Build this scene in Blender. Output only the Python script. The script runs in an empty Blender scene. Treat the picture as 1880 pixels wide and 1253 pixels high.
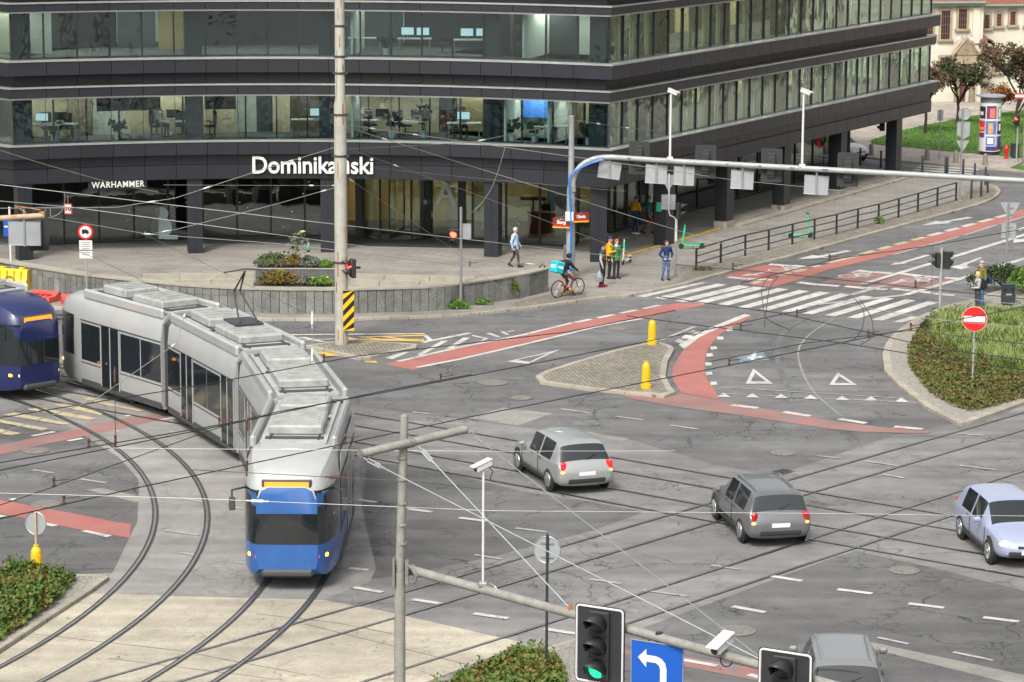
import bpy, bmesh, math, random
from mathutils import Vector, Matrix, noise
random.seed(7)
C = bpy.context.scene.collection
SC = bpy.context.scene
R_ = math.radians
# ---------------------------------------------------------------- camera, sky, sun, exposure
F, CX, CY, HC, PIT, ROL = 5222.0, 940.0, 626.5, 19.0, R_(10.34), 0.005
cam = bpy.data.cameras.new('camera'); camo = bpy.data.objects.new('camera', cam); C.objects.link(camo)
cam.sensor_width = 36.0; cam.lens = F / 1880 * 36; cam.clip_start = 1; cam.clip_end = 3000
camo.matrix_world = Matrix.Translation((0, 0, HC)) @ Matrix.Rotation(math.pi/2 - PIT, 4, 'X') @ Matrix.Rotation(ROL, 4, 'Z')
SC.camera = camo
SUN_EL, SUN_AZ = R_(48), R_(200)      # high soft sun behind the cloud, from behind and left of the camera
w = bpy.data.worlds.new('World'); SC.world = w; w.use_nodes = True
nt = w.node_tree; nt.nodes.clear()
sky = nt.nodes.new('ShaderNodeTexSky'); sky.sky_type = 'NISHITA'; sky.sun_disc = False
sky.sun_elevation = SUN_EL; sky.sun_rotation = SUN_AZ; sky.dust_density = 6; sky.air_density = 1.2
hs = nt.nodes.new('ShaderNodeHueSaturation'); hs.inputs['Saturation'].default_value = 0.25
bg = nt.nodes.new('ShaderNodeBackground'); bg.inputs[1].default_value = 0.125
wo = nt.nodes.new('ShaderNodeOutputWorld')
nt.links.new(sky.outputs[0], hs.inputs['Color']); nt.links.new(hs.outputs[0], bg.inputs[0]); nt.links.new(bg.outputs[0], wo.inputs[0])
sl = bpy.data.lights.new('sun', 'SUN'); sl.energy = 1.5; sl.angle = R_(12); sl.color = (1, .96, .9)
so = bpy.data.objects.new('sun', sl); C.objects.link(so)
so.rotation_euler = (math.pi/2 - SUN_EL, 0, math.pi - SUN_AZ)
SC.view_settings.view_transform = 'Standard'; SC.view_settings.look = 'None'
SC.view_settings.gamma = 1; SC.view_settings.exposure = 0.92
try:
    SC.cycles.use_denoising = True; SC.cycles.max_bounces = 8; SC.cycles.transparent_max_bounces = 16
    SC.cycles.sample_clamp_indirect = 4; SC.cycles.caustics_reflective = False; SC.cycles.caustics_refractive = False
except Exception: pass
# ---------------------------------------------------------------- surveying: a photo pixel to a point on a level at height z / at distance Y
_fw = Vector((0, math.cos(PIT), -math.sin(PIT))); _up = Vector((0, math.sin(PIT), math.cos(PIT))); _rt = Vector((1, 0, 0))
_ix = _rt*math.cos(ROL) + _up*math.sin(ROL); _iy = _up*math.cos(ROL) - _rt*math.sin(ROL)
def ray(px, py): return _fw*F + _ix*(px-CX) - _iy*(py-CY)
def G(px, py, z=0.0):
    d = ray(px, py); return Vector((0, 0, HC)) + d*((z-HC)/d.z)
def D(px, py, Y):
    d = ray(px, py); return Vector((0, 0, HC)) + d*(Y/d.y)
def g2(px, py, z=0.0):
    p = G(px, py, z); return (p.x, p.y)
# ---------------------------------------------------------------- materials
MATS = {}
def mat(name, col, rough=.7, metal=0.0, spec=.5, var=0.0, vscale=3.0, bump=0.0, bscale=40.0, emit=None, estr=0.0, island=0.0, col2=None, speck=0.0, sscale=60, coat=0.0):
    if name in MATS: return MATS[name]
    m = bpy.data.materials.new(name); m.use_nodes = True; n = m.node_tree.nodes; l = m.node_tree.links
    b = n['Principled BSDF']; b.inputs['Roughness'].default_value = rough; b.inputs['Metallic'].default_value = metal
    b.inputs['Specular IOR Level'].default_value = spec; b.inputs['Base Color'].default_value = (*col, 1)
    if coat: b.inputs['Coat Weight'].default_value = coat; b.inputs['Coat Roughness'].default_value = .06
    tc = None; src = None
    if var or bump or speck or col2:
        tc = n.new('ShaderNodeTexCoord')
    if var or col2:
        nz = n.new('ShaderNodeTexNoise'); nz.inputs['Scale'].default_value = vscale; nz.inputs['Detail'].default_value = 6; nz.inputs['Roughness'].default_value = .62
        l.new(tc.outputs['Object'], nz.inputs['Vector'])
        rp = n.new('ShaderNodeValToRGB'); rp.color_ramp.elements[0].position = .32; rp.color_ramp.elements[1].position = .68
        c2 = col2 if col2 else tuple(min(1, c*(1+var)) for c in col); c1 = col if col2 else tuple(c*(1-var) for c in col)
        rp.color_ramp.elements[0].color = (*c1, 1); rp.color_ramp.elements[1].color = (*c2, 1)
        l.new(nz.outputs['Fac'], rp.inputs['Fac']); src = rp.outputs['Color']
    if speck:
        n2 = n.new('ShaderNodeTexNoise'); n2.inputs['Scale'].default_value = sscale; n2.inputs['Detail'].default_value = 2
        l.new(tc.outputs['Object'], n2.inputs['Vector'])
        mr = n.new('ShaderNodeMapRange'); mr.inputs[1].default_value = .3; mr.inputs[2].default_value = .7; mr.inputs[3].default_value = 1-speck; mr.inputs[4].default_value = 1+speck
        l.new(n2.outputs['Fac'], mr.inputs[0])
        mx = n.new('ShaderNodeMix'); mx.data_type = 'RGBA'; mx.blend_type = 'MULTIPLY'; mx.inputs[0].default_value = 1
        if src: l.new(src, mx.inputs[6])
        else: mx.inputs[6].default_value = (*col, 1)
        l.new(mr.outputs[0], mx.inputs[7]); src = mx.outputs[2]
    if island:
        ge = n.new('ShaderNodeNewGeometry'); mr = n.new('ShaderNodeMapRange'); mr.inputs[3].default_value = 1-island; mr.inputs[4].default_value = 1+island
        l.new(ge.outputs['Random Per Island'], mr.inputs[0])
        mx = n.new('ShaderNodeMix'); mx.data_type = 'RGBA'; mx.blend_type = 'MULTIPLY'; mx.inputs[0].default_value = 1
        if src: l.new(src, mx.inputs[6])
        else: mx.inputs[6].default_value = (*col, 1)
        l.new(mr.outputs[0], mx.inputs[7]); src = mx.outputs[2]
    if src: l.new(src, b.inputs['Base Color'])
    if bump:
        n3 = n.new('ShaderNodeTexNoise'); n3.inputs['Scale'].default_value = bscale; n3.inputs['Detail'].default_value = 4
        l.new(tc.outputs['Object'], n3.inputs['Vector'])
        bp = n.new('ShaderNodeBump'); bp.inputs['Strength'].default_value = bump; bp.inputs['Distance'].default_value = .05
        l.new(n3.outputs['Fac'], bp.inputs['Height']); l.new(bp.outputs[0], b.inputs['Normal'])
    if emit: b.inputs['Emission Color'].default_value = (*emit, 1); b.inputs['Emission Strength'].default_value = estr
    MATS[name] = m; return m

def asphalt(name, base, crack=0.5, warm=0.0, stain=.35, lanes=False):
    m = bpy.data.materials.new(name); m.use_nodes = True; n = m.node_tree.nodes; l = m.node_tree.links
    b = n['Principled BSDF']; b.inputs['Roughness'].default_value = .85; b.inputs['Specular IOR Level'].default_value = .3
    tc = n.new('ShaderNodeTexCoord')
    def nz(s, d=5, r=.6, dist=0):
        q = n.new('ShaderNodeTexNoise'); q.inputs['Scale'].default_value = s; q.inputs['Detail'].default_value = d; q.inputs['Roughness'].default_value = r; q.inputs['Distortion'].default_value = dist
        l.new(tc.outputs['Object'], q.inputs['Vector']); return q.outputs['Fac']
    def mr(src, a, b_, c, d):
        q = n.new('ShaderNodeMapRange'); q.inputs[1].default_value = a; q.inputs[2].default_value = b_; q.inputs[3].default_value = c; q.inputs[4].default_value = d
        l.new(src, q.inputs[0]); return q.outputs[0]
    def mul(a, b_):
        q = n.new('ShaderNodeMath'); q.operation = 'MULTIPLY'; l.new(a, q.inputs[0]); l.new(b_, q.inputs[1]); return q.outputs[0]
    v = mul(mr(nz(.12, 4), .3, .7, 1-stain, 1+stain*.7), mr(nz(1.1, 6, .7), .3, .7, .82, 1.16))
    v = mul(v, mr(nz(30, 2), .3, .7, .8, 1.2))
    mpp = n.new('ShaderNodeMapping'); mpp.inputs['Rotation'].default_value = (0, 0, -.9 if lanes else -.66); mpp.inputs['Scale'].default_value = (.05, 1.15, 1)
    l.new(tc.outputs['Object'], mpp.inputs['Vector']); q = n.new('ShaderNodeTexNoise'); q.inputs['Scale'].default_value = 1; q.inputs['Detail'].default_value = 4; l.new(mpp.outputs[0], q.inputs['Vector'])
    v = mul(v, mr(q.outputs['Fac'], .35, .65, .84, 1.1))
    if crack:
        wv = n.new('ShaderNodeTexNoise'); wv.inputs['Scale'].default_value = 1.3; wv.inputs['Detail'].default_value = 5
        l.new(tc.outputs['Object'], wv.inputs['Vector'])
        mx = n.new('ShaderNodeMix'); mx.data_type = 'VECTOR'; mx.inputs[0].default_value = .55
        l.new(tc.outputs['Object'], mx.inputs[4]); l.new(wv.outputs['Color'], mx.inputs[5])
        vo = n.new('ShaderNodeTexVoronoi'); vo.feature = 'DISTANCE_TO_EDGE'; vo.inputs['Scale'].default_value = .75
        l.new(mx.outputs[1], vo.inputs['Vector'])
        vo2 = n.new('ShaderNodeTexVoronoi'); vo2.feature = 'DISTANCE_TO_EDGE'; vo2.inputs['Scale'].default_value = 3.4
        l.new(mx.outputs[1], vo2.inputs['Vector'])
        k1 = mr(vo.outputs['Distance'], 0.0, .016, 1, 0); k2 = mr(vo2.outputs['Distance'], 0.0, .05, 1, 0)
        m1 = mr(nz(.22, 3), .46, .6, 0, .9); m2 = mr(nz(.35, 5, .65), .5, .64, 0, 1)
        mxm = n.new('ShaderNodeMath'); mxm.operation = 'MAXIMUM'; l.new(mul(k1, m1), mxm.inputs[0]); l.new(mul(k2, m2), mxm.inputs[1])
        v = mul(v, mr(mxm.outputs[0], 0, 1, 1, 1-crack))
    cm = n.new('ShaderNodeMix'); cm.data_type = 'RGBA'; cm.blend_type = 'MULTIPLY'; cm.inputs[0].default_value = 1
    cm.inputs[6].default_value = (base*(1+warm), base*(1+warm*.35), base*(1-warm), 1); l.new(v, cm.inputs[7])
    l.new(cm.outputs[2], b.inputs['Base Color'])
    bp = n.new('ShaderNodeBump'); bp.inputs['Strength'].default_value = .35; bp.inputs['Distance'].default_value = .02
    l.new(nz(45, 3), bp.inputs['Height']); l.new(bp.outputs[0], b.inputs['Normal'])
    MATS[name] = m; return m

def paint(name, col, under=.1, wear=.5, scale=2.5):
    """worn road paint: the colour broken up by a noise that shows the asphalt"""
    m = bpy.data.materials.new(name); m.use_nodes = True; n = m.node_tree.nodes; l = m.node_tree.links
    b = n['Principled BSDF']; b.inputs['Roughness'].default_value = .75
    tc = n.new('ShaderNodeTexCoord')
    q = n.new('ShaderNodeTexNoise'); q.inputs['Scale'].default_value = scale; q.inputs['Detail'].default_value = 9; q.inputs['Roughness'].default_value = .75
    l.new(tc.outputs['Object'], q.inputs['Vector'])
    r = n.new('ShaderNodeValToRGB'); p = .5 + (.5-wear)*.3
    r.color_ramp.elements[0].position = p-.02; r.color_ramp.elements[0].color = (*col, 1)
    r.color_ramp.elements[1].position = p+.14; r.color_ramp.elements[1].color = (under*.9+col[0]*.1, under*.9+col[1]*.1, under*.9+col[2]*.1, 1)
    l.new(q.outputs['Fac'], r.inputs['Fac'])
    q2 = n.new('ShaderNodeTexNoise'); q2.inputs['Scale'].default_value = .5; q2.inputs['Detail'].default_value = 4
    l.new(tc.outputs['Object'], q2.inputs['Vector'])
    mr = n.new('ShaderNodeMapRange'); mr.inputs[1].default_value = .3; mr.inputs[2].default_value = .7; mr.inputs[3].default_value = .8; mr.inputs[4].default_value = 1.1
    l.new(q2.outputs['Fac'], mr.inputs[0])
    cm = n.new('ShaderNodeMix'); cm.data_type = 'RGBA'; cm.blend_type = 'MULTIPLY'; cm.inputs[0].default_value = 1
    l.new(r.outputs['Color'], cm.inputs[6]); l.new(mr.outputs[0], cm.inputs[7]); l.new(cm.outputs[2], b.inputs['Base Color'])
    MATS[name] = m; return m

def slabs(name, col, bw, bh, mortar=.015, rot=0.0, var=.25, mcol=.3, rough=.8, offset=.5):
    m = bpy.data.materials.new(name); m.use_nodes = True; n = m.node_tree.nodes; l = m.node_tree.links
    b = n['Principled BSDF']; b.inputs['Roughness'].default_value = rough; b.inputs['Specular IOR Level'].default_value = .3
    tc = n.new('ShaderNodeTexCoord'); mp = n.new('ShaderNodeMapping'); mp.inputs['Rotation'].default_value = (0, 0, rot)
    l.new(tc.outputs['Object'], mp.inputs['Vector'])
    br = n.new('ShaderNodeTexBrick'); br.inputs['Scale'].default_value = 1; br.inputs['Brick Width'].default_value = bw; br.inputs['Row Height'].default_value = bh
    br.inputs['Mortar Size'].default_value = mortar; br.inputs['Mortar Smooth'].default_value = .2; br.offset = offset
    br.inputs['Color1'].default_value = (*[c*(1-var) for c in col], 1); br.inputs['Color2'].default_value = (*[c*(1+var) for c in col], 1)
    br.inputs['Mortar'].default_value = (*[c*mcol for c in col], 1)
    l.new(mp.outputs[0], br.inputs['Vector'])
    q = n.new('ShaderNodeTexNoise'); q.inputs['Scale'].default_value = .35; q.inputs['Detail'].default_value = 7; q.inputs['Roughness'].default_value = .7
    l.new(tc.outputs['Object'], q.inputs['Vector'])
    mr = n.new('ShaderNodeMapRange'); mr.inputs[1].default_value = .3; mr.inputs[2].default_value = .7; mr.inputs[3].default_value = .72; mr.inputs[4].default_value = 1.18
    l.new(q.outputs['Fac'], mr.inputs[0])
    cm = n.new('ShaderNodeMix'); cm.data_type = 'RGBA'; cm.blend_type = 'MULTIPLY'; cm.inputs[0].default_value = 1
    l.new(br.outputs['Color'], cm.inputs[6]); l.new(mr.outputs[0], cm.inputs[7]); l.new(cm.outputs[2], b.inputs['Base Color'])
    bp = n.new('ShaderNodeBump'); bp.inputs['Strength'].default_value = .4; bp.inputs['Distance'].default_value = .02; bp.invert = True
    l.new(br.outputs['Fac'], bp.inputs['Height']); l.new(bp.outputs[0], b.inputs['Normal'])
    MATS[name] = m; return m

def glassmat(name, tint=(.75, .85, .8), refl=.18, wavy=.06, wscale=.8, rough=.0):
    """thin architectural glass: see-through plus a fresnel reflection on slightly wavy panes"""
    m = bpy.data.materials.new(name); m.use_nodes = True; n = m.node_tree.nodes; l = m.node_tree.links; n.clear()
    o = n.new('ShaderNodeOutputMaterial'); t = n.new('ShaderNodeBsdfTransparent'); t.inputs[0].default_value = (*tint, 1)
    g = n.new('ShaderNodeBsdfGlossy'); g.inputs['Roughness'].default_value = rough; g.inputs['Color'].default_value = (.95, 1, .98, 1)
    lw = n.new('ShaderNodeLayerWeight'); lw.inputs[0].default_value = .5; pw = n.new('ShaderNodeMath'); pw.operation = 'POWER'; pw.inputs[1].default_value = 5   # Schlick, the same from both sides of the sheet
    l.new(lw.outputs['Facing'], pw.inputs[0])
    ad = n.new('ShaderNodeMath'); ad.operation = 'MULTIPLY_ADD'; ad.use_clamp = True; ad.inputs[1].default_value = .95-refl; ad.inputs[2].default_value = .045+refl
    l.new(pw.outputs[0], ad.inputs[0])
    if wavy:
        tc = n.new('ShaderNodeTexCoord'); q = n.new('ShaderNodeTexNoise'); q.inputs['Scale'].default_value = wscale; q.inputs['Detail'].default_value = 2
        l.new(tc.outputs['Object'], q.inputs['Vector'])
        bp = n.new('ShaderNodeBump'); bp.inputs['Strength'].default_value = wavy; bp.inputs['Distance'].default_value = 1
        l.new(q.outputs['Fac'], bp.inputs['Height']); l.new(bp.outputs[0], g.inputs['Normal'])
    mx = n.new('ShaderNodeMixShader'); l.new(ad.outputs[0], mx.inputs[0]); l.new(t.outputs[0], mx.inputs[1]); l.new(g.outputs[0], mx.inputs[2])
    l.new(mx.outputs[0], o.inputs[0]); MATS[name] = m; return m

def emis(name, col, s):
    m = mat(name, tuple(min(.8, c) for c in col), rough=.4, emit=col, estr=s); return m
# ---------------------------------------------------------------- mesh builder
class M:
    def __init__(s): s.v = []; s.f = []; s.mi = []; s.X = None
    def add(s, vs, fs, mi=0):
        o = len(s.v)
        if s.X is not None: vs = [s.X @ Vector(q) for q in vs]
        s.v += [tuple(q) for q in vs]; s.f += [tuple(i+o for i in f) for f in fs]; s.mi += [mi]*len(fs)
        return s
    def box(s, c, d, rz=0.0, mi=0, R=None, ch=0.0):
        hx, hy, hz = d[0]/2, d[1]/2, d[2]/2
        if ch:
            k = min(ch, hx*.9, hy*.9, hz*.9); p = []
            for sx in (-1, 1):
                for sy in (-1, 1):
                    for sz in (-1, 1):
                        p += [(sx*(hx-k), sy*(hy-k), sz*hz), (sx*(hx-k), sy*hy, sz*(hz-k)), (sx*hx, sy*(hy-k), sz*(hz-k))]
            bm = bmesh.new()
            for q in p: bm.verts.new(q)
            bmesh.ops.convex_hull(bm, input=bm.verts); bm.verts.index_update()
            vs = [tuple(q.co) for q in bm.verts]; fs = [[q.index for q in f.verts] for f in bm.faces]; bm.free()
        else:
            vs = [(x, y, z) for x in (-hx, hx) for y in (-hy, hy) for z in (-hz, hz)]
            fs = [(0, 1, 3, 2), (4, 6, 7, 5), (0, 4, 5, 1), (2, 3, 7, 6), (0, 2, 6, 4), (1, 5, 7, 3)]
        X = Matrix.Translation(c) @ (R if R is not None else Matrix.Rotation(rz, 4, 'Z'))
        return s.add([X @ Vector(q) for q in vs], fs, mi)
    def cyl(s, p0, p1, r0, r1=None, n=12, mi=0, cap=True):
        r1 = r0 if r1 is None else r1; p0 = Vector(p0); p1 = Vector(p1); a = (p1-p0).normalized()
        u = a.orthogonal().normalized(); w_ = a.cross(u); vs = []
        for p, r in ((p0, r0), (p1, r1)):
            vs += [p + (u*math.cos(2*math.pi*i/n) + w_*math.sin(2*math.pi*i/n))*r for i in range(n)]
        fs = [(i, (i+1) % n, n+(i+1) % n, n+i) for i in range(n)]
        if cap: fs += [tuple(range(n-1, -1, -1)), tuple(range(n, 2*n))]
        return s.add(vs, fs, mi)
    def tube(s, pts, r, n=6, mi=0, closed=False):
        pts = [Vector(p) for p in pts]; N = len(pts); rr = r if isinstance(r, (list, tuple)) else [r]*N
        vs = []; u = None
        for i, p in enumerate(pts):
            if closed: a = pts[(i+1) % N] - pts[i-1]
            else: a = pts[min(i+1, N-1)] - pts[max(i-1, 0)]
            if a.length < 1e-9: a = Vector((0, 0, 1))
            a.normalize()
            if u is None: u = a.orthogonal().normalized()
            else:
                u = u - a*u.dot(a)
                if u.length < 1e-6: u = a.orthogonal()
                u.normalize()
            w_ = a.cross(u)
            vs += [p + (u*math.cos(2*math.pi*k/n) + w_*math.sin(2*math.pi*k/n))*rr[i] for k in range(n)]
        fs = []; last = N if closed else N-1
        for i in range(last):
            j = (i+1) % N
            fs += [(i*n+k, i*n+(k+1) % n, j*n+(k+1) % n, j*n+k) for k in range(n)]
        if not closed: fs += [tuple(range(n-1, -1, -1)), tuple((N-1)*n+k for k in range(n))]
        return s.add(vs, fs, mi)
    def prism(s, poly, z0, z1, mi=0, mit=None):
        n = len(poly); vs = [(p[0], p[1], z0) for p in poly] + [(p[0], p[1], z1) for p in poly]
        s.add(vs, [(i, (i+1) % n, n+(i+1) % n, n+i) for i in range(n)] + [tuple(range(n-1, -1, -1))], mi)
        return s.add([(p[0], p[1], z1) for p in poly], [tuple(range(n))], mi if mit is None else mit)
    def lathe(s, prof, n=16, c=(0, 0, 0), mi=0, ax=None):
        vs = []; m_ = len(prof)
        for r, z in prof: vs += [Vector((r*math.cos(2*math.pi*i/n), r*math.sin(2*math.pi*i/n), z)) for i in range(n)]
        X = Matrix.Translation(c) @ (ax if ax is not None else Matrix.Identity(4))
        fs = [(j*n+i, j*n+(i+1) % n, (j+1)*n+(i+1) % n, (j+1)*n+i) for j in range(m_-1) for i in range(n)]
        fs += [tuple(range(n-1, -1, -1)), tuple((m_-1)*n+i for i in range(n))]
        return s.add([X @ q for q in vs], fs, mi)
    def sph(s, c, r, n=10, mi=0, sc=(1, 1, 1)):
        k = max(4, n//2); pr = [(max(.001, math.sin(math.pi*i/k)), -math.cos(math.pi*i/k)) for i in range(k+1)]
        o = len(s.v); t = M().lathe([(p[0]*r, p[1]*r) for p in pr], n)
        return s.add([(c[0]+q[0]*sc[0], c[1]+q[1]*sc[1], c[2]+q[2]*sc[2]) for q in t.v], t.f, mi)
    def sheet(s, poly, z, mi=0):
        a = sum(poly[i-1][0]*poly[i][1] - poly[i][0]*poly[i-1][1] for i in range(len(poly)))
        if a < 0: poly = poly[::-1]
        return s.add([(p[0], p[1], z) for p in poly], [tuple(range(len(poly)))], mi)
    def quad(s, pts, mi=0): return s.add(pts, [tuple(range(len(pts)))], mi)
    def build(s, name, mats, parent=None, world=False, smooth=None, closed=True):
        me = bpy.data.meshes.new(name)
        vs = s.v
        if world and parent is not None:
            off = parent.location; vs = [(q[0]-off.x, q[1]-off.y, q[2]-off.z) for q in vs]
            if parent.parent: po = parent.parent.location; vs = [(q[0]-po.x, q[1]-po.y, q[2]-po.z) for q in vs]
        me.from_pydata(vs, [], s.f)
        for m_ in (mats if isinstance(mats, (list, tuple)) else [mats]): me.materials.append(m_)
        me.polygons.foreach_set('material_index', s.mi)
        if closed:
            bm = bmesh.new(); bm.from_mesh(me); bmesh.ops.recalc_face_normals(bm, faces=bm.faces); bm.to_mesh(me); bm.free()
        if smooth is not None:
            me.polygons.foreach_set('use_smooth', [True]*len(me.polygons)); me.set_sharp_from_angle(angle=R_(smooth))
        me.update()
        o = bpy.data.objects.new(name, me); C.objects.link(o)
        if parent is not None: o.parent = parent
        return o
def tag(o, label=None, cat=None, group=None, kind=None):
    if label: o['label'] = label
    if cat: o['category'] = cat
    if group: o['group'] = group
    if kind: o['kind'] = kind
    return o
def T(name, label, cat, loc=(0, 0, 0), rz=0.0, group=None):
    o = bpy.data.objects.new(name, None); C.objects.link(o); o.empty_display_size = .2
    o.location = loc; o.rotation_euler = (0, 0, rz); return tag(o, label, cat, group)
def struct(mb, name, m_, closed=False): return tag(mb.build(name, m_, closed=closed), kind='structure')
def dup(root, loc, rz, label=None):
    r = root.copy(); C.objects.link(r); r.location = loc; r.rotation_euler = (0, 0, rz)
    if label: r['label'] = label
    for ch in list(root.children):
        c = ch.copy(); C.objects.link(c); c.parent = r
        for g in list(ch.children):
            d = g.copy(); C.objects.link(d); d.parent = c
    return r
def offpoly(P, d, closed=False):
    """offset a 2-D polyline to its right-hand side by d, mitred"""
    n = len(P); out = []
    for i in range(n):
        if closed: a, b, c = P[i-1], P[i], P[(i+1) % n]
        else: a, b, c = P[max(i-1, 0)], P[i], P[min(i+1, n-1)]
        d1 = Vector((b[0]-a[0], b[1]-a[1])); d2 = Vector((c[0]-b[0], c[1]-b[1]))
        if d1.length < 1e-9: d1 = d2
        if d2.length < 1e-9: d2 = d1
        d1.normalize(); d2.normalize()
        n1 = Vector((d1.y, -d1.x)); n2 = Vector((d2.y, -d2.x)); mm = n1+n2
        if mm.length < 1e-6: mm = n1
        mm.normalize(); k = d/max(.35, mm.dot(n1)); out.append((b[0]+mm.x*k, b[1]+mm.y*k))
    return out
def text_mesh(txt, size, bold=0.0, depth=.03, spacing=1.0):
    cu = bpy.data.curves.new('t', 'FONT'); cu.body = txt; cu.size = size; cu.extrude = depth/2; cu.offset = bold; cu.space_character = spacing
    cu.align_x = 'CENTER'; cu.align_y = 'CENTER'; cu.resolution_u = 3
    o = bpy.data.objects.new('t', cu); C.objects.link(o)
    dg = bpy.context.evaluated_depsgraph_get(); me = bpy.data.meshes.new_from_object(o.evaluated_get(dg))
    vs = [tuple(q.co) for q in me.vertices]; fs = [tuple(p.vertices) for p in me.polygons]
    bpy.data.objects.remove(o); bpy.data.curves.remove(cu); bpy.data.meshes.remove(me)
    return vs, fs          # in the XY plane, thickness along Z
def add_text(mb, txt, size, X, mi=0, bold=0.0, depth=.02, width=None, spacing=1.0):
    vs, fs = text_mesh(txt, size, bold, depth, spacing)
    if width:
        xs = [q[0] for q in vs]; k = width/max(1e-6, max(xs)-min(xs)); vs = [(q[0]*k, q[1], q[2]) for q in vs]
    mb.add([X @ Vector(q) for q in vs], fs, mi)
UPRIGHT = Matrix.Rotation(math.pi/2, 4, 'X')      # text plane stood up, reading from -Y
# ================================================================ THE SETTING: ground, roads, rails, paint
asphalt('asphalt', .175, .72, .03); asphalt('asphalt_dark', .112, .8, .015, .35); asphalt('asphalt_road', .13, .78, .01, .35, True); asphalt('asphalt_warm', .22, .4, .05, .32); asphalt('asphalt_patch', .22, .3, .07, .2)
asphalt('concrete_slab', .31, .4, .17, .24)
paint('paint_white', (.45, .44, .405), .15, .4); paint('paint_faded', (.34, .335, .31), .19, .55); paint('paint_red', (.33, .115, .095), .14, .4, 1.8); paint('paint_red_old', (.27, .12, .1), .15, .62, 1.5)
paint('paint_yellow', (.6, .36, .06), .12, .4); paint('paint_cream', (.42, .35, .2), .19, .48); paint('paint_blue', (.15, .21, .27), .13, .65)
slabs('paving', (.235, .22, .195), .9, .45, .012, .12, .1, .62)
slabs('setts', (.24, .22, .175), .18, .15, .02, .35, .28, .35)
slabs('kerb_stone', (.3, .275, .225), 1.0, .5, .012, .6, .1, .5)
slabs('far_paving', (.33, .29, .25), 1.6, .9, .03, .5, .12, .5)
mat('gravel', (.25, .235, .2), .9, var=.3, vscale=14, speck=.5, sscale=40, bump=.8, bscale=30)
mat('soil', (.06, .045, .032), .95, var=.4, vscale=9, bump=.8, bscale=25)
mat('lawn', (.06, .13, .02), .9, var=.4, vscale=2.5, speck=.4, sscale=30, bump=.8, bscale=30)
mat('rail', (.42, .41, .4), .3, .9, var=.25, vscale=8)
mat('groove', (.035, .033, .03), .9, var=.3, vscale=4)
mat('iron', (.2, .185, .165), .6, .3, var=.3, vscale=7, bump=.5, bscale=30)
mat('iron_dark', (.05, .048, .045), .7, .3, var=.3, vscale=9)
PX = lambda L, z=0.0: [g2(a, b, z) for a, b in L]
def strip(mb, pts, wd, z, mi=0):
    a = offpoly(pts, wd/2); b = offpoly(pts, -wd/2)
    for i in range(len(pts)-1): mb.sheet([a[i], a[i+1], b[i+1], b[i]], z, mi)
def smooth_line(pts, n=8):
    out = []; P = [Vector((p[0], p[1], p[2] if len(p) > 2 else 0)) for p in pts]
    for i in range(len(P)-1):
        p0, p1, p2, p3 = P[max(i-1, 0)], P[i], P[i+1], P[min(i+2, len(P)-1)]
        for k in range(n):
            t = k/n; out.append(.5*((2*p1) + (p2-p0)*t + (2*p0-5*p1+4*p2-p3)*t*t + (3*p1-p0-3*p2+p3)*t**3))
    out.append(P[-1]); return [(q.x, q.y, q.z) if len(pts[0]) > 2 else (q.x, q.y) for q in out]
gm = M(); gm.sheet([(-900, -300), (900, -300), (900, 1500), (-900, 1500)], -.06); struct(gm, 'ground', mat('far_ground', (.12, .118, .11), .9, var=.3, vscale=.05))
rd = M(); rd.sheet([(-70, 30), (90, 30), (90, 250), (-70, 250)], 0); struct(rd, 'road', MATS['asphalt'])
# darker carriageways
dk = M()
dk.sheet(PX([(560, 735), (850, 770), (1000, 790), (1130, 800), (1300, 850), (1418, 875), (1640, 800), (1762, 776), (1880, 730), (1900, 300), (1500, 300), (1000, 540), (400, 560), (-60, 520), (-60, 640), (280, 660), (430, 700)]), .004)
dq = M()
dq.sheet(PX([(673, 850), (779, 857), (947, 900), (1100, 925), (1185, 940), (1090, 974), (902, 1023), (740, 1056), (678, 1064), (690, 1040), (665, 930)]), .004)
dq.sheet(PX([(1190, 1150), (1530, 1024), (1571, 1012), (1700, 1040), (1900, 1090), (1900, 1320), (1080, 1320), (1085, 1250), (1110, 1175)]), .004)
dq.sheet(PX([(-40, 770), (165, 800), (218, 840), (254, 880), (255, 897), (252, 960), (239, 985), (207, 1052), (130, 1056), (-40, 1060)]), .004)
dk2 = M(); dk2.sheet(PX([(300, 583), (600, 592), (800, 585), (1000, 569), (1300, 515), (1560, 446), (1690, 413), (1800, 385), (1900, 340), (1900, 405), (1500, 500), (1240, 585), (900, 660), (700, 690), (560, 640), (380, 610)]), .008)
struct(dk, 'carriageway', MATS['asphalt_road']); struct(dq, 'cracked_asphalt', MATS['asphalt_dark']); struct(dk2, 'traffic_lane', MATS['asphalt_road'])
# lighter tram corridor
wm = M()
wm.sheet(PX([(165, 1092), (207, 1052), (239, 985), (252, 960), (255, 897), (254, 880), (218, 840), (120, 780), (60, 745), (-40, 700), (-40, 640), (150, 660), (330, 720), (500, 800), (600, 820), (660, 835), (664, 940), (690, 1045), (678, 1070), (600, 1100), (320, 1094)]), .006)
struct(wm, 'tram_corridor', MATS['asphalt_warm'])
cs = M(); cs.sheet(PX([(167, 1090), (320, 1095), (592, 1102), (700, 1122), (750, 1133), (955, 1180), (905, 1206), (760, 1262), (740, 1330), (-60, 1330), (-60, 1240), (0, 1203)]), .010)
struct(cs, 'tram_slab', MATS['concrete_slab'])
sj = M()
for L in ([(60, 1165), (330, 1196), (560, 1240)], [(470, 1128), (620, 1145), (720, 1165)], [(200, 1210), (520, 1250)], [(560, 1147), (860, 1222)]): strip(sj, PX(L), .03, .0125)
struct(sj, 'slab_joint', MATS['iron_dark'])
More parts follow.
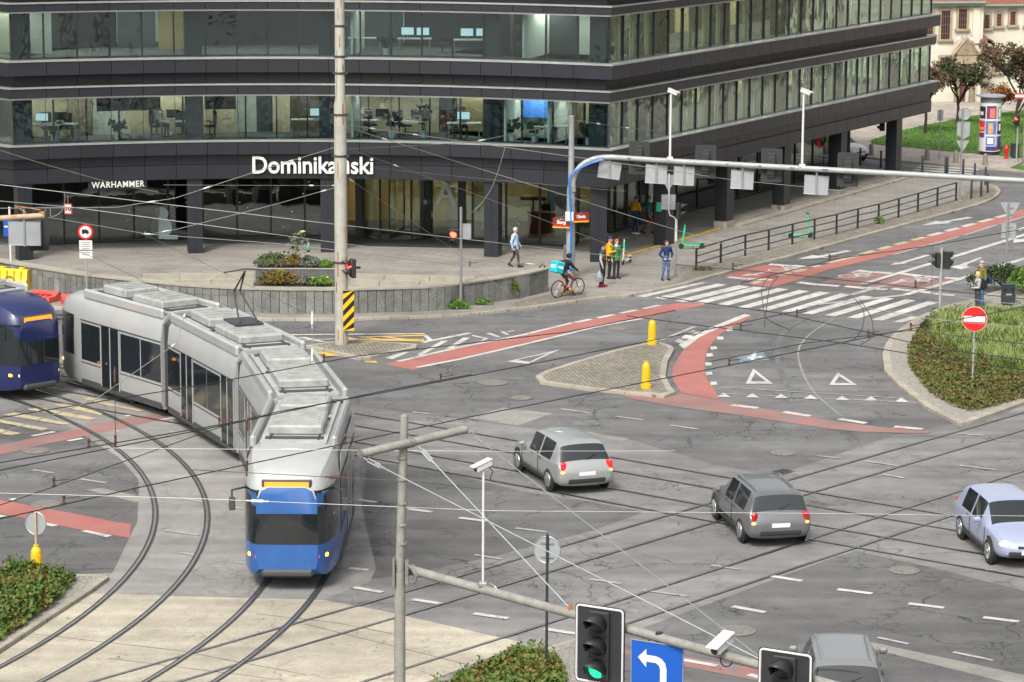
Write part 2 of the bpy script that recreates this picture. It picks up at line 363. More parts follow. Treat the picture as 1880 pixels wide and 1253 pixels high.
pt = M(); pt.sheet(PX([(858, 768), (925, 749), (1014, 760), (950, 782)]), .008); pt.sheet(PX([(1000, 786), (1020, 784), (1155, 806), (1140, 811)]), .008)
pt.sheet(PX([(1583, 1188), (1600, 1180), (1880, 1240), (1880, 1262)]), .008); pt.sheet(PX([(158, 900), (185, 897), (255, 912), (253, 924)]), .010)
struct(pt, 'road_patch', MATS['asphalt_patch'])
# red cycle lanes
red = M(); ro = M()
red.sheet(PX([(707, 670), (730, 664), (839, 639), (900, 629), (960, 617), (1024.5, 600), (1134.7, 577.6), (1199, 564), (1245, 557.7), (1293, 558.4), (1293, 561), (1175, 586), (1099, 599), (1008, 619.5), (960, 633), (843, 660), (757, 680)]), .014)
red.sheet(PX([(1378, 523.5), (1429, 509), (1489, 493), (1579, 470.6), (1621, 458), (1674, 443), (1718, 431), (1764, 418.7), (1815, 403), (1900, 379), (2600, 180), (2600, 190), (1900, 394), (1837, 412.5), (1788, 426.6), (1718, 447), (1613, 475), (1521, 496), (1470, 513), (1420, 528)]), .014)
red.sheet(PX([(1328, 507), (1402, 487.5), (1488, 493.4), (1440, 504), (1385, 519)]), .016)
for q in ([(1508, 520), (1567, 498), (1637, 504), (1580, 525)], [(1590, 528), (1650, 506), (1720, 511), (1670, 531)], [(1674, 533), (1724, 513), (1765, 511.5), (1700, 531.5)]): ro.sheet(PX(q), .014)
lf = smooth_line(PX([(1376, 581), (1325, 601), (1281, 622), (1254, 645), (1240, 668), (1234.5, 679), (1237, 700), (1251, 722)]), 4); rg = smooth_line(PX([(1380, 582.5), (1345.5, 601), (1322, 615), (1305, 635), (1296, 652), (1294, 669), (1296, 693), (1308, 710), (1322, 735)]), 4)
red.sheet(lf + rg[::-1], .014)
ro.sheet(PX([(1120, 720), (1170, 726), (1251, 723), (1322, 736), (1427, 756), (1529, 773), (1614.5, 785), (1710, 793.6), (1700, 797), (1580, 794), (1512, 787), (1410, 771.5), (1342, 761), (1240, 748), (1160, 733)]), .015)
ro.sheet(PX([(-20, 820), (29, 812), (83, 800), (129, 791), (230, 768), (301, 760), (311, 768), (224, 787), (149, 803), (68.5, 820), (-20, 841)]), .012)
red.sheet(PX([(-20, 915), (0, 919), (91, 936), (152, 947), (215, 960), (240, 963), (239, 989), (199, 982), (140, 972.5), (48, 953), (-20, 941)]), .014)
ro.sheet(PX([(1085, 1188), (1240, 1204), (1400, 1230), (1580, 1262), (1450, 1262), (1240, 1222)]), .012)
struct(red, 'cycle_lane', MATS['paint_red']); struct(ro, 'worn_cycle_lane', MATS['paint_red_old'])
# white / yellow markings
mk = M(); fd = M(); yl = M(); cr = M()
ZC = [0.0]
def lift(z): ZC[0] += 1.2e-5; return z+ZC[0]     # every mark its own hair-thin layer
def q_(mb, L, z=.020): mb.sheet(PX(L), lift(z))
def dash(mb, x0, y0, x1, y1, wd=.14, z=.020): strip(mb, PX([(x0, y0), (x1, y1)]), wd, lift(z))
for s in ([(1165.5, 545), (1184, 547), (1298, 520), (1286, 519.6)], [(1201, 548), (1218, 551), (1335, 524), (1317, 522)], [(1239, 553), (1256, 556), (1378, 527.5), (1356, 525)], [(1273, 556), (1291, 559), (1409, 529.5), (1384, 527.6)],
          [(1314.5, 560), (1336, 562), (1448, 532.4), (1428, 530)], [(1353.6, 565), (1373, 567), (1486, 536), (1467, 533.6)], [(1393.6, 569), (1412, 571), (1524.7, 538.7), (1504, 536.5)], [(1433, 573), (1453, 574.5), (1564, 542), (1543, 540)],
          [(1472, 576.7), (1492, 578), (1604, 546), (1584, 544)], [(1514, 580), (1533, 582), (1642, 549.5), (1623, 547.5)], [(1555, 584), (1575, 586), (1682.5, 553), (1662, 551)], [(1599, 588), (1620, 590), (1723, 556.5), (1702, 554.5)], [(1638, 592.5), (1656, 593.5), (1692, 583), (1676, 581)]): q_(mk, s)
# advanced stop lines and box edges
for a in ([1337, 510, 1372, 513.5], [1373, 513, 1417, 515], [1466, 519.5, 1502, 524], [1503, 523.5, 1541, 526.5], [1552, 526.5, 1589, 530.5], [1591, 529.5, 1628, 533], [1638, 531, 1671, 535], [1675, 534.5, 1711, 539], [1715, 540, 1751, 544],
          [1412, 486.5, 1450, 489], [1454, 488.5, 1483, 491.5], [1573, 497.5, 1601, 501], [1605, 500.5, 1638, 503.5], [1654, 503.5, 1692, 508], [1700, 508, 1727, 511], [1734, 511, 1765, 513]): dash(mk, *a, wd=.45)
# lines beside the cycle lane
for a in ([730, 665, 838, 640], [838, 640, 960, 616], [960, 616, 1050, 594]): dash(mk, *a, wd=.2)
for i in range(4): x = 1055+i*42; dash(mk, x, 593.5-(x-1055)*.205, x+30, 593.5-(x-1025)*.205, wd=.24)
for a in ([765, 676, 843, 661], [843, 661, 960, 634], [960, 634, 1100, 600], [1100, 600, 1180, 586]): dash(mk, *a, wd=.2)
for a in ([1380, 522, 1398, 517], [1430, 507.5, 1452, 501.5], [1458, 501, 1478, 496], [1490, 491.5, 1507, 488.5], [1520, 484, 1580, 469.5]): dash(cr, *a, wd=.3)
for i in range(9): x = 1582+i*31; dash(cr if i < 4 else mk, x, 467.5-(x-1582)*.27, x+22, 467.5-(x-1560)*.27, wd=.35)
for a in ([1640, 469, 1700, 452], [1705, 451, 1760, 436], [1770, 433, 1830, 414], [1835, 413, 1890, 396]): dash(fd, *a, wd=.16)
# lane lines and arrows on the far street
for a in ([1585, 522, 1721, 481.5], [1741, 475.5, 1900, 426], [1662, 542.5, 1794, 504], [1829, 491.5, 1900, 470], [1500, 560, 1660, 543], [1560, 543, 1662, 515]): dash(mk if a[0] > 1570 else fd, *a, wd=.3)
def arrow(hx, hy, bx, by, tx, ty, hw=.5, sw=.16, mb=None):
    """straight arrow: tip, head base, tail"""
    h = Vector(g2(hx, hy)); b_ = Vector(g2(bx, by)); t = Vector(g2(tx, ty)); d = (t-h).normalized(); nn = Vector((-d.y, d.x)); mb = mb or mk
    mb.sheet([h, b_+nn*hw, b_-nn*hw], lift(.020)); mb.sheet([b_+nn*sw, b_-nn*sw, t-nn*sw, t+nn*sw], lift(.0205))
arrow(1692, 415, 1734, 408.5, 1781, 400); arrow(1462, 477.5, 1508, 471.5, 1559, 461.5); arrow(1634, 488, 1655, 484, 1704, 469.5, .3, .12)
arrow(1860, 447, 1880, 441, 1900, 436)
q_(mk, [(1745, 491.5), (1762, 487), (1800, 473.5), (1802, 475.5), (1776, 486), (1776.5, 491), (1785, 491), (1765, 496)]); q_(mk, [(1858, 499), (1876, 492), (1900, 497), (1900, 505)])
q_(mk, [(1866, 422), (1900, 412), (1900, 416), (1872, 425)])
def bike_mark(cx_, cy_, tx, ty, s=1.0):
    o = Vector(g2(cx_, cy_)); d = (Vector(g2(tx, ty))-o).normalized(); n_ = Vector((-d.y, d.x))
    def pt_(u, v): return tuple(o + d*(u*s) + n_*(v*s))
    for cu in (-.55, .55):
        ring = [pt_(cu+.36*math.cos(a*math.pi/6), .36*math.sin(a*math.pi/6)) for a in range(13)]; strip(mk, ring, .09*s, lift(.0215))
    for L in ([(-.55, 0), (-.15, .55), (.35, .55), (0, 0), (-.55, 0)], [(0, 0), (-.2, .7)], [(.35, .5), (.55, 0)], [(.3, .75), (.5, .75)]): strip(mk, [pt_(*p) for p in L], .09*s, lift(.022))
bike_mark(1440, 494, 1405, 503, 1.1); bike_mark(1570, 505, 1535, 514, 1.1); bike_mark(1683, 513, 1650, 521, 1.1)
arrow(1360, 508, 1385, 505, 1410, 500, .35, .1)
# give-way triangles and shark teeth
def tri_outline(L, k=.22):
    P = [Vector(g2(*p)) for p in L]; c = sum(P, Vector((0, 0)))/3; I = [c+(p-c)*(1-k*2) for p in P]
    for i in range(3): j = (i+1) % 3; mk.sheet([P[i], P[j], I[j], I[i]], lift(.020))
tri_outline([(1369, 706), (1383, 678), (1419, 706)]); tri_outline([(1522, 708.5), (1538, 685), (1574, 708.5)]); tri_outline([(930, 665), (1028, 643), (970, 669.5)], .2)
for x, y in ((1328, 729), (1381, 730), (1434, 731), (1488, 732.5), (1546, 734.5), (1599, 735.5), (1655, 738)): q_(mk, [(x-12, y+1), (x+13, y+1.5), (x, y-6.5)])
for x, y in ((1310, 640), (1302.5, 653), (1300.5, 669.5), (1301.5, 687), (1310, 705), (1322, 622), (1339, 606)): q_(mk, [(x-6, y-2.5), (x+5, y-3), (x+7, y+2.5), (x-5, y+3.5)])
for a in ([1344, 745, 1391, 750.5], [1439, 757.5, 1488, 765], [1540, 770.5, 1590, 778.5], [1642, 784.5, 1694, 789.5]): dash(mk, *a, wd=.3)
# chevrons round the two traffic islands
for s in ([(771, 629.5), (782, 630), (868, 613), (858, 612)], [(784, 616), (794, 625), (782, 631), (775, 630), (785, 625), (776, 617)], [(765, 653), (775, 653.5), (823, 627), (811, 627)], [(819, 641.5), (832, 640), (863, 621.5), (850, 621.5)],
          [(707, 658.5), (721, 661), (752, 648), (740, 648)], [(868, 616), (897, 623), (882, 629), (888, 623), (866, 618)], [(892, 613.5), (901, 612.5), (920, 620), (911, 620)], [(918, 610), (926, 610), (936, 616), (928, 616)], [(930, 610), (943, 608), (945, 609), (933, 611)]): q_(mk, s)
for s in ([(636, 620), (690, 627), (680, 627), (630, 621)], [(665, 619), (720, 626), (708, 626), (655, 620)], [(700, 618), (750, 624), (738, 624.5), (690, 619)], [(560, 620), (600, 629), (588, 629), (545, 621)], [(520, 618), (545, 626), (535, 626), (505, 619)]): q_(mk, s)
dash(mk, 500, 616, 780, 614, wd=.22); dash(fd, 480, 630, 640, 622, wd=.2)
q_(yl, [(671, 619), (783, 616), (783, 618.4), (671, 621)], .024); q_(yl, [(638, 623), (780, 624), (778, 628.5), (638, 626)], .024); q_(yl, [(575, 647), (600, 648), (626, 655.5), (600, 655)], .024); q_(yl, [(668, 664), (690, 664.5), (694, 668), (672, 667)], .024)
for s in ([(1205, 628), (1222, 624), (1280, 601), (1270, 601)], [(1238, 628), (1250, 632), (1258, 627), (1246, 623)], [(1250, 622), (1266, 624), (1274, 618), (1258, 616)], [(1262, 613), (1280, 614), (1288, 609), (1272, 608)], [(1246, 634), (1256, 642), (1285, 620), (1330, 599), (1378, 580), (1366, 578), (1310, 600)]): q_(fd if s[0][0] < 1240 else mk, s)
# old yellowish zebra and cycle dashes on the left
for s in ([(-20, 785), (40, 797), (19, 801), (-20, 793)], [(-20, 768), (0, 772), (89, 788), (77, 792), (-20, 773)], [(6, 763), (27, 759), (129, 778.5), (116, 781.5)], [(48, 753), (72, 750), (178, 769), (164, 773)], [(98, 745), (120, 742), (195, 760), (185, 764)], [(150, 733), (165, 731), (215, 745), (205, 748)], [(217, 722), (235, 719), (335, 737), (322, 740)], [(180, 742), (190, 740), (265, 755), (255, 757)]): q_(cr, s)
for a in ([59, 802, 100, 794], [125, 811, 152, 806], [230, 765, 240, 764], [292, 773, 320, 768], [210, 793, 218, 792], [308, 748, 340, 745]): dash(mk, *a, wd=.2)
q_(mk, [(51, 958), (96, 968.5), (108, 966), (62, 956.6)]); q_(mk, [(148, 977), (195, 988), (207, 985), (158, 975)]); q_(mk, [(-20, 948), (0, 952), (14, 949), (-20, 943)]); dash(mk, 20, 917, 30, 920, .2)
# lane dashes across the junction
for a in ([657, 919, 692, 924], [750, 936, 793, 941.5], [843, 952, 894, 958.5], [640, 1044.5, 676, 1048], [650, 1080, 702, 1089], [757, 1102, 810, 1110], [870, 1128, 933, 1137], [1000, 1156, 1060, 1166],
          [1413, 1059, 1472, 1068], [1538, 1083.5, 1601, 1091.5], [1668, 1109.5, 1733, 1117.5], [1805, 1135, 1871, 1143], [1345, 1115, 1405, 1126], [1252, 1213, 1316, 1224], [1374, 1240, 1398, 1246]): dash(mk, *a, wd=.2)
for a in ([947, 971, 1003, 978], [872, 1020, 922, 1028], [1305, 1039, 1358, 1047], [1611, 1172, 1668, 1184], [1750, 1199, 1823, 1214], [60, 864, 100, 870], [148, 881, 195, 888], [340, 917, 375, 923], [428, 932, 468, 940], [300, 975, 365, 984], [330, 1016, 372, 1022], [430, 1033, 487, 1042],
          [1762, 856, 1828, 864], [1755, 797, 1805, 801], [1620, 872, 1660, 879], [1180, 1085, 1262, 1096], [1083, 1065, 1140, 1073], [757, 758, 790, 761], [880, 769, 925, 774], [1030, 752, 1085, 760], [1130, 766, 1180, 772], [1230, 782, 1280, 789], [1500, 838, 1545, 843], [1590, 848, 1650, 857], [1000, 860, 1060, 868]): dash(fd, *a, wd=.13)
for a in ([1325, 712, 1660, 733], [1330, 724, 1700, 741]): dash(fd, *a, wd=.08, z=.018)
bl = M(); q_(bl, [(1352, 657), (1400, 646), (1412, 662), (1360, 668)], .018); struct(bl, 'faded_blue_marking', MATS['paint_blue'])
q_(mk, [(1378, 655), (1384, 648), (1390, 648), (1384, 663), (1378, 663)], .0225); q_(mk, [(1372, 657), (1400, 655), (1400, 658), (1372, 660)], .023)
struct(mk, 'road_marking', MATS['paint_white']); struct(fd, 'faded_road_marking', MATS['paint_faded']); struct(yl, 'yellow_road_marking', MATS['paint_yellow']); struct(cr, 'old_yellow_marking', MATS['paint_cream'])
# far crosswalk on the side street
zb = M()
for k in range(5): zb.sheet(PX([(1690-5*k, 303.5+4*k), (1798-6*k, 311.5+4*k), (1796-6*k, 313.6+4*k), (1687-5*k, 305.4+4*k)]), .020+k*1e-4)
struct(zb, 'zebra_crossing', MATS['paint_white'])
# skid marks
sk = M()
for L, wd in (([(1495, 577), (1460, 595), (1435, 615), (1427, 640), (1428, 668), (1440, 700), (1455, 722)], .22), ([(1485, 585), (1452, 603), (1433, 630), (1432, 665), (1448, 705)], .1)): strip(sk, smooth_line(PX(L), 5), wd*.7, .017 if wd > .2 else .0183)
struct(sk, 'skid_mark', mat('rubber_mark', (.1, .1, .098), .8, var=.4, vscale=3))
sk2 = M(); strip(sk2, smooth_line(PX([(1530, 587), (1490, 612), (1467, 640), (1470, 675), (1490, 715), (1520, 745), (1545, 765)]), 5), .07, .017); struct(sk2, 'faded_guide_line', paint('paint_guide', (.26, .255, .24), .15, .6))
# ---------------------------------------------------------------- tram rails
def rail(mbr, mbg, pts, z, wd=.07, gw=.17):
    strip(mbg, pts, gw, z-.003); strip(mbr, pts, wd, z)
CA, RA = (-40.7, 73.2), 31.75; CB, RB = (-39.2, 72.9), 33.85
def arc(c, r, a0, a1, n=60): return [(c[0]+r*math.cos(R_(a0+(a1-a0)*i/n)), c[1]+r*math.sin(R_(a0+(a1-a0)*i/n))) for i in range(n+1)]
rr = M(); gg = M()
for c, r, s in ((CA, RA, 1), (CB, RB, 1)):
    for o in (-.7175, .7175):
        L = arc(c, r+o, -24, 66); d0 = Vector(L[0])-Vector(L[1]); d0.normalize(); d1 = Vector(L[-1])-Vector(L[-2]); d1.normalize()
        L = [tuple(Vector(L[0])+d0*25)] + L + [tuple(Vector(L[-1])+d1*40)]; rail(rr, gg, L, .030)
def ext(L, a=30, b=60):
    P = [Vector(p) for p in L]; d0 = (P[0]-P[1]).normalized(); d1 = (P[-1]-P[-2]).normalized()
    return [tuple(P[0]+d0*a)] + [tuple(p) for p in P] + [tuple(P[-1]+d1*b)]
c1 = [(-9.34, 61.29), (-3.22, 68.3), (3.63, 76.25), (7.62, 80.92), (16.84, 91.5)]
def par(L, d): return offpoly(L, d)
for L in (ext(c1), ext(par(c1, 1.435)), ext(par(c1, 4.5)), ext(par(c1, 5.935))): rail(rr, gg, L, .026, .06, .11)
e1 = [(-4.93, 90.62), (-1.6, 88.1), (3.96, 83.7), (7.62, 80.8), (10.72, 78.4), (14.07, 75.9)]
for L in (e1, par(e1, 1.435), par(e1, 3.3), par(e1, 4.735)): rail(rr, gg, ext(L, 30, 40), .034, .05, .09)
struct(gg, 'rail_groove', MATS['groove']); struct(rr, 'tram_rail', MATS['rail'])
# ---------------------------------------------------------------- covers and grates
def manhole(px, py, r=.4, label=''):
    p = G(px, py); m_ = M(); m_.lathe([(r, 0), (r, .012), (r*.86, .014), (r*.85, .008), (r*.8, .008), (r*.78, .016), (.01, .017)], 24)
    o = m_.build('manhole_cover', MATS['iron'], smooth=20); o.location = (p.x, p.y, .018); tag(o, label, 'manhole cover', 'manhole covers in the roadway')
for a in ((905, 704, .52, 'round manhole cover in dark asphalt just left of the cobbled island tip'), (957, 732, .38, 'small round manhole cover beside the pale asphalt patch'), (1438, 833, .4, 'round manhole cover directly above the square drain grate'), (1660, 1049, .4, 'round manhole cover ringed by cracked asphalt in front of the white car'), (1353, 1160, .45, 'round manhole cover under the two thin guy wires'), (66, 829, .42, 'round manhole cover beside the red lane by the old yellow zebra'), (83, 927, .42, 'round manhole cover touching the lower left red cycle lane'), (1133, 605, .42, 'round manhole cover between the red lane and the upper yellow bollard')): manhole(a[0], a[1], a[2], a[3])
def grate(px, py, rz, lab):
    p = G(px, py); m_ = M(); m_.box((0, 0, .0), (.62, .42, .012)); k = M()
    for i in range(9): k.box((-.26+i*.065, 0, .012), (.03, .36, .012))
    t = T('drain_grate', lab, 'drain grate', (p.x, p.y, .03), rz, 'drain grates'); m_.build('frame', MATS['iron'], t); k.build('slat', MATS['iron_dark'], t)
grate(1436, 868, .85, 'drain grate set beside the tram rail crossing, below a manhole cover'); grate(1824, 932, .85, 'drain grate near the pale blue white car at the right edge')
# ---------------------------------------------------------------- raised pavements with kerbs
def island(L, name, top, h=.12, kw=.16, px=True, lip=None):
    P = PX(L, h) if px else L
    a = sum(P[i-1][0]*P[i][1]-P[i][0]*P[i-1][1] for i in range(len(P)))
    if a < 0: P = P[::-1]
    I = offpoly(P, -kw, True); k = M(); n = len(P)
    for i in range(n):
        j = (i+1) % n
        k.add([(*P[i], 0), (*P[j], 0), (*P[j], h-.015), (*P[i], h-.015)], [(0, 1, 2, 3)]); Q = offpoly(P, -.015, True)
        k.add([(*P[i], h-.015), (*P[j], h-.015), (*Q[j], h), (*Q[i], h)], [(0, 1, 2, 3)])
        k.add([(*Q[i], h), (*Q[j], h), (*I[j], h), (*I[i], h)], [(0, 1, 2, 3)])
    struct(k, 'kerb', MATS['kerb_stone']); t = M(); t.sheet(I, h-.004); struct(t, name, MATS[top]); return P
KERB = [(-80, 552), (0, 558), (160, 567), (266, 575), (346, 581), (500, 585), (600, 585), (648, 584.4), (715, 581.6), (791, 579.5), (849, 577), (906, 571), (960, 565), (1000, 560), (1040, 554), (1080, 548.5), (1113, 544.5), (1150, 542), (1184, 536), (1235, 525.5), (1261, 519.6), (1300, 508.5), (1356, 493), (1446, 471), (1526, 449), (1604, 427), (1683, 406), (1760, 385.5), (1797, 375), (1820, 366), (1832, 359), (1838, 350), (1830, 341), (1802, 334), (1700, 323), (1645, 316), (1569, 301), (1440, 285), (1300, 275)]
PLZ = PX(KERB, .12) + [(10, 190), (-60, 190), (-60, 112)]
island(PLZ, 'plaza_paving', 'paving', px=False)
sb = M()
sb.sheet(PX([(948, 565), (1000, 557.5), (1040, 552), (1078, 546), (1075, 538), (1040, 533), (1010, 540), (960, 552), (935, 557)], .122), .1205)
sb.sheet(PX([(1245, 519), (1300, 504), (1446, 467), (1604, 424), (1683, 403), (1790, 374), (1822, 362), (1831, 350), (1815, 340), (1790, 345), (1755, 367), (1604, 409), (1446, 453), (1300, 489), (1255, 503)], .122), .1205)
struct(sb, 'sett_paving', MATS['setts'])
island([(983, 690), (1000, 681), (1050, 665), (1125, 643), (1190, 628.5), (1216, 629), (1234, 635), (1238, 641), (1226, 662), (1222, 690), (1233, 711), (1241, 719), (1220, 726), (1167, 721), (1079, 712), (992, 700)], 'cobbled_island', 'setts', kw=.22)
island([(560, 634), (600, 628), (640, 625), (700, 627), (766, 631.5), (764, 637), (680, 654.5), (657, 656), (600, 643)], 'mast_island', 'setts', kw=.2)
island([(1900, 514), (1880, 520), (1836, 532.6), (1808, 540.6), (1784, 550), (1749, 557), (1730, 563), (1687, 580), (1660, 597), (1640, 612), (1625, 632), (1620, 650), (1624, 680), (1650, 706), (1700, 746), (1750, 771), (1764, 776.5), (1785, 772), (1880, 738), (1960, 712), (1960, 500)], 'garden_island', 'gravel', kw=.26)
fw_ = M(); fw_.sheet(PX([(1900, 548), (1836, 552), (1750, 560), (1690, 583), (1664, 600), (1668, 605), (1720, 583), (1770, 579), (1900, 582)], .12), .1195); fw_.sheet(PX([(1664, 600), (1645, 615), (1632, 634), (1636, 637), (1650, 618), (1668, 605)], .12), .1195); struct(fw_, 'footway', MATS['paving'])
island([(-60, 1054), (136, 1054), (196, 1054), (200, 1058), (167, 1083), (-60, 1230)], 'hedge_island', 'gravel', kw=.2)
island([(720, 1300), (800, 1258), (900, 1225), (1000, 1188), (1055, 1172), (1075, 1174), (1082, 1190), (1086, 1320), (720, 1330)], 'hedge_island', 'gravel', kw=.2)
# far side of the side street
FAR = PX([(1440, 270), (1581, 287), (1644, 294), (1674, 297), (1755, 303.6), (1825, 309), (1900, 315)], .12) + [(60, 158), (90, 230), (10, 235), (4, 172)]
island(FAR, 'far_pavement', 'far_paving', px=False)
lw = M(); lw.sheet(PX([(1597, 258), (1647, 241.5), (1697, 230), (1755, 219), (1798, 211), (1900, 200), (1960, 290), (1880, 290), (1841, 286), (1798, 282), (1755, 279), (1712, 275), (1675, 271), (1645, 268.6), (1602, 264.6)], .14), .14)
lw.sheet(PX([(1855, 308), (1880, 296), (1960, 296), (1960, 316), (1880, 312)], .14), .14); struct(lw, 'lawn', MATS['lawn'])
# ================================================================ THE OFFICE BUILDING
mat('panel', (.0125, .0145, .019), .42, 0, .5, island=.14, var=.12, vscale=1.5)
mat('panel_dark', (.008, .009, .011), .5, 0, .5, island=.12)
mat('aluminium', (.4, .41, .385), .35, .6, var=.1, vscale=2); mat('frame_dark', (.014, .015, .017), .4)
mat('soffit', (.03, .03, .032), .7); mat('letter_white', (.6, .6, .57), .4)
mat('carpet', (.1, .1, .1), .95, var=.2, vscale=2); mat('ceiling', (.42, .42, .4), .9)
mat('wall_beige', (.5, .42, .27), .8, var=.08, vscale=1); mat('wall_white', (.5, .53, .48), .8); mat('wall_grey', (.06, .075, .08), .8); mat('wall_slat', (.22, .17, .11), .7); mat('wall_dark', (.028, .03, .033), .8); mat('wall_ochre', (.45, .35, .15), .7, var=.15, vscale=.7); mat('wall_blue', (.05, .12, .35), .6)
glassmat('glass', (.66, .76, .77), .03, .025, .9); glassmat('glass_side', (.76, .86, .79), .07, .035, .9); glassmat('glass_shop', (.5, .58, .58), .06, .012, .6); glassmat('glass_lobby', (.76, .82, .77), .03, .02, .7)
emis('lamp_panel', (1, .92, .78), 11); emis('lamp_strip', (1, .85, .6), 17.0)
XL, XR = -21.58, 4.07
fy = lambda x: 125.2 - .0176*(x+8.8)**2
NL = 19
LEFT = [(XL+(XR-XL)*i/NL, fy(XL+(XR-XL)*i/NL)) for i in range(NL+1)]
NR = 26; RE = Vector((22.88, 156.13)); RS = Vector(LEFT[-1]); RD = (RE-RS).normalized()
RIGHT = [tuple(RS + (RE-RS)*i/NR) for i in range(1, NR+1)]
WING = [(XL-9.1, fy(XL)+9.1), (XL-6.8, fy(XL)+6.8), (XL-4.5, fy(XL)+4.5), (XL-2.3, fy(XL)+2.3)]
EN = Vector((-RD.y, RD.x))
ENDW = [tuple(RE+EN*k) for k in (4, 9, 16)]
PLAN = WING + LEFT + RIGHT + ENDW            # walked left to right: outside is on the right-hand side
iL0, iL1, iR1 = len(WING), len(WING)+NL, len(WING)+NL+NR
OFFS = {}
def off(d):
    d = round(d, 3)
    if d not in OFFS: OFFS[d] = offpoly(PLAN, d)
    return OFFS[d]
bld = T('office_building', 'dark panelled office building with long glazed storeys, black columns and white rooftop-style lettering over its curved arcade', 'office building', (-8, 126, 0))
bld['label'] = 'dark panelled corner office building with ribbon glazing over a columned arcade'
def band(mb, z0, z1, d, i0=0, i1=None, th=.12, gap=.022, back=None, mi=0):
    P = off(d); Q = off(d-th); i1 = len(P)-1 if i1 is None else i1
    for i in range(i0, i1):
        a, b = Vector(P[i]), Vector(P[i+1]); c, e = Vector(Q[i]), Vector(Q[i+1]); L = (b-a).length; t = gap/2/L
        a2, b2 = a.lerp(b, t), a.lerp(b, 1-t); c2, e2 = c.lerp(e, t), c.lerp(e, 1-t)
        if i+1 == iL1 or i == iL1 or i == iL0 or i+1 == iL0 or i+1 == iR1 or i == iR1:
            if i+1 in (iL1, iL0, iR1): b2, e2 = b, e
            if i in (iL1, iL0, iR1): a2, c2 = a, c
        mb.prism([c2, a2, b2, e2], z0, z1, mi)
def ribbon(mb, z0, z1, d0, d1, i0=0, i1=None, mi=0):
    """continuous strip between two offsets"""
    P = off(d0); Q = off(d1); i1 = len(P)-1 if i1 is None else i1
    n = i1-i0+1; vs = []
    for i in range(i0, i1+1): vs += [(*Q[i], z0), (*P[i], z0), (*P[i], z1), (*Q[i], z1)]
    mb.add(vs, [(4*k+a, 4*k+(a+1) % 4, 4*k+4+(a+1) % 4, 4*k+4+a) for k in range(n-1) for a in range(4)] + [(3, 2, 1, 0), tuple(4*(n-1)+a for a in range(4))], mi)
lowf = M(); band(lowf, 3.47, 4.075, .08); band(lowf, 4.095, 4.54, .02); lowf.build('fascia', MATS['panel'], bld, world=True)
core = M(); ribbon(core, 3.5, 4.56, -.06, -.5); 
FL = [(4.54, 5.10, 5.18, 7.12, 7.58), (8.15, 8.74, 8.84, 10.84, 11.22), (11.8, 12.38, 12.48, 14.5, 14.9)]
for k, (sb0, sb1, g0, g1, h1) in enumerate(FL):
    m_ = M(); band(m_, sb0+.01, sb1, .36); m_.build('sill_band', MATS['panel'], bld, world=True)
    m_ = M(); ribbon(m_, sb1+.003, g0-.03, .40, -.12); m_.build('sill_ledge', MATS['aluminium'], bld, world=True)
    m_ = M(); band(m_, g1+.06, h1, .2); m_.build('head_band', MATS['panel'], bld, world=True)
    m_ = M(); ribbon(m_, g1-.01, g1+.055, .16, -.12); ribbon(m_, h1+.003, h1+.07, .25, -.4); m_.build('head_trim', MATS['aluminium'], bld, world=True)
    if k < 2:
        m_ = M(); band(m_, h1+.09, FL[k+1][0]+.005, -.2); m_.build('recess_band', MATS['panel_dark'], bld, world=True)
    ribbon(core, sb0+.02, sb1-.01, .23, -.5); ribbon(core, g1+.08, h1-.01, .07, -.5)
    if k < 2: ribbon(core, h1+.08, FL[k+1][0]+.01, -.33, -.7)
    # floor plate and ceiling
    inner = offpoly(PLAN, -9.0)
    m_ = M(); P = off(-.14)
    for i in range(len(P)-1): m_.prism([inner[i], P[i], P[i+1], inner[i+1]], g0-.3, g0-.02)
    m_.build('floor_slab', MATS['carpet'], bld, world=True)
    m_ = M()
    for i in range(len(P)-1): m_.prism([inner[i], P[i], P[i+1], inner[i+1]], g1+.02, g1+.15)
    m_.build('ceiling', MATS['ceiling'], bld, world=True)
    if k < 2:
        for dd in (-1.9, -4.2): m_ = M(); ribbon(m_, g1-.02, g1+.015, dd, dd-.22, 1, iR1); m_.build('ceiling_lamp', MATS['lamp_panel'], bld, world=True)
core.build('facade_core', MATS['frame_dark'], bld, world=True)
rf = M(); rf.prism(offpoly(PLAN, .3) + [(-5, 190), (-50, 170)], 14.95, 15.6); rf.build('roof', MATS['panel_dark'], bld, world=True)
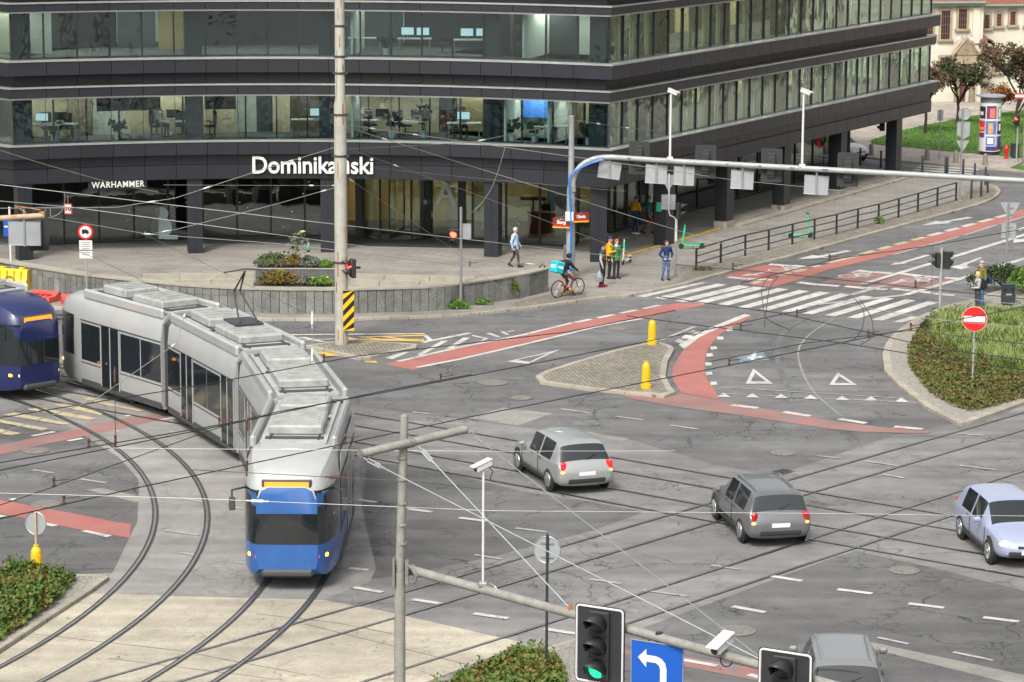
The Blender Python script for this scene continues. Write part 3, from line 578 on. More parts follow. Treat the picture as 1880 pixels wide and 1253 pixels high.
# ---- storeys: panes, mullions, inner columns, back walls, partitions
def pane(a, b, z0, z1, m_, name='window', par=None):
    q = M(); a = Vector(a); b = Vector(b); d = (b-a).normalized(); n_ = Vector((d.y, -d.x))*.006
    q.prism([a-n_, a+n_, b+n_, b-n_], z0, z1); return q.build(name, m_, bld, world=True)
for k in range(2):
    sb0, sb1, g0, g1, h1 = FL[k]; P = off(-.06)
    for i in range(iL0, iL1): pane(P[i], P[i+1], g0-.02, g1, MATS['glass'])
    for i in range(iL1, iR1, 2): pane(P[i], P[i+2], g0-.02, g1, MATS['glass_side'])
    for i in range(0, iL0, 2): pane(P[i], P[i+2], g0-.02, g1, MATS['glass_side'])
    pane(P[iR1], P[iR1+2], g0-.02, g1, MATS['glass_side'])
    fr = M(); Q = off(-.12)
    for i in range(0, iR1+1):
        a = Vector(Q[i]); jx = .35 if k == 0 and iL0 < i < iL1 else 0.0
        A, B = Vector(Q[max(i-1, 0)]), Vector(Q[min(i+1, len(Q)-1)]); d = (B-A).normalized(); a = a + d*jx; an = math.atan2(d.y, d.x)
        fr.box((a.x, a.y, (g0+g1)/2), (.07 if i < iL1 else .05, .1, g1-g0), an)
        if i >= iL1: fr.box((P[i][0]+RD.y*.03, P[i][1]-RD.x*.03, (g0+g1)/2), (.035, .05, g1-g0), an)
        a0 = Vector(P[i]); fr.box((a0.x, a0.y, (g0+g1)/2), (.02, .03, g1-g0), an)
    for a, b in zip(Q[:iR1], Q[1:iR1+1]):
        a = Vector(a); b = Vector(b); c = (a+b)/2; an = math.atan2(b.y-a.y, b.x-a.x); fr.box((c.x, c.y, g0+.03), ((b-a).length, .1, .08), an)
    fr.build('window_frame', MATS['frame_dark'], bld, world=True)
g3 = M(); P = off(-.06)
for i in range(0, iR1+1): g3.prism([P[i], P[i], P[i+1], P[i+1]], 12.4, 14.5); 
g3 = M()
for i in range(0, iR1+1):
    a, b = Vector(P[i]), Vector(P[i+1]); d = (b-a).normalized(); n_ = Vector((d.y, -d.x))*.006; g3.prism([a-n_, a+n_, b+n_, b-n_], 12.46, 14.5)
g3.build('top_storey_glazing', MATS['glass_side'], bld, world=True)
bw = M(); ribbon(bw, 12.2, 14.8, -5, -5.2); bw.build('top_storey_wall', MATS['wall_dark'], bld, world=True)
# inner columns seen through the glazing
ic = M()
COLX = [(30, 483), (358, 468), (605, 465), (905, 473), (1100, 486)]
COLW = [-21.3, -14.1, -8.2, -.86, 3.75]
for x in COLW:
    s = (x-XL)/(XR-XL)
    for k in range(2):
        g0, g1 = FL[k][2], FL[k][3]; c = Vector((x, fy(x)+.6)); ic = M(); ic.box((c.x, c.y, (g0+g1)/2), (.75, .6, g1-g0+.02), -.0352*(x+8.8)); ic.build('inner_column', MATS['wall_dark'], bld, world=True)
for t in (6.5, 13, 19.7, 26.9, 34.6):
    c = RS+RD*t+EN*.75
    for k in range(2): g0, g1 = FL[k][2], FL[k][3]; ic = M(); ic.box((c.x, c.y, (g0+g1)/2), (.7, .6, g1-g0+.02), math.atan2(RD.y, RD.x)); ic.build('inner_column', MATS['wall_dark'], bld, world=True)
# room walls (left face): spans given in metres of x
def backwall(x0, x1, z0, z1, dep, mname):
    q = M(); n = max(1, int((x1-x0)/1.2)); pts = []
    for i in range(n+1):
        x = x0+(x1-x0)*i/n; s = -.0352*(x+8.8); L = math.hypot(1, s); pts.append((x - dep*s/L, fy(x) + dep/L))
    for a, b in zip(pts, pts[1:]): q.prism([a, b, (b[0], b[1]+.15), (a[0], a[1]+.15)], z0, z1)
    q.build('room_wall', MATS[mname], bld, world=True)
def partition(x, z0, z1, d0, d1, mname):
    s = -.0352*(x+8.8); L = math.hypot(1, s); q = M()
    a = Vector((x - d0*s/L, fy(x)+d0/L)); b = Vector((x - d1*s/L, fy(x)+d1/L)); n_ = Vector((b.y-a.y, a.x-b.x)).normalized()*.05
    q.prism([a-n_, a+n_, b+n_, b-n_], z0, z1); q.build('partition', MATS[mname], bld, world=True)
px2x = lambda p: XL + (p-25)/(1117-25)*(XR-XL)
z0, z1 = 4.9, 7.25
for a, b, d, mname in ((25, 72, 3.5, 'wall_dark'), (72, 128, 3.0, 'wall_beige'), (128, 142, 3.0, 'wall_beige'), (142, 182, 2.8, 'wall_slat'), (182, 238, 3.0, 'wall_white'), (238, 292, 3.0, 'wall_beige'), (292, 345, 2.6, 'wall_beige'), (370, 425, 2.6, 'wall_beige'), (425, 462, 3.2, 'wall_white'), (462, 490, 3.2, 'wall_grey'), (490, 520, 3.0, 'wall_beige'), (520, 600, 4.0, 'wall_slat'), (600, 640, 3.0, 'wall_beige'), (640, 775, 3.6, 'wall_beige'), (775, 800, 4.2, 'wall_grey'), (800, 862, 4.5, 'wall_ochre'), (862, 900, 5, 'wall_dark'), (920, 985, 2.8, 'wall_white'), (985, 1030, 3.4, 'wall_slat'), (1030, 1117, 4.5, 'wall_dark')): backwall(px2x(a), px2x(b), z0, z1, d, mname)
for x in (345, 640, 925, 1005): partition(px2x(x), z0, z1, .3, 4.5, 'wall_white')
for a, b in ((182, 238), (238, 292), (370, 425)): backwall(px2x(a), px2x(b), 6.35, z1, 1.6, 'wall_grey')
z0, z1 = 8.6, 10.95
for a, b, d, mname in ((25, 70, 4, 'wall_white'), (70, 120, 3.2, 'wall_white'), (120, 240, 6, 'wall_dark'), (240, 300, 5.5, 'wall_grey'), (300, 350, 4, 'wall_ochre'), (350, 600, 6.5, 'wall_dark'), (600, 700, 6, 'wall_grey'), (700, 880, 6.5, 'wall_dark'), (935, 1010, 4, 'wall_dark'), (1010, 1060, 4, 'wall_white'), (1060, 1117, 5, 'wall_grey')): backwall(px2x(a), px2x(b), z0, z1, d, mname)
partition(px2x(958), z0, z1, .3, 4, 'wall_white'); partition(px2x(640), z0, z1, .3, 5, 'wall_white')
# right face room walls: alternating curtains, blinds and dark rooms
for k in range(2):
    zz0, zz1 = (4.9, 7.25) if k == 0 else (8.6, 10.95); bl_ = M(); dkw = M(); cu = M(); rw = M()
    A = off(-5.5)
    for i in range(iL1, iR1):
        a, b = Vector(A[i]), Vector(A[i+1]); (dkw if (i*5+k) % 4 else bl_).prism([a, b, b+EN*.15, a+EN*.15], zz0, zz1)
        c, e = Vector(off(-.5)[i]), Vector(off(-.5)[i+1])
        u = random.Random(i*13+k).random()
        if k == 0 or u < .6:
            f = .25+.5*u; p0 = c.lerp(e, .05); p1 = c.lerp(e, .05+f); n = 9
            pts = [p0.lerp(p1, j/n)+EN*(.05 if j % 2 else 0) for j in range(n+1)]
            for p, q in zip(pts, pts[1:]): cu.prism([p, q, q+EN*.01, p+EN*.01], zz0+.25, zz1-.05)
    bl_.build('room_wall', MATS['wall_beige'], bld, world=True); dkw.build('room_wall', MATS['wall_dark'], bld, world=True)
    cu.build('curtain', mat('curtain', (.6, .57, .46), .9, island=.45), bld, world=True)
# ---- ground floor: set-back glazing, columns, soffit
GP = offpoly(LEFT, -4.1); RP = offpoly([LEFT[-1]]+RIGHT, -4.3)
# corner of the recessed glazing
def isect(p, r, q, s):
    c = r.x*s.y-r.y*s.x; t = ((q.x-p.x)*s.y-(q.y-p.y)*s.x)/c; return p+r*t
gl_end = Vector((3.0, 129.0))
GL = [Vector(p) for p in GP[:-2]] + [gl_end]
GR0 = Vector((4.49, 131.7)); GRL = [GR0 + RD*t for t in (0, 1.6, 3.2, 4.8, 7.2, 9.6, 12, 14.4, 16.8, 19.2, 21.6, 24, 26.4, 29.0)]
sof = M()
po = off(.06)
for i in range(iL0, iL1): sof.prism([GP[i-iL0], po[i], po[i+1], GP[i-iL0+1]], 3.44, 3.5)
for i in range(iL1, iR1): sof.prism([RP[i-iL1], po[i], po[i+1], RP[i-iL1+1]], 3.44, 3.5)
for i in range(0, iL0): sof.prism([offpoly(PLAN, -4.3)[i], po[i], po[i+1], offpoly(PLAN, -4.3)[i+1]], 3.44, 3.5)
sof.prism([(-19, 127.5), (3, 125), (18, 150), (22, 157), (14, 172), (-30, 160), (-32, 132)], 3.36, 3.435)
sof.build('soffit', MATS['soffit'], bld, world=True)
fr = M()
def mull(a, w_=.09, z0=.12, z1=3.4, an=0.0, dp=.12): fr.box((a.x, a.y, (z0+z1)/2), (w_, dp, z1-z0), an)
wing_g = [Vector((-23.9, 126.2)), Vector((-29, 131))]
GLL = [Vector((-21.9, 126.9))] + GL[2:]
for i, (a, b) in enumerate(zip(GLL, GLL[1:])):
    an = math.atan2(b.y-a.y, b.x-a.x); lob = a.x > -8.4
    if not (-7.3 < (a.x+b.x)/2 < -1.9):
        pane(a, b, .2, 3.0 if a.x < -10 or lob else 2.95, MATS['glass_lobby'] if lob else MATS['glass_shop'])
        mull(a, an=an); c = (a+b)/2; fr.box((c.x, c.y, .17), ((b-a).length, .14, .1), an)
    c = (a+b)/2; fr.box((c.x, c.y, 3.2), ((b-a).length, .16, .42), an)
for a, b in zip(GRL, GRL[1:]):
    an = math.atan2(RD.y, RD.x); pane(a, b, .2, 2.95, MATS['glass_shop']); mull(a, .07, an=an); c = (a+b)/2; fr.box((c.x, c.y, .17), ((b-a).length, .14, .1), an); fr.box((c.x, c.y, 3.18), ((b-a).length, .16, .46), an)
pane(gl_end, GR0, .2, 2.95, MATS['glass_lobby']); mull(gl_end, .12); mull(GR0, .14); mull(GRL[-1], .2)
c = (gl_end+GR0)/2; fr.box((c.x, c.y, 3.2), ((GR0-gl_end).length, .16, .42), math.atan2(GR0.y-gl_end.y, GR0.x-gl_end.x))
fr.box((-4.02, 130.2, 1.7), (.5, .25, 3.2)); fr.box((-2.3, 129.95, 1.7), (.3, .2, 3.2)); fr.box((-7.1, 130.1, 1.7), (.3, .2, 3.2)); fr.box((-4.6, 130.3, 3.2), (5.4, .3, .42)); pane((-2.15, 129.95), (-1.3, 129.7), .2, 3.0, MATS['glass_lobby'])
fr.build('arcade_frame', MATS['frame_dark'], bld, world=True)
# end of ground floor: return wall
rw = M(); a = GRL[-1]; rw.prism([a, a+EN*12, a+EN*12+RD*.2, a+RD*.2], .12, 3.4); rw.build('return_wall', MATS['glass_shop'], bld, world=True)
# lobby / shop interiors
def gwall(pts, z0, z1, mname, name='room_wall'):
    q = M()
    for a, b in zip(pts, pts[1:]): q.prism([a, b, (b[0], b[1]+.15), (a[0], a[1]+.15)], z0, z1)
    q.build(name, MATS[mname], bld, world=True)
gwall([(-26, 136), (-8.6, 137.5)], .12, 3.4, 'wall_dark'); gwall([(-8.4, 135.5), (-3.2, 135.5)], .12, 3.4, 'wall_ochre'); gwall([(-3.2, 136), (4.4, 135.2)], 1.3, 3.4, 'wall_ochre'); gwall([(-3.2, 135.95), (4.4, 135.1)], .12, 1.3, 'wall_white')
q = M(); q.box((-8.5, 133.5, 1.7), (.2, 6, 3.2)); q.build('partition', MATS['wall_dark'], bld, world=True)
gf = M(); gf.prism([(-30, 127), (2, 128.6), (4.3, 131.8), (18.6, 157), (10, 165), (-30, 150)], .125, .135); gf.build('ground_floor', MATS['carpet'], bld, world=True)
q = M()
for t in range(0, 12): a = GR0+RD*(t*2.4)+EN*3.2; b = GR0+RD*(t*2.4+2.4)+EN*3.2; q.prism([a, b, b+EN*.1, a+EN*.1], .12, 3.4)
q.build('room_wall', mat('wall_bluegrey', (.09, .13, .2), .7, var=.5, vscale=.8), bld, world=True)
lp = M()
for x in (-7, -5.4, -3.6, -1.6, .4, 2.2): lp.box((x, 132.6, 3.33), (.9, .3, .05))
for x in (-19.6, -18.2): lp.box((x, 129.2, 3.0), (1.6, .06, .05), .12)
for t in range(2, 26, 4): a = GR0+RD*t+EN*1.6; lp.box((a.x, a.y, 3.33), (.8, .2, .05), .9)
lp.build('lobby_lamp', MATS['lamp_strip'], bld, world=True)
# columns (each a part), with their plinths
def column(c, an, plinth, w_=.66, d_=.62):
    q = M(); z0 = .45 if plinth else .12; n_ = 2
    for i in range(2): o = Vector((math.cos(an), math.sin(an)))*((i-.5)*w_/2); q.box((c.x+o.x, c.y+o.y, (z0+3.5)/2), (w_/2-.012, d_, 3.5-z0), an)
    q.box((c.x, c.y, (z0+3.5)/2), (w_-.05, d_-.04, 3.5-z0), an); o_ = q.build('column', MATS['panel'], bld, world=True)
    if plinth: q = M(); q.box((c.x, c.y, .27), (w_+.06, d_+.06, .34), an); pb = q.build('plinth', MATS['kerb_stone'], o_); pb.location = (0, 0, 0); pb.data.transform(Matrix.Translation(-bld.location))
for x in (-21.3, -14.1, -8.2, -.86): column(Vector((x, fy(x)+.35)), -.0352*(x+8.8), False)
column(Vector((3.75, 123.15)), .0, False, .72, .72)
for i, t in enumerate((6.6, 13.1, 19.8, 27.0, 34.7)): c = RS+RD*t+EN*.45; column(c, math.atan2(RD.y, RD.x), i > 0, .8, .62)
# wide ochre edge strip on the paving between the columns of the side arcade
ys = M()
a = RS+RD*3.4+EN*.15
for t0, t1 in ((2.6, 6.0), (7.2, 12.4)): p, q2 = RS+RD*t0+EN*.4, RS+RD*t1+EN*.4; ys.prism([p, p-EN*.12, q2-EN*.12, q2], .12, .16)
struct(ys, 'edge_strip', mat('edge_yellow', (.62, .36, .02), .6, var=.2, vscale=2))
st = M()
for k_, (dd, h) in enumerate(((-.35, .14), (.25, .08))):
    p, q2 = RS+RD*13.6-EN*dd, RS+RD*37-EN*dd; st.prism([p, q2, q2+EN*.9, p+EN*.9], .1, .12+h)
struct(st, 'low_step', MATS['kerb_stone'])
# doors
def door(c, an, w_, h, gl_, handle=True, name='door'):
    X = Matrix.Translation(c) @ Matrix.Rotation(an, 4, 'Z'); f = M(); f.X = X
    for sx in (-1, 1): f.box((sx*(w_/2-.05), 0, h/2), (.1, .09, h))
    f.box((0, 0, h-.06), (w_-.2, .09, .12)); f.box((0, 0, .08), (w_-.2, .09, .16)); o = f.build(name, MATS['frame_dark'], bld, world=True)
    g_ = M(); g_.X = X; g_.box((0, 0, h/2), (w_-.2, .012, h-.3)); p = g_.build('pane', gl_, o); p.data.transform(Matrix.Translation(-bld.location))
    if handle: k = M(); k.X = X; k.box((-w_/2+.06, -.09, 1.05), (.03, .05, .3)); k.box((-w_/2+.06, -.06, 1.05), (.04, .05, .05)); p = k.build('handle', MATS['aluminium'], o); p.data.transform(Matrix.Translation(-bld.location))
    return o
da = door(Vector((-3.1, 130.05, .13)), -.1, 1.35, 2.85, MATS['glass_lobby'])
la = M(); add_text(la, 'A', 1.45, Matrix.Translation((-3.08, 129.98, 2.1)) @ Matrix.Rotation(-.1, 4, 'Z') @ UPRIGHT, bold=.02); p = la.build('door_letter', mat('frosted_sticker', (.68, .78, .74), .6), da); p.data.transform(Matrix.Translation(-bld.location))
door(GR0+RD*.2+Vector((0, 0)) if False else Vector((5.1, 132.75, .13)), math.atan2(RD.y, RD.x), 1.3, 2.8, MATS['glass_lobby'])
# revolving door drum
rv = M(); rc = (-5.35, 130.5)
rv.lathe([(1.75, 3.0), (1.75, 3.2), (.02, 3.2)], 28, (rc[0], rc[1], 0)); rv.lathe([(1.75, .1), (1.75, .2), (.02, .2)], 28, (rc[0], rc[1], 0))
for a in (-150, -115, -65, -30, 20, 160): rv.cyl((rc[0]+1.7*math.cos(R_(a)), rc[1]+1.7*math.sin(R_(a)), .15), (rc[0]+1.7*math.cos(R_(a)), rc[1]+1.7*math.sin(R_(a)), 3.05), .05, n=6)
for a in (-100, -10, 80, 170): d = Vector((math.cos(R_(a)), math.sin(R_(a)))); rv.box((rc[0]+d.x*.82, rc[1]+d.y*.82, .28), (1.6, .06, .2), R_(a)); rv.cyl((rc[0]+d.x*1.6, rc[1]+d.y*1.6, .2), (rc[0]+d.x*1.6, rc[1]+d.y*1.6, 3), .035, n=6)
rvo = rv.build('revolving_door', MATS['frame_dark'], bld, world=True)
rg_ = M()
for a0, a1 in ((-150, -115), (-65, -30), (-30, 20), (160, 210)):
    pts = [(rc[0]+1.7*math.cos(R_(a0+(a1-a0)*i/6)), rc[1]+1.7*math.sin(R_(a0+(a1-a0)*i/6))) for i in range(7)]
    for p, q2 in zip(pts, pts[1:]): rg_.quad([(*p, .2), (*q2, .2), (*q2, 3), (*p, 3)])
for a in (-100, -10, 80, 170): d = Vector((math.cos(R_(a)), math.sin(R_(a)))); rg_.box((rc[0]+d.x*.8, rc[1]+d.y*.8, 1.6), (1.55, .012, 2.7), R_(a))
p = rg_.build('pane', MATS['glass_lobby'], rvo); p.data.transform(Matrix.Translation(-bld.location))
dm = M(); dm.prism([(-7.6, 127.3), (-1.0, 126.6), (-.6, 129.5), (-7.6, 130.8)], .125, .137); tag(dm.build('door_mat', mat('mat_black', (.02, .02, .02), .95)), 'long black entrance mat in front of the revolving door', 'door mat')
# lettering
sg = M(); sg.X = None
vs, fs = text_mesh('Dominikański', 1.08, .018, .08, .98)
xs = [v[0] for v in vs]; x0, x1 = min(xs), max(xs); wd = 5.38; k = wd/(x1-x0); cx_ = -8.83
def onface(x, y, z):
    X = cx_ + (x-(x0+x1)/2)*k; s = -.0352*(X+8.8); L = math.hypot(1, s); return (X + (.2+z)*s/L, fy(X) - (.2+z)/L, 4.02+y)
sg.add([onface(*v) for v in vs], fs); sg.build('name_sign', MATS['letter_white'], bld, world=True)
sw = M(); vs, fs = text_mesh('WARHAMMER', .4, .006, .05, 1.12); xs = [v[0] for v in vs]; x0, x1 = min(xs), max(xs)
wx0, wx1 = px2x(159), px2x(254)
def onshop(x, y, z):
    X = wx0+(x-x0)/(x1-x0)*(wx1-wx0); s = -.0352*(X+8.8); L = math.hypot(1, s); d = .06; return (X + (d+z)*s/L, fy(X) - (d+z)/L, 3.28+y*.95)
sw.add([onshop(*v) for v in vs], fs); sw.build('shop_sign', MATS['letter_white'], bld, world=True)
q = M(); q.box((px2x(206), fy(px2x(206))+.02, 3.28), (2.6, .04, .45), -.0352*(px2x(206)+8.8)); q.build('shop_sign_panel', MATS['frame_dark'], bld, world=True)
# shop window stickers: plain snowman and snow dots
def glass_pt(x, d=.03):
    for a, b in zip(GLL, GLL[1:]):
        if a.x <= x <= b.x: t = (x-a.x)/(b.x-a.x); p = a.lerp(b, t); n_ = Vector((b.y-a.y, -(b.x-a.x))).normalized(); return p+n_*d
    return GLL[0]
def disc(mb, x, z, r, n=14):
    p = glass_pt(x); mb.add([(p.x+r*math.cos(2*math.pi*i/n), p.y, z+r*math.sin(2*math.pi*i/n)) for i in range(n)] + [(p.x+r*math.cos(2*math.pi*i/n), p.y+.006, z+r*math.sin(2*math.pi*i/n)) for i in range(n)], [tuple(range(n))] + [(i, (i+1) % n, n+(i+1) % n, n+i) for i in range(n)])
sn = M(); xs_ = px2x(238)+.55; disc(sn, xs_, .75, .5); disc(sn, xs_+.05, 1.38, .3); 
p = glass_pt(xs_); sn.box((p.x, p.y, .3), (1.5, .006, .2)); rr2 = random.Random(3)
sn.build('window_sticker', mat('sticker_pale', (.42, .52, .52), .6), bld, world=True)
for i in range(22): sn = M(); disc(sn, rr2.uniform(-20, -9.2), rr2.uniform(.5, 2.4), rr2.choice((.03, .04, .055)), 6); sn.build('snow_sticker', MATS['sticker_pale'], bld, world=True)
# dark advertising stand panels behind the shop glass
q = M()
for x in (-16.6, -10.6): p = glass_pt(x, -.5); q.box((p.x, p.y, 1.6), (.85, .1, 2.9))
q.build('shop_panel', MATS['wall_dark'], bld, world=True)
# small wall plates
q = M(); q.box((-4.02, 130.06, 1.75), (.16, .02, .2)); p = GR0+RD*5.9-EN*.0; q.build('intercom', MATS['letter_white'], bld, world=True)
q = M(); c = RS+RD*6.6-EN*-.13+Vector((0, 0)); X = Matrix.Translation((c.x-.31*RD.x, c.y-.31*RD.y, 1.75)) ; an = math.atan2(RD.y, RD.x)
a = Vector((6.85, 127.78)); q.box((6.62, 127.7, 1.9), (.24, .03, .42), an-math.pi/2+.0); q.build('exit_plate', mat('exit_green', (.03, .35, .2), .5), bld, world=True)
q = M(); a = GR0+RD*5.4-EN*.35; q.box((a.x, a.y, 2.85), (.9, .06, .3), an); q.build('projecting_sign', MATS['frame_dark'], bld, world=True)
q = M(); a = GR0+RD*4.2-EN*.1; q.box((a.x, a.y, 1.9), (.4, .04, 1.6), an); q.build('poster_panel', MATS['letter_white'], bld, world=True)
# ================================================================ STREET FURNITURE
mat('galv', (.27, .285, .285), .45, .5, var=.12, vscale=5); mat('galv_sign', (.29, .31, .315), .5, .25, var=.06, vscale=4); mat('pole_grey', (.3, .31, .3), .5, .2, var=.12, vscale=3)
mat('mast_paint', (.36, .37, .32), .7, 0, var=.14, vscale=2, col2=(.29, .27, .22)); mat('rust', (.3, .13, .05), .9, var=.4, vscale=5); mat('rust_pipe', (.5, .4, .28), .8, col2=(.32, .2, .1), vscale=3)
mat('concrete_pipe', (.25, .245, .215), .7, col2=(.18, .17, .15), vscale=5, speck=.12, sscale=30)
mat('black_plastic', (.022, .023, .025), .45, var=.15, vscale=6); mat('grey_plastic', (.032, .034, .034), .7, spec=.3); mat('lens_off', (.025, .028, .027), .15); mat('white_plastic', (.52, .52, .5), .4, var=.05)
mat('yellow_plastic', (.6, .36, .008), .45, var=.18, vscale=6); mat('barrier_yellow', (.62, .42, .01), .5, var=.12, vscale=2); mat('barrier_red', (.5, .07, .06), .5, var=.15, vscale=2)
mat('sign_red', (.5, .012, .015), .35); mat('sign_white', (.56, .56, .54), .35); mat('sign_blue', (.006, .075, .36), .4); mat('sign_black', (.012, .012, .013), .4); mat('sign_brown', (.17, .015, .012), .4); mat('sign_yellow', (.7, .42, .01), .4)
mat('rail_paint', (.03, .04, .045), .45, .3, var=.1); mat('blue_hose', (.01, .16, .55), .4)
slabs('granite', (.16, .165, .155), 9, 9, 0, 0, .1, .5)
mat('granite_panel', (.14, .143, .13), .7, 0, var=.22, vscale=2.2, speck=.4, sscale=26, island=.2); mat('granite_dark', (.09, .088, .085), .7, var=.2, vscale=2, speck=.4, sscale=26, island=.1); mat('coping', (.28, .26, .21), .75, var=.15, vscale=1.5, speck=.15)
mat('bollard_stone', (.2, .17, .135), .9, var=.25, vscale=6, bump=.5, bscale=20)
emis('red_light', (1, .06, .03), 5); emis('green_light', (.02, .7, .35), .6)
# ---- curved stone wall
WPX = [(-60, 512), (0, 521), (21, 525), (90, 537), (160, 548), (266, 560), (346, 568), (430, 573), (500, 575), (600, 576), (696, 574), (801, 570.5), (845, 564.5), (906, 555), (960, 546.5), (1012, 534)]
WL = smooth_line(PX(WPX, .12), 5)
def resample(L, step):
    P = [Vector(p) for p in L]; out = [P[0]]; acc = 0.0
    for a, b in zip(P, P[1:]):
        d = (b-a).length; t = step-acc
        while t <= d: out.append(a.lerp(b, t/d)); t += step
        acc = (acc+d) % step
    return out
wall = T('stone_wall', 'long curved grey granite wall with pale coping between road and plaza', 'wall', (WL[40][0], WL[40][1], .12))
WR = [tuple(p) for p in resample(WL, .345)]; wf = offpoly(WR, 0); wb = offpoly(WR, -.07); q = M()
for i in range(len(WR)-1):
    a, b, c, e = (Vector(p) for p in (wf[i], wf[i+1], wb[i+1], wb[i])); L = (b-a).length; t = .012/L
    zc = .9
    for s0, s1 in (((.1, .74), (.752, 1.02)) if (i < 42 and i > 2) else ((.1, 1.02),)): q.prism([e.lerp(c, t), a.lerp(b, t), a.lerp(b, 1-t), e.lerp(c, 1-t)], s0, s1)
q.build('cladding', MATS['granite_panel'], wall, world=True)
q = M(); wi, wo_ = offpoly(WR, -.03), offpoly(WR, -.42)
for i in range(len(WR)-1): q.prism([wo_[i], wi[i], wi[i+1], wo_[i+1]], .1, 1.02)
q.build('core', MATS['iron_dark'], wall, world=True)
WC = [tuple(p) for p in resample(WL, 1.38)]; ca, cb_ = offpoly(WC, .05), offpoly(WC, -.48); q = M()
for i in range(len(WC)-1): q.prism([Vector(cb_[i]).lerp(Vector(cb_[i+1]), .006), Vector(ca[i]).lerp(Vector(ca[i+1]), .006), ca[i+1], cb_[i+1]], 1.022, 1.09)
q.build('coping', MATS['coping'], wall, world=True)
# ---- seat steps and planter behind the wall
def ledge(pa, pb, z, zb, dep, lab):
    a, b = Vector(g2(*pa, z)), Vector(g2(*pb, z)); d = (b-a); n = max(1, int(d.length/1.5)); d.normalize(); n_ = Vector((-d.y, d.x))*dep; q = M(); L = (b-a).length
    for i in range(n): p0, p1 = a+d*(L*i/n+.012), a+d*(L*(i+1)/n-.012); q.prism([p0, p1, p1+n_, p0+n_], zb, z)
    tag(q.build('stone_step', MATS['coping']), lab, 'stone step', 'stone seat steps behind the granite wall')
ledge((262, 506), (466, 503.5), .62, .1, .5, 'upper stone seat step left of the granite planter'); ledge((310, 515.5), (466, 513.5), .44, .1, .6, 'middle stone seat step left of the planter'); ledge((345, 524.5), (466, 523), .26, .1, .6, 'lowest stone seat step left of the planter')
ledge((622, 504.5), (872, 511), .62, .1, .5, 'upper stone seat step right of the tall rusty mast'); ledge((622, 514.5), (845, 520), .44, .1, .6, 'middle stone seat step right of the tall rusty mast'); ledge((622, 523.5), (770, 527), .26, .1, .6, 'lowest stone seat step right of the rusty mast')
pa, pb = Vector(g2(469, 494.7, .95)), Vector(g2(630, 495, .95))
pl = T('granite_planter', 'dark granite planter box with flowering bed on its top', 'planter', (pa.x+1.9, pa.y+.9, .12)); q = M()
q.prism([pa, pb, pb+Vector((0, .12)), pa+Vector((0, .12))], .1, .95); q.prism([pa+Vector((0, .125)), pa+Vector((.12, .125)), pa+Vector((.12, 1.9)), pa+Vector((0, 1.9))], .1, .95); q.prism([pb+Vector((-.12, .125)), pb+Vector((0, .125)), pb+Vector((0, 1.9)), pb+Vector((-.12, 1.9))], .1, .95); q.prism([pa+Vector((.125, 1.78)), pb+Vector((-.125, 1.78)), pb+Vector((-.125, 1.9)), pa+Vector((.125, 1.9))], .1, .95)
q.build('box', MATS['granite_dark'], pl, world=True)
q = M(); q.prism([pa+Vector((.12, .12)), pb+Vector((-.12, .12)), pb+Vector((-.12, 1.78)), pa+Vector((.12, 1.78))], .5, .9); q.build('soil', MATS['soil'], pl, world=True)
q = M()
for a, b in (((-.03, -.03), (0, .14)),): q.prism([pa+Vector((-.03, -.03)), pb+Vector((.03, -.03)), pb+Vector((.03, .16)), pa+Vector((-.03, .16))], .952, .985)
q.build('rim', MATS['coping'], pl, world=True)
q = M(); q.prism([pa+Vector((0, -2.6)), pb+Vector((0, -2.6)), pb+Vector((0, -.02)), pa+Vector((0, -.02))], .1, .42); tag(q.build('flower_bed', MATS['soil']), 'low soil flower bed between granite wall and planter face', 'flower bed')
hb = M(); h0 = G(972, 488, 1.2); hb.tube([(h0.x, h0.y, .1), (h0.x+.3, h0.y+.1, 1.0), (h0.x+.55, h0.y+.15, 1.25), (h0.x+.62, h0.y+.17, 1.2), (h0.x+.62, h0.y+.17, .95)], .03, 6); tag(hb.build('handrail', MATS['black_plastic'], smooth=50), 'short black bent handrail beside the right end of the granite wall', 'handrail')
# ---- generic poles, plates, signal heads
def plate_back(t, w_, h, c, name='sign_plate', rz=0.0, shape='rect', frame=True, rails=True, tilt=0.0):
    """a sign seen from behind: plate, folded rim, clamp rails"""
    q = M(); X = Matrix.Translation(c) @ Matrix.Rotation(rz, 4, 'Z') @ Matrix.Rotation(tilt, 4, 'Y'); q.X = X
    if shape == 'rect': q.box((0, 0, 0), (w_, .015, h), ch=.004); P = [(-w_/2, -h/2), (w_/2, -h/2), (w_/2, h/2), (-w_/2, h/2)]
    elif shape == 'tri': P = [(-w_/2, h/2), (w_/2, h/2), (0, -h/2)]
    elif shape == 'triup': P = [(-w_/2, -h/2), (w_/2, -h/2), (0, h/2)]
    elif shape == 'dia': P = [(-w_/2, 0), (0, -h/2), (w_/2, 0), (0, h/2)]
    else: P = [(w_/2*math.cos(a*math.pi/14), w_/2*math.sin(a*math.pi/14)) for a in range(28)]
    n = len(P)
    if shape != 'rect': q.add([(x, -.007, z) for x, z in P]+[(x, .007, z) for x, z in P], [tuple(range(n)), tuple(range(2*n-1, n-1, -1))]+[(i, (i+1) % n, n+(i+1) % n, n+i) for i in range(n)])
    o = q.build(name, MATS['galv_sign'], t)
    if frame: r = M(); r.X = X; r.tube([(x*.985, -.012, z*.985) for x, z in P], .014, 5, closed=True); r.build('rim', MATS['galv'], o)
    if rails:
        r = M(); r.X = X
        for z in (-.2*h, .2*h): r.box((0, -.022, z), (min(.3, w_*.5), .03, .035))
        r.build('clamp', MATS['galv'], o)
    return o
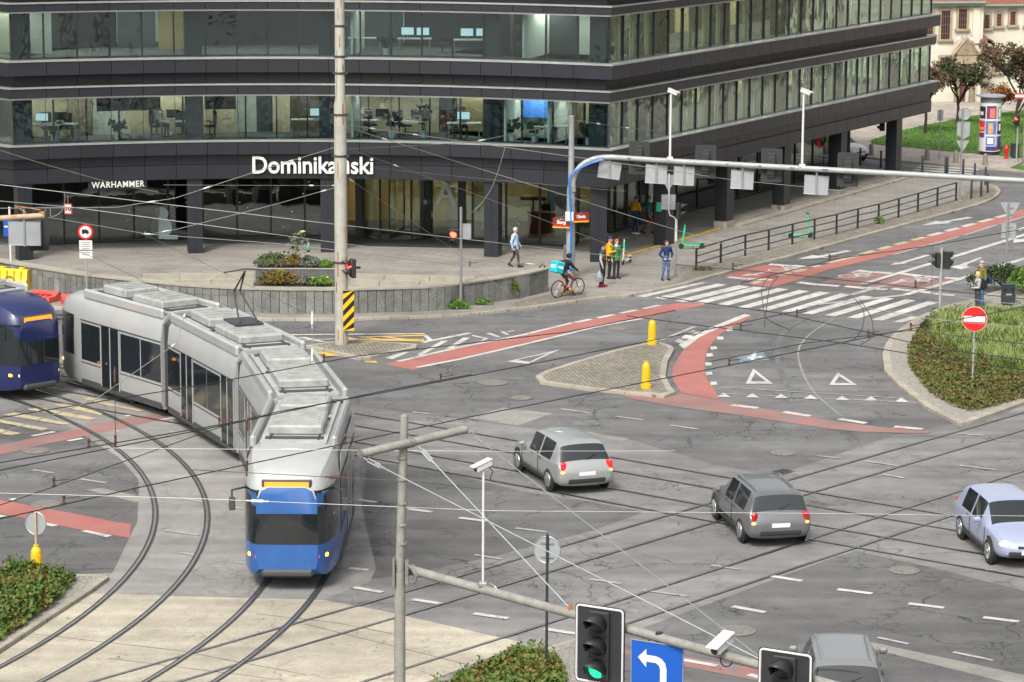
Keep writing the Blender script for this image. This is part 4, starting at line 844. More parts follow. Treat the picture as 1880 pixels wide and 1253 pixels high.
def pole(name, lab, cat, px, py, z0, h, r, m_='galv', r1=None, group=None, n=10, rz=0.0):
    p = G(px, py, z0); t = T(name, lab, cat, p, rz, group); q = M(); q.cyl((0, 0, -.02), (0, 0, h), r, r1 or r, n); q.cyl((0, 0, h), (0, 0, h+.02), r*1.05, r*.6, n); q.cyl((0, 0, 0), (0, 0, .04), r*1.9, r*1.8, n)
    q.build('pole', MATS[m_], t, smooth=40); return t
def head(name, lab, loc, rz, lens=('lens_off', 'lens_off', 'lens_off'), s=.3, board=None, group=None, back=False, cat='traffic light', border=True):
    """signal head facing local -Y; lens names from the top down"""
    t = T(name, lab, cat, loc, rz, group); n = len(lens); p = s*1.12; H = p*n
    q = M(); q.box((0, .02, 0), (s*1.12, s*.55, H+.02), ch=.02)
    for k in range(n-1): q.box((0, -.15*s-.02-.1*s, H/2-p*(k+1)), (s*1.05, .02, .015))
    q.build('housing', MATS['black_plastic'], t)
    for k in range(n):
        z = H/2-p*(k+.5); l_ = M(); l_.lathe([(s*.46, 0), (s*.44, .02), (s*.25, .05), (.005, .06)], 18, (0, -s*.26, z), ax=Matrix.Rotation(math.pi/2, 4, 'X')); l_.build('lens', MATS[lens[k]], t, smooth=60)
        v = M(); N = 16; vs = []; fs = []
        for i in range(N+1):
            a = math.pi*(-.12+1.24*i/N); dpt = s*(.42+.72*max(0, math.sin(a)))
            for y, rr_ in ((-s*.25, .5), (-s*.25-dpt, .49)): vs.append((s*rr_*math.cos(a), y, z+s*rr_*math.sin(a)-(.0 if y > -s*.3 else s*.05)))
        for i in range(N): fs.append((2*i, 2*i+2, 2*i+3, 2*i+1))
        v.add(vs, fs); ob = v.build('visor', MATS['black_plastic'], t, smooth=60, closed=False)
        sd = ob.modifiers.new('solid', 'SOLIDIFY'); sd.thickness = .012
    if board:
        bw, bh = board; q = M(); r = .06; P = []
        for cx_, cz, a0 in ((bw/2-r, bh/2-r, 0), (-bw/2+r, bh/2-r, 90), (-bw/2+r, -bh/2+r, 180), (bw/2-r, -bh/2+r, 270)):
            P += [(cx_+r*math.cos(R_(a0+18*i)), cz+r*math.sin(R_(a0+18*i))) for i in range(6)]
        nn = len(P); y0, y1 = .0, .02
        q.add([(x, y0, z) for x, z in P]+[(x, y1, z) for x, z in P], [tuple(range(nn)), tuple(range(2*nn-1, nn-1, -1))]+[(i, (i+1) % nn, nn+(i+1) % nn, nn+i) for i in range(nn)])
        for i in range(9): q.box((-bw*.4+bw*.1*i, .028, 0), (.02, .016, bh*.9))
        b = q.build('backboard', MATS['grey_plastic' if back else 'black_plastic'], t)
        r_ = M(); r_.tube([(x*.955, -.008, z*.975) for x, z in P], .02, 6, closed=True)
        if border: r_.build('border', MATS['white_plastic'], b)
        if border: r2 = M(); r2.tube([(x, .005, z) for x, z in P], .018, 6, closed=True); r2.build('edge', MATS['black_plastic'], b)
    return t
def camera_unit(t, c, rz, pitch=.3, s=1.0):
    X = Matrix.Translation(c) @ Matrix.Rotation(rz, 4, 'Z') @ Matrix.Rotation(pitch, 4, 'X'); q = M(); q.X = X
    q.box((0, 0, 0), (.16*s, .42*s, .15*s), ch=.03*s); q.box((0, -.03*s, .085*s), (.2*s, .5*s, .02*s), ch=.008); o = q.build('camera', MATS['white_plastic'], t)
    l_ = M(); l_.X = X; l_.cyl((0, -.2*s, 0), (0, -.222*s, 0), .055*s, n=12); l_.build('lens', MATS['lens_off'], o); return o
# ---- truck ban sign
t = pole('truck_ban_sign', 'round red rimmed truck ban sign on a thin pole above two white plates', 'road sign', 160, 551, .12, 3.05, .035, 'pole_grey')
q = M(); q.cyl((0, -.04, 2.75), (0, -.055, 2.75), .31, n=28); q.build('disc', MATS['sign_red'], t)
q = M(); q.cyl((0, -.056, 2.75), (0, -.062, 2.75), .235, n=28); q.build('face', MATS['sign_white'], t)
q = M()
for c, d in (((-.04, -.066, 2.79), (.2, .008, .13)), ((.09, -.066, 2.77), (.07, .008, .1)), ((.0, -.066, 2.71), (.3, .008, .03))): q.box(c, d)
for x in (-.09, .08): q.cyl((x, -.062, 2.69), (x, -.07, 2.69), .032, n=10)
q.build('truck_symbol', MATS['sign_black'], t)
for z, h in ((2.22, .38), (1.83, .3)):
    q = M(); q.box((0, -.05, z), (.52, .012, h), ch=.005); o = q.build('text_plate', MATS['sign_white'], t); r = M()
    for k in range(4 if h > .35 else 2): r.box((0, -.058, z+h*.3-k*.085), (.36-(k % 2)*.08, .003, .018))
    r.build('print', MATS['sign_black'], o)
# ---- water filled barriers
def barrier(name, lab, px, py, rz, m_, L=1.25, tip=0.0, mark=False):
    p = G(px, py, .12); t = T(name, lab, 'barrier', p, rz, 'plastic road barriers at the foot of the wall'); q = M(); q.X = Matrix.Translation((0, 0, .02)) @ Matrix.Rotation(tip, 4, 'X')
    pr = [(-.34, 0), (.34, 0), (.34, .16), (.17, .4), (.12, .82), (-.12, .82), (-.17, .4), (-.34, .16)]; n = len(pr); vs = []; xs = (-L/2, -L/2+.05, L/2-.05, L/2); 
    for x in xs:
        k = .94 if abs(x) == L/2 else 1.0; vs += [(x, y*k, z) for y, z in pr]
    fs = [(j*n+i, j*n+(i+1) % n, (j+1)*n+(i+1) % n, (j+1)*n+i) for j in range(3) for i in range(n)] + [tuple(range(n-1, -1, -1)), tuple(3*n+i for i in range(n))]
    q.add(vs, fs); 
    for x in (-.3, .3): q.box((x*L, 0, .86), (.22, .2, .08), ch=.02)
    for x in (-.33, -.11, .11, .33): q.box((x*L, -.2, .5), (.05, .09, .5), ch=.02); q.box((x*L, .2, .5), (.05, .09, .5), ch=.02)
    q.build('body', MATS[m_], t, smooth=30)
    if mark:
        r = M(); r.X = q.X
        for i in range(14): a = math.pi*(.9*i/13)+.1; b = a+.2; r.add([(.26*math.cos(a), -.235+.0*math.sin(a), .32+.2*math.sin(a)), (.26*math.cos(b), -.235, .32+.2*math.sin(b)), (.2*math.cos(b), -.237, .32+.15*math.sin(b)), (.2*math.cos(a), -.237, .32+.15*math.sin(a))], [(0, 1, 2, 3)])
        r.build('emblem', MATS['sign_black'], t, closed=False)
        r = M(); r.X = q.X
        for x in (-.3, .3): r.cyl((x*L, 0, .9), (x*L, 0, .93), .07, n=10)
        r.build('filler_cap', MATS['black_plastic'], t)
barrier('water_barrier', 'bright yellow plastic road barrier at the left end of the wall', 22, 531, -.35, 'barrier_yellow', 1.5, -.12, True)
barrier('water_barrier', 'red plastic road barrier next to the yellow barrier', 88, 550, -.45, 'barrier_red', 1.25, 1.45)
barrier('water_barrier', 'red plastic road barrier beside the truck ban sign pole', 137, 556, .35, 'barrier_red', 1.1, 1.45)
# ---- gantry entering at the left edge
zA = 5.5; g0, g1_ = G(-60, 405, zA), G(80, 396.5, zA)
t = T('sign_gantry', 'rusty signal arm entering at the left edge with grey sign backs', 'gantry', (g0.x, g0.y, 0)); q = M(); q.tube([g0, g1_], .1, 10); q.build('arm', MATS['rust_pipe'], t, world=True, smooth=40)
q = M(); q.cyl((g0.x-4, g0.y-.5, 0), (g0.x-4, g0.y-.5, 6.5), .16); q.cyl((g0.x-4, g0.y-.5, zA), g0, .1); q.build('pole', MATS['rust_pipe'], t, world=True, smooth=40)
q = M(); q.box((g1_.x-.05, g1_.y, zA+.06), (.2, .2, .16), ch=.02); q.tube([(g1_.x-.6, g1_.y, zA+.1), (g1_.x-1.0, g1_.y, zA+.35), (g1_.x-.7, g1_.y, zA+.3), (g1_.x-.1, g1_.y, zA+.2)], .02, 5); q.build('clamp', MATS['rust'], t, world=True)
p = G(45, 429, zA-.75); plate_back(t, 1.18, .85, (p.x-g0.x, p.y-g0.y, p.z), rz=-.12, rails=False)
q = M(); q.box((p.x, p.y-.03, p.z+.2), (.06, .06, 1.3)); q.build('bracket', MATS['galv'], t, world=True)
p = G(16, 419, zA-.6); q = M(); q.box((p.x, p.y+.35, p.z), (.5, .02, .7)); q.build('blue_sign', MATS['sign_blue'], t, world=True); q = M(); q.box((p.x-.12, p.y+.336, p.z), (.2, .01, .06)); q.build('sign_bar', MATS['sign_white'], t, world=True)
p = G(69, 430, zA-.85); head('traffic_light', 'dark signal head seen from behind, hanging from the rusty arm', (p.x, p.y+.2, p.z), math.pi, s=.28, board=(.72, 1.25), back=True, border=False)
t = pole('thin_white_pole', 'thin chipped white pole behind the yellow barrier', 'pole', 21, 522, .12, 3.2, .045, 'white_plastic')
# speed sign hung on the wires
p = D(125, 384, 104); t = T('speed_sign', 'small square red bordered sign reading 10 hung from the wires', 'sign', p, -.1); q = M(); q.box((0, 0, 0), (.3, .012, .4), ch=.004); q.build('plate', MATS['sign_red'], t); q = M(); q.box((0, -.01, 0), (.22, .008, .32)); q.build('face', MATS['sign_white'], t)
q = M(); add_text(q, '10', .22, Matrix.Translation((0, -.018, 0)) @ UPRIGHT, bold=.008, depth=.006); q.build('number', MATS['sign_black'], t); q = M(); q.tube([(0, 0, .2), (0, 0, .5)], .012, 5); q.build('hanger', MATS['galv'], t)
# ---- tall mast on the small island
p = G(627, 632, .12); t = T('tram_mast', 'tall stepped pale mast with rust streaks standing on the small traffic island', 'mast', p)
q = M(); q.lathe([(.245, 0), (.235, 3.2), (.225, 8.75), (.225, 8.8), (.18, 9.0), (.175, 13.5), (.16, 17.5), (.02, 17.52)], 18); q.build('shaft', MATS['mast_paint'], t, smooth=30)
q = M(); rs = random.Random(5)
for z in (3.55, 3.72, 3.85): q.lathe([(.236, z), (.242, z+.01), (.242, z+.03), (.236, z+.04)], 18)
for i in range(16):
    q = M(); z = rs.uniform(.2, 13.5); a = rs.uniform(-2.4, -.6); r = .246 if z < 3 else (.236 if z < 8.7 else .182); h = rs.uniform(.15, .9)
    q.box((r*math.cos(a)*.985, r*math.sin(a)*.985, z), (rs.uniform(.02, .05), .015, h), a+math.pi/2); q.build('rust_streak', MATS['rust'], t)
q = M()
for z, r in ((3.0, .24), (6.9, .23), (8.4, .228), (9.9, .182), (10.5, .18), (11.6, .18)): q = M(); q.lathe([(r, z), (r+.02, z+.01), (r+.02, z+.07), (r, z+.08)], 18); q.box((r+.05, -.05, z+.04), (.1, .08, .08)); q.box((-r-.04, -.05, z+.04), (.08, .06, .06)); q.build('clamp', MATS['iron_dark'], t, smooth=30)
b0 = T('hazard_board', 'black and yellow diagonal striped hazard board fixed to the tall mast', 'hazard board', (p.x+.28, p.y-.3, 1.42), .22); q = M(); q.box((0, 0, 0), (.42, .02, 1.5), ch=.005); q.build('plate', MATS['sign_yellow'], b0); q = M()
for k in range(-3, 4):
    z = k*.42; P = [(-.205, z-.22), (.205, z+.2), (.205, z+.41), (-.205, z-.01)]; P = [(x, max(-.745, min(.745, zz))) for x, zz in P]
    if max(a[1] for a in P)-min(a[1] for a in P) > .05: q.add([(x, -.013, zz) for x, zz in P], [(0, 1, 2, 3)])
q.build('stripe', MATS['sign_black'], b0, closed=False)
hd = head('traffic_light', 'small two lamp signal seen side on, fixed to the tall mast', (p.x+.42, p.y-.1, 2.95), -1.25, ('red_light', 'lens_off'), .3)
q = M(); q.box((-.1, .18, 0), (.06, .3, .08)); q.build('bracket', MATS['black_plastic'], hd)
# ---- pedestrian signal by the wall
t = pole('signal_pole', 'slim galvanised signal pole in front of the wall with a small sign back', 'pole', 846, 566, .12, 4.0, .055, 'galv')
plate_back(t, .46, .62, (.17, .06, 3.05), rails=False, rz=.15)
q_p = G(846, 566, .12); hd = head('pedestrian_signal', 'pedestrian signal with its red figure lit, on the slim pole by the wall', (q_p.x-.28, q_p.y-.02, 2.92), -.1, ('red_light', 'lens_off'), .3, cat='pedestrian signal')
# ---- long signal gantry at the right
GB = G(1047, 512, .12); zT = D(1053, 218, GB.y).z; zA = D(1125, 289, GB.y).z
t = T('signal_gantry', 'long grey signal gantry reaching over the street from a tall pole with a blue cable', 'gantry', GB)
lo = lambda v: Vector(v)-GB
q = M(); q.lathe([(.2, 0), (.19, .6), (.175, 3.2), (.17, zA-1.5), (.13, zA-1.2), (.11, zT-.1), (.12, zT-.08), (.12, zT), (.02, zT+.01)], 14); q.build('pole', MATS['pole_grey'], t, smooth=30)
a0 = D(1053, 352, GB.y-.12); path = [a0] + [D(x, y, GB.y-.15) for x, y in ((1052, 335), (1058, 316), (1070, 302), (1088, 293))] + [G(1115, 289, zA), G(1160, 291.5, zA), G(1230, 296, zA), G(1500, 311, zA), G(1900, 333.5, zA), G(2100, 345, zA)]
path = [Vector(v) for v in path]; ARM = path
q = M(); q.tube([lo(v) for v in smooth_line([tuple(v) for v in path[:7]], 4)] + [lo(v) for v in path[7:]], .115, 10); q.build('arm', MATS['pole_grey'], t, smooth=50)
q = M(); q.tube([lo(v) for v in smooth_line([tuple(D(x, y, GB.y-.38)) for x, y in ((1047, 500), (1048.5, 430), (1048, 395), (1046, 360), (1045.5, 330), (1055, 316), (1080, 302), (1110, 292))], 5)], .045, 6); q.build('blue_cable', MATS['blue_hose'], t, smooth=60)
q = M(); q.tube([lo(G(1125+30*i, 287+1.75*i+(2.5 if i % 2 else -1.5), zA+.02)) for i in range(15)], .018, 5); q.tube([(.15, -.1, zA-2.2), (.28, -.15, zA-1.6), (.2, -.1, zA-1.1)], .02, 5); q.build('arm_cable', MATS['black_plastic'], t, smooth=60)
bx = D(1045.5, 398, GB.y-.3); q = M(); q.box(lo(bx), (.36, .22, .4), ch=.03); q.build('control_box', MATS['white_plastic'], t)
def on_arm(px):
    for a, b in zip(ARM[5:], ARM[6:]):
        for i in range(21):
            v = a.lerp(b, i/20); d = v-Vector((0, 0, HC)); x = CX+F*d.dot(_ix)/d.dot(_fw)
            if x >= px: return v
    return ARM[-1]
adir = (ARM[-1]-ARM[5]).normalized(); aang = math.atan2(adir.y, adir.x)
for i, (px, w_, h, dz, rz) in enumerate(((1118, .95, .72, -.55, .35), (1204, .92, .78, -.6, .0), (1246, .88, .78, -.6, -.1), (1351, .95, .76, -.62, 0), (1491, 1.0, .78, -.66, 0))):
    v = on_arm(px); o = plate_back(t, w_, h, lo(v)+Vector((0, .12, dz)), rz=aang*.5+rz*.5, rails=False, tilt=.14 if i == 0 else .04)
    q = M(); q.box(lo(v)+Vector((0, .08, dz+.15)), (.07, .07, h+.3)); q.build('bracket', MATS['galv'], t)
names = ('signal head seen from behind on the gantry, closest to its bend', 'signal head seen from behind on the gantry, between the two camera posts near the first', 'signal head seen from behind on the gantry, just left of the second camera post', 'signal head seen from behind on the gantry, in front of the last arcade columns')
for (px, lab) in zip((1171, 1291, 1413, 1540), names):
    v = on_arm(px); hd = head('traffic_light', lab, v+Vector((0, .3, .02)), math.pi+aang*.4, s=.29, board=(.86, 1.38), group='signal heads on the long gantry', back=True, border=False)
    q = M(); q.box((0, .16, 0), (.12, .12, .25)); q.box((0, .1, 0), (.34, .16, .75), ch=.02); q.build('bracket', MATS['black_plastic'], hd)
for px, h, lab in ((1229, 2.65, 'white traffic camera on a post above the gantry near its bend'), (1462, 2.9, 'white traffic camera on a post above the gantry by the second arcade column')):
    v = on_arm(px); c_ = T('traffic_camera', lab, 'camera', v+Vector((0, 0, .1)), 0, 'cameras on posts above the gantry'); q = M(); q.cyl((0, 0, 0), (0, 0, h), .05, .042, 8); q.box((0, 0, .02), (.24, .22, .1)); q.build('post', MATS['white_plastic'], c_, smooth=40); camera_unit(c_, (.08, .05, h+.09), 1.2, .35, 1.05)
def name_sign(lab, word, small, px, py, rz, w_=.72):
    v = D(px, py, GB.y-.25); t_ = T('street_name_sign', lab, 'street sign', v, rz, 'street name signs on the gantry pole'); q = M(); q.box((0, 0, .03), (w_, .02, .3)); q.build('plate', MATS['sign_brown'], t_)
    q = M(); q.box((0, 0, -.155), (w_, .02, .07)); q.build('red_stripe', MATS['sign_red'], t_); q = M(); q.box((0, 0, -.215), (w_, .02, .05)); q.build('yellow_stripe', MATS['sign_yellow'], t_)
    q = M(); add_text(q, word, .2, Matrix.Translation((.02, -.014, .0)) @ UPRIGHT, bold=.008, depth=.006, width=w_*.55); add_text(q, small, .07, Matrix.Translation((.0, -.014, .13)) @ UPRIGHT, depth=.006); q.build('lettering', MATS['sign_white'], t_)
name_sign('brown street sign reading Skargi left of the gantry pole', 'Skargi', 'ul. Piotra', 1030, 408.5, -.25); name_sign('brown street sign reading Oławska right of the gantry pole', 'Oławska', 'ul.', 1066, 398, .3)
# ---- crossing signal with yield sign backs
cp = G(1240, 507, .12); t = pole('crossing_signal_pole', 'sticker covered pole with curved top carrying a triangular sign back and a square plate', 'pole', 1240, 507, .12, 2.45, .05, 'galv')
q = M(); q.cyl((0, 0, 1.5), (0, 0, 2.46), .056, n=10); q.build('sticker_wrap', MATS['white_plastic'], t, smooth=40)
q = M(); q.tube([(0, 0, 2.4), (-.08, -.02, 2.5), (-.28, -.03, 2.6), (-.32, -.03, 2.8), (-.32, -.03, 4.35)], .03, 7); q.build('bent_arm', MATS['white_plastic'], t, smooth=60)
plate_back(t, .78, .7, (-.34, .02, 3.95), shape='tri', frame=False, rails=False); plate_back(t, .6, .64, (-.34, .02, 3.15))
head('pedestrian_signal', 'black pedestrian signal seen from the side on the sticker covered pole', (cp.x+.08, cp.y-.05, 2.8+.12), 1.5, ('lens_off', 'lens_off'), .28, cat='pedestrian signal')
# ---- railing
RPX = [(1278, 497), (1323, 483), (1368, 470), (1411, 460), (1454.5, 449), (1495, 439.6), (1535.5, 430), (1574.6, 419.5), (1612.7, 410.5), (1649.5, 400), (1685, 389.7), (1720.6, 379), (1755, 369)]
RP_ = [G(x, y, .12) for x, y in RPX]; t = T('street_railing', 'long dark steel railing with three bars along the pavement edge', 'railing', RP_[0])
for v in RP_: q = M(); d = v-RP_[0]; q.box(d+Vector((0, 0, .47)), (.07, .07, .96), .6); q.build('post', MATS['rail_paint'], t)
for z in (.93, .62, .31):
    q = M(); q.tube([v-RP_[0]+Vector((0, -.0, z)) for v in RP_], .032 if z > .9 else .024, 6); q.build('rail', MATS['rail_paint'], t, smooth=50)
# ---- black posts along the corner
def post(px, py, lab, h=.98, g='black steel posts at the street corner'):
    t_ = T('steel_post', lab, 'bollard', G(px, py, .12), 0, g); q = M(); q.lathe([(.06, 0), (.06, h-.05), (.048, h-.03), (.048, h-.01), (.03, h), (.005, h+.005)], 10); q.build('shaft', MATS['black_plastic'], t_, smooth=35)
for a in ((1783, 365, 'black post closest to the railing end'), (1801, 361, 'black post second from the railing end on the rounded kerb'), (1813, 354, 'black post on the tip of the rounded kerb corner'), (1809, 340, 'black post right behind the one on the kerb corner tip'), (1789, 333, 'black post between the sign pole and the rounded corner, behind the gantry'), (1768, 325, 'black post touching the tall sign pole'), (1735.5, 320.5, 'left post of the close pair in front of the far zebra'), (1739, 320.5, 'right post of the close pair in front of the far zebra'), (1693, 318, 'black post just right of the last arcade column'), (1617, 309, 'black post left of the far signal pole'), (1579, 304, 'black post beside the parked white car')): post(*a)
for a in ((1599, 285, 'stone bollard furthest to the left, above the parked car'), (1640.5, 289, 'stone bollard partly hidden by the last arcade column'), (1702, 294.3, 'stone bollard left of the thin far sign pole'), (1754.6, 298.6, 'stone bollard just left of the tall stacked sign pole'), (1808.7, 303.6, 'stone bollard in front of the advertising column')):
    t_ = T('stone_bollard', a[2], 'bollard', G(a[0], a[1], .12), 0, 'stone bollards along the far kerb'); q = M(); q.lathe([(.17, 0), (.165, .1), (.125, .55), (.1, .62), (.04, .66), (.005, .665)], 12); q.build('shaft', MATS['bollard_stone'], t_, smooth=40)
# ---- stacked sign backs
t = pole('stacked_sign_pole', 'pole stacked with round, square and triangular sign backs behind the gantry', 'road sign', 1762, 368, .12, 4.7, .05, 'galv'); plate_back(t, .62, .62, (.1, .06, 4.42), shape='disc', rails=False); plate_back(t, .66, .66, (.08, .06, 3.68), rails=False); plate_back(t, .7, .42, (.08, .03, 3.35), shape='dia', frame=True, rails=False); plate_back(t, .66, .6, (.06, .06, 2.75), shape='tri', frame=False, rails=False)
t = pole('thin_sign_pole', 'thin pole with one narrow blue grey sign on the far pavement', 'road sign', 1724, 294, .12, 2.9, .035, 'galv'); plate_back(t, .32, .6, (0, .04, 2.55), rails=False)
t = pole('yield_sign', 'yield sign and square plate seen from behind at the right edge', 'road sign', 1846, 524, .12, 3.45, .045, 'galv'); plate_back(t, .85, .72, (.08, .05, 3.1), shape='tri', frame=False); plate_back(t, .62, .66, (.06, .05, 2.3))
# ---- right signal pole
sp_ = G(1725, 582, .12); t = pole('signal_pole', 'plain grey signal pole at the edge of the grassy island', 'pole', 1725, 582, .12, 2.7, .06, 'pole_grey')
head('traffic_light', 'dark signal head on the grey pole at the grassy island', (sp_.x+.2, sp_.y+.02, 2.35), 2.4, ('lens_off', 'lens_off'), .3); hd = head('pedestrian_signal', 'pedestrian signal facing left on the grey pole at the grassy island', (sp_.x-.16, sp_.y, 2.35), -1.4, ('lens_off', 'lens_off'), .26, cat='pedestrian signal')
# ---- far signals
fp = G(1627.5, 312, .12); t = pole('far_signal_pole', 'slim pole between two dark signals behind the last arcade columns', 'pole', 1627.5, 312, .12, 2.95, .05, 'galv'); head('pedestrian_signal', 'left dark signal on the slim pole between the last arcade columns', (fp.x-.32, fp.y, 2.6), -.9, ('lens_off', 'lens_off'), .28, cat='pedestrian signal'); head('pedestrian_signal', 'right dark signal on the slim pole between the last arcade columns', (fp.x+.3, fp.y, 2.6), 1.3, ('lens_off', 'lens_off'), .28, cat='pedestrian signal')
fp = G(1866, 298, .12); t = pole('far_signal_pole', 'grey pole leaning beside the litter bin on the far lawn', 'pole', 1866, 298, .12, 2.5, .055, 'pole_grey'); head('pedestrian_signal', 'far signal with a small red lamp lit beside the red hydrant', (fp.x-.05, fp.y-.06, 2.5), -.9, ('red_light', 'lens_off'), .26, cat='pedestrian signal')
# ---- advertising column
ap = G(1816, 283, .14); t = T('advertising_column', 'white cylindrical advertising column plastered with colourful posters under a wide grey cap', 'advertising column', ap)
q = M(); q.lathe([(.55, 0), (.55, .18), (.62, .2), (.62, 2.95), (.6, 3.0), (.58, 3.3), (.58, 3.32)], 28); q.build('drum', MATS['white_plastic'], t, smooth=30); q = M(); q.lathe([(.6, 2.95), (.6, 3.28), (.55, 3.3)], 28); q.build('collar', mat('collar_grey', (.2, .24, .24), .6), t, smooth=30); q = M(); q.lathe([(.6, 3.3), (.86, 3.36), (.86, 3.42), (.7, 3.46), (.02, 3.5)], 28); q.build('cap', MATS['galv_sign'], t, smooth=30); q = M(); q.lathe([(.56, 0), (.56, .19), (.5, .19)], 20); q.build('base', MATS['black_plastic'], t)
pc = {'poster_black': (.02, .02, .025), 'poster_violet': (.15, .03, .13), 'poster_coral': (.75, .16, .13), 'poster_green': (.2, .3, .18), 'poster_red': (.6, .02, .03), 'poster_blue': (.07, .17, .4), 'poster_orange': (.75, .3, .1), 'poster_white': (.65, .65, .68), 'poster_navy': (.03, .04, .18)}
for k, v in pc.items(): mat(k, v, .6, var=.25, vscale=7)
def poster(a0, a1, z0, z1, m_, r=.626):
    q = M(); n = 5
    for i in range(n):
        b, c = R_(a0+(a1-a0)*i/n), R_(a0+(a1-a0)*(i+1)/n); q.add([(r*math.cos(b), r*math.sin(b), z0), (r*math.cos(c), r*math.sin(c), z0), (r*math.cos(c), r*math.sin(c), z1), (r*math.cos(b), r*math.sin(b), z1)], [(0, 1, 2, 3)])
    return q.build('poster', MATS[m_], t, closed=False)
for a in ((-175, -126, 2.1, 2.8, 'poster_black'), (-120, -66, 2.1, 2.85, 'poster_violet'), (-60, -20, 2.1, 2.8, 'poster_green'), (-175, -128, 1.35, 1.98, 'poster_red'), (-124, -64, 1.2, 1.98, 'poster_blue'), (-58, -12, 1.2, 1.95, 'poster_black'), (-175, -130, 1.0, 1.28, 'poster_violet'), (-120, -72, .55, 1.08, 'poster_blue'), (-120, -50, .25, .5, 'poster_navy'), (-64, -60, .25, 1.1, 'poster_red'), (-56, -15, .3, 1.08, 'poster_navy')): poster(*a)
for a in ((-102, -74, 2.15, 2.7, 'poster_coral'), (-108, -84, 1.25, 1.85, 'poster_orange'), (-112, -80, .65, 1.0, 'poster_white'), (-168, -140, 2.3, 2.5, 'poster_white'), (-50, -36, 2.2, 2.7, 'poster_white'), (-48, -30, 1.4, 1.8, 'poster_white'), (-170, -135, 1.45, 1.6, 'poster_orange')): poster(*a, r=.632)
# ---- hydrant, bins, dark lamp post with street sign
hp = G(1847, 291, .14); t = T('fire_hydrant', 'small red fire hydrant on the far lawn', 'hydrant', hp); q = M(); q.lathe([(.13, 0), (.13, .06), (.09, .08), (.09, .5), (.15, .52), (.15, .58), (.12, .66), (.06, .72), (.05, .76), (.005, .77)], 12); q.build('barrel', MATS['sign_red'], t, smooth=40); q = M(); q.cyl((-.2, 0, .48), (.2, 0, .48), .06, n=8); q.cyl((0, 0, .44), (0, -.18, .44), .07, n=8); q.build('outlet', MATS['sign_red'], t, smooth=40)
def bin_(lab, px, py, w_, d_, h, m_, holes=False, z=.14):
    p_ = G(px, py, z); t_ = T('litter_bin', lab, 'litter bin', p_); q = M(); q.box((0, 0, h/2+.03), (w_, d_, h), ch=.03); q.build('body', MATS[m_], t_); q = M(); q.box((0, 0, h+.05), (w_*1.06, d_*1.06, .05), ch=.02); q.build('lid', MATS[m_], t_)
    if holes:
        q = M()
        for x in (-.14, .14): q.cyl((x, -d_/2-.004, h-.12), (x, -d_/2-.02, h-.12), .09, n=14)
        q.build('opening', MATS['sign_black'], t_); q = M(); q.box((0, -d_/2-.006, h-.33), (.22, .006, .06)); q.build('print', MATS['galv_sign'], t_); q = M(); q.cyl((w_/2+.04, 0, 0), (w_/2+.04, 0, h+.05), .03, n=8); q.build('post', MATS['galv'], t_)
bin_('black litter bin beside the red hydrant', 1863, 290, .44, .4, .75, 'black_plastic'); bin_('grey twin hole litter bin in front of dark shrubs at the right edge', 1850, 560, .5, .4, .78, 'rail_paint', True, .12)
t = pole('dark_lamp_post', 'dark post with a red and white street sign at the right edge', 'post', 1879, 304, .14, 5.5, .1, 'bollard_stone', .07); q = M(); q.box((-.32, -.12, 3.9), (.62, .02, .2)); q.build('name_plate', MATS['sign_white'], t); q = M(); q.box((-.32, -.124, 4.03), (.62, .022, .07)); q.box((-.32, -.124, 3.8), (.62, .022, .08)); q.build('name_band', MATS['sign_red'], t)
# ---- no entry sign
t = pole('no_entry_sign', 'red round no entry sign on a thin pole in front of the tall grass', 'road sign', 1785, 712, .12, 2.5, .032, 'pole_grey', rz=-.25); q = M(); q.cyl((0, -.04, 2.38), (0, -.055, 2.38), .43, n=32); q.build('rim', MATS['sign_white'], t); q = M(); q.cyl((0, -.056, 2.38), (0, -.062, 2.38), .415, n=32); q.build('disc', MATS['sign_red'], t); q = M(); q.box((0, -.066, 2.38), (.72, .008, .2), ch=.003); q.build('bar', MATS['sign_white'], t)
# ---- yellow bollards
def ybol(px, py, lab, z=.12, h=.93, sign=False):
    p_ = G(px, py, z); t_ = T('yellow_bollard', lab, 'bollard', p_, 0, 'yellow plastic bollards'); q = M(); q.lathe([(.19, 0), (.19, .14), (.15, .16), (.15, .2), (.135, .22), (.135, h-.16), (.11, h-.09), (.07, h-.05), (.07, h-.0), (.01, h+.01)], 16)
    q.build('body', MATS['yellow_plastic'], t_, smooth=35); r = M()
    for i in range(9): a = R_(-180+i*22.5); r.box((.133*math.cos(a), .133*math.sin(a), .48), (.02, .02, .42), a)
    r.build('rib', MATS['barrier_yellow'], t_)
    if sign:
        r = M(); r.cyl((0, 0, h-.02), (0, 0, h+.85), .03, n=8); r.build('post', MATS['rust_pipe'], t_); plate_back(t_, .6, .62, (0, .05, h+.55), shape='disc', rz=-.35, rails=False)
ybol(1186, 713, 'yellow bollard at the front corner of the cobbled island'); ybol(1197, 632, 'yellow bollard at the back corner of the cobbled island'); ybol(68, 1068, 'yellow bollard with a round sign behind the left hedge', .12, .95, True)
# ---- round sign back in the foreground
t = pole('round_sign', 'round sign seen from behind on a dark post in front of the junction', 'road sign', 1003, 1248, .12, 3.35, .032, 'rail_paint'); plate_back(t, .62, .8, (.0, .05, 2.98), shape='disc', rz=-.25)
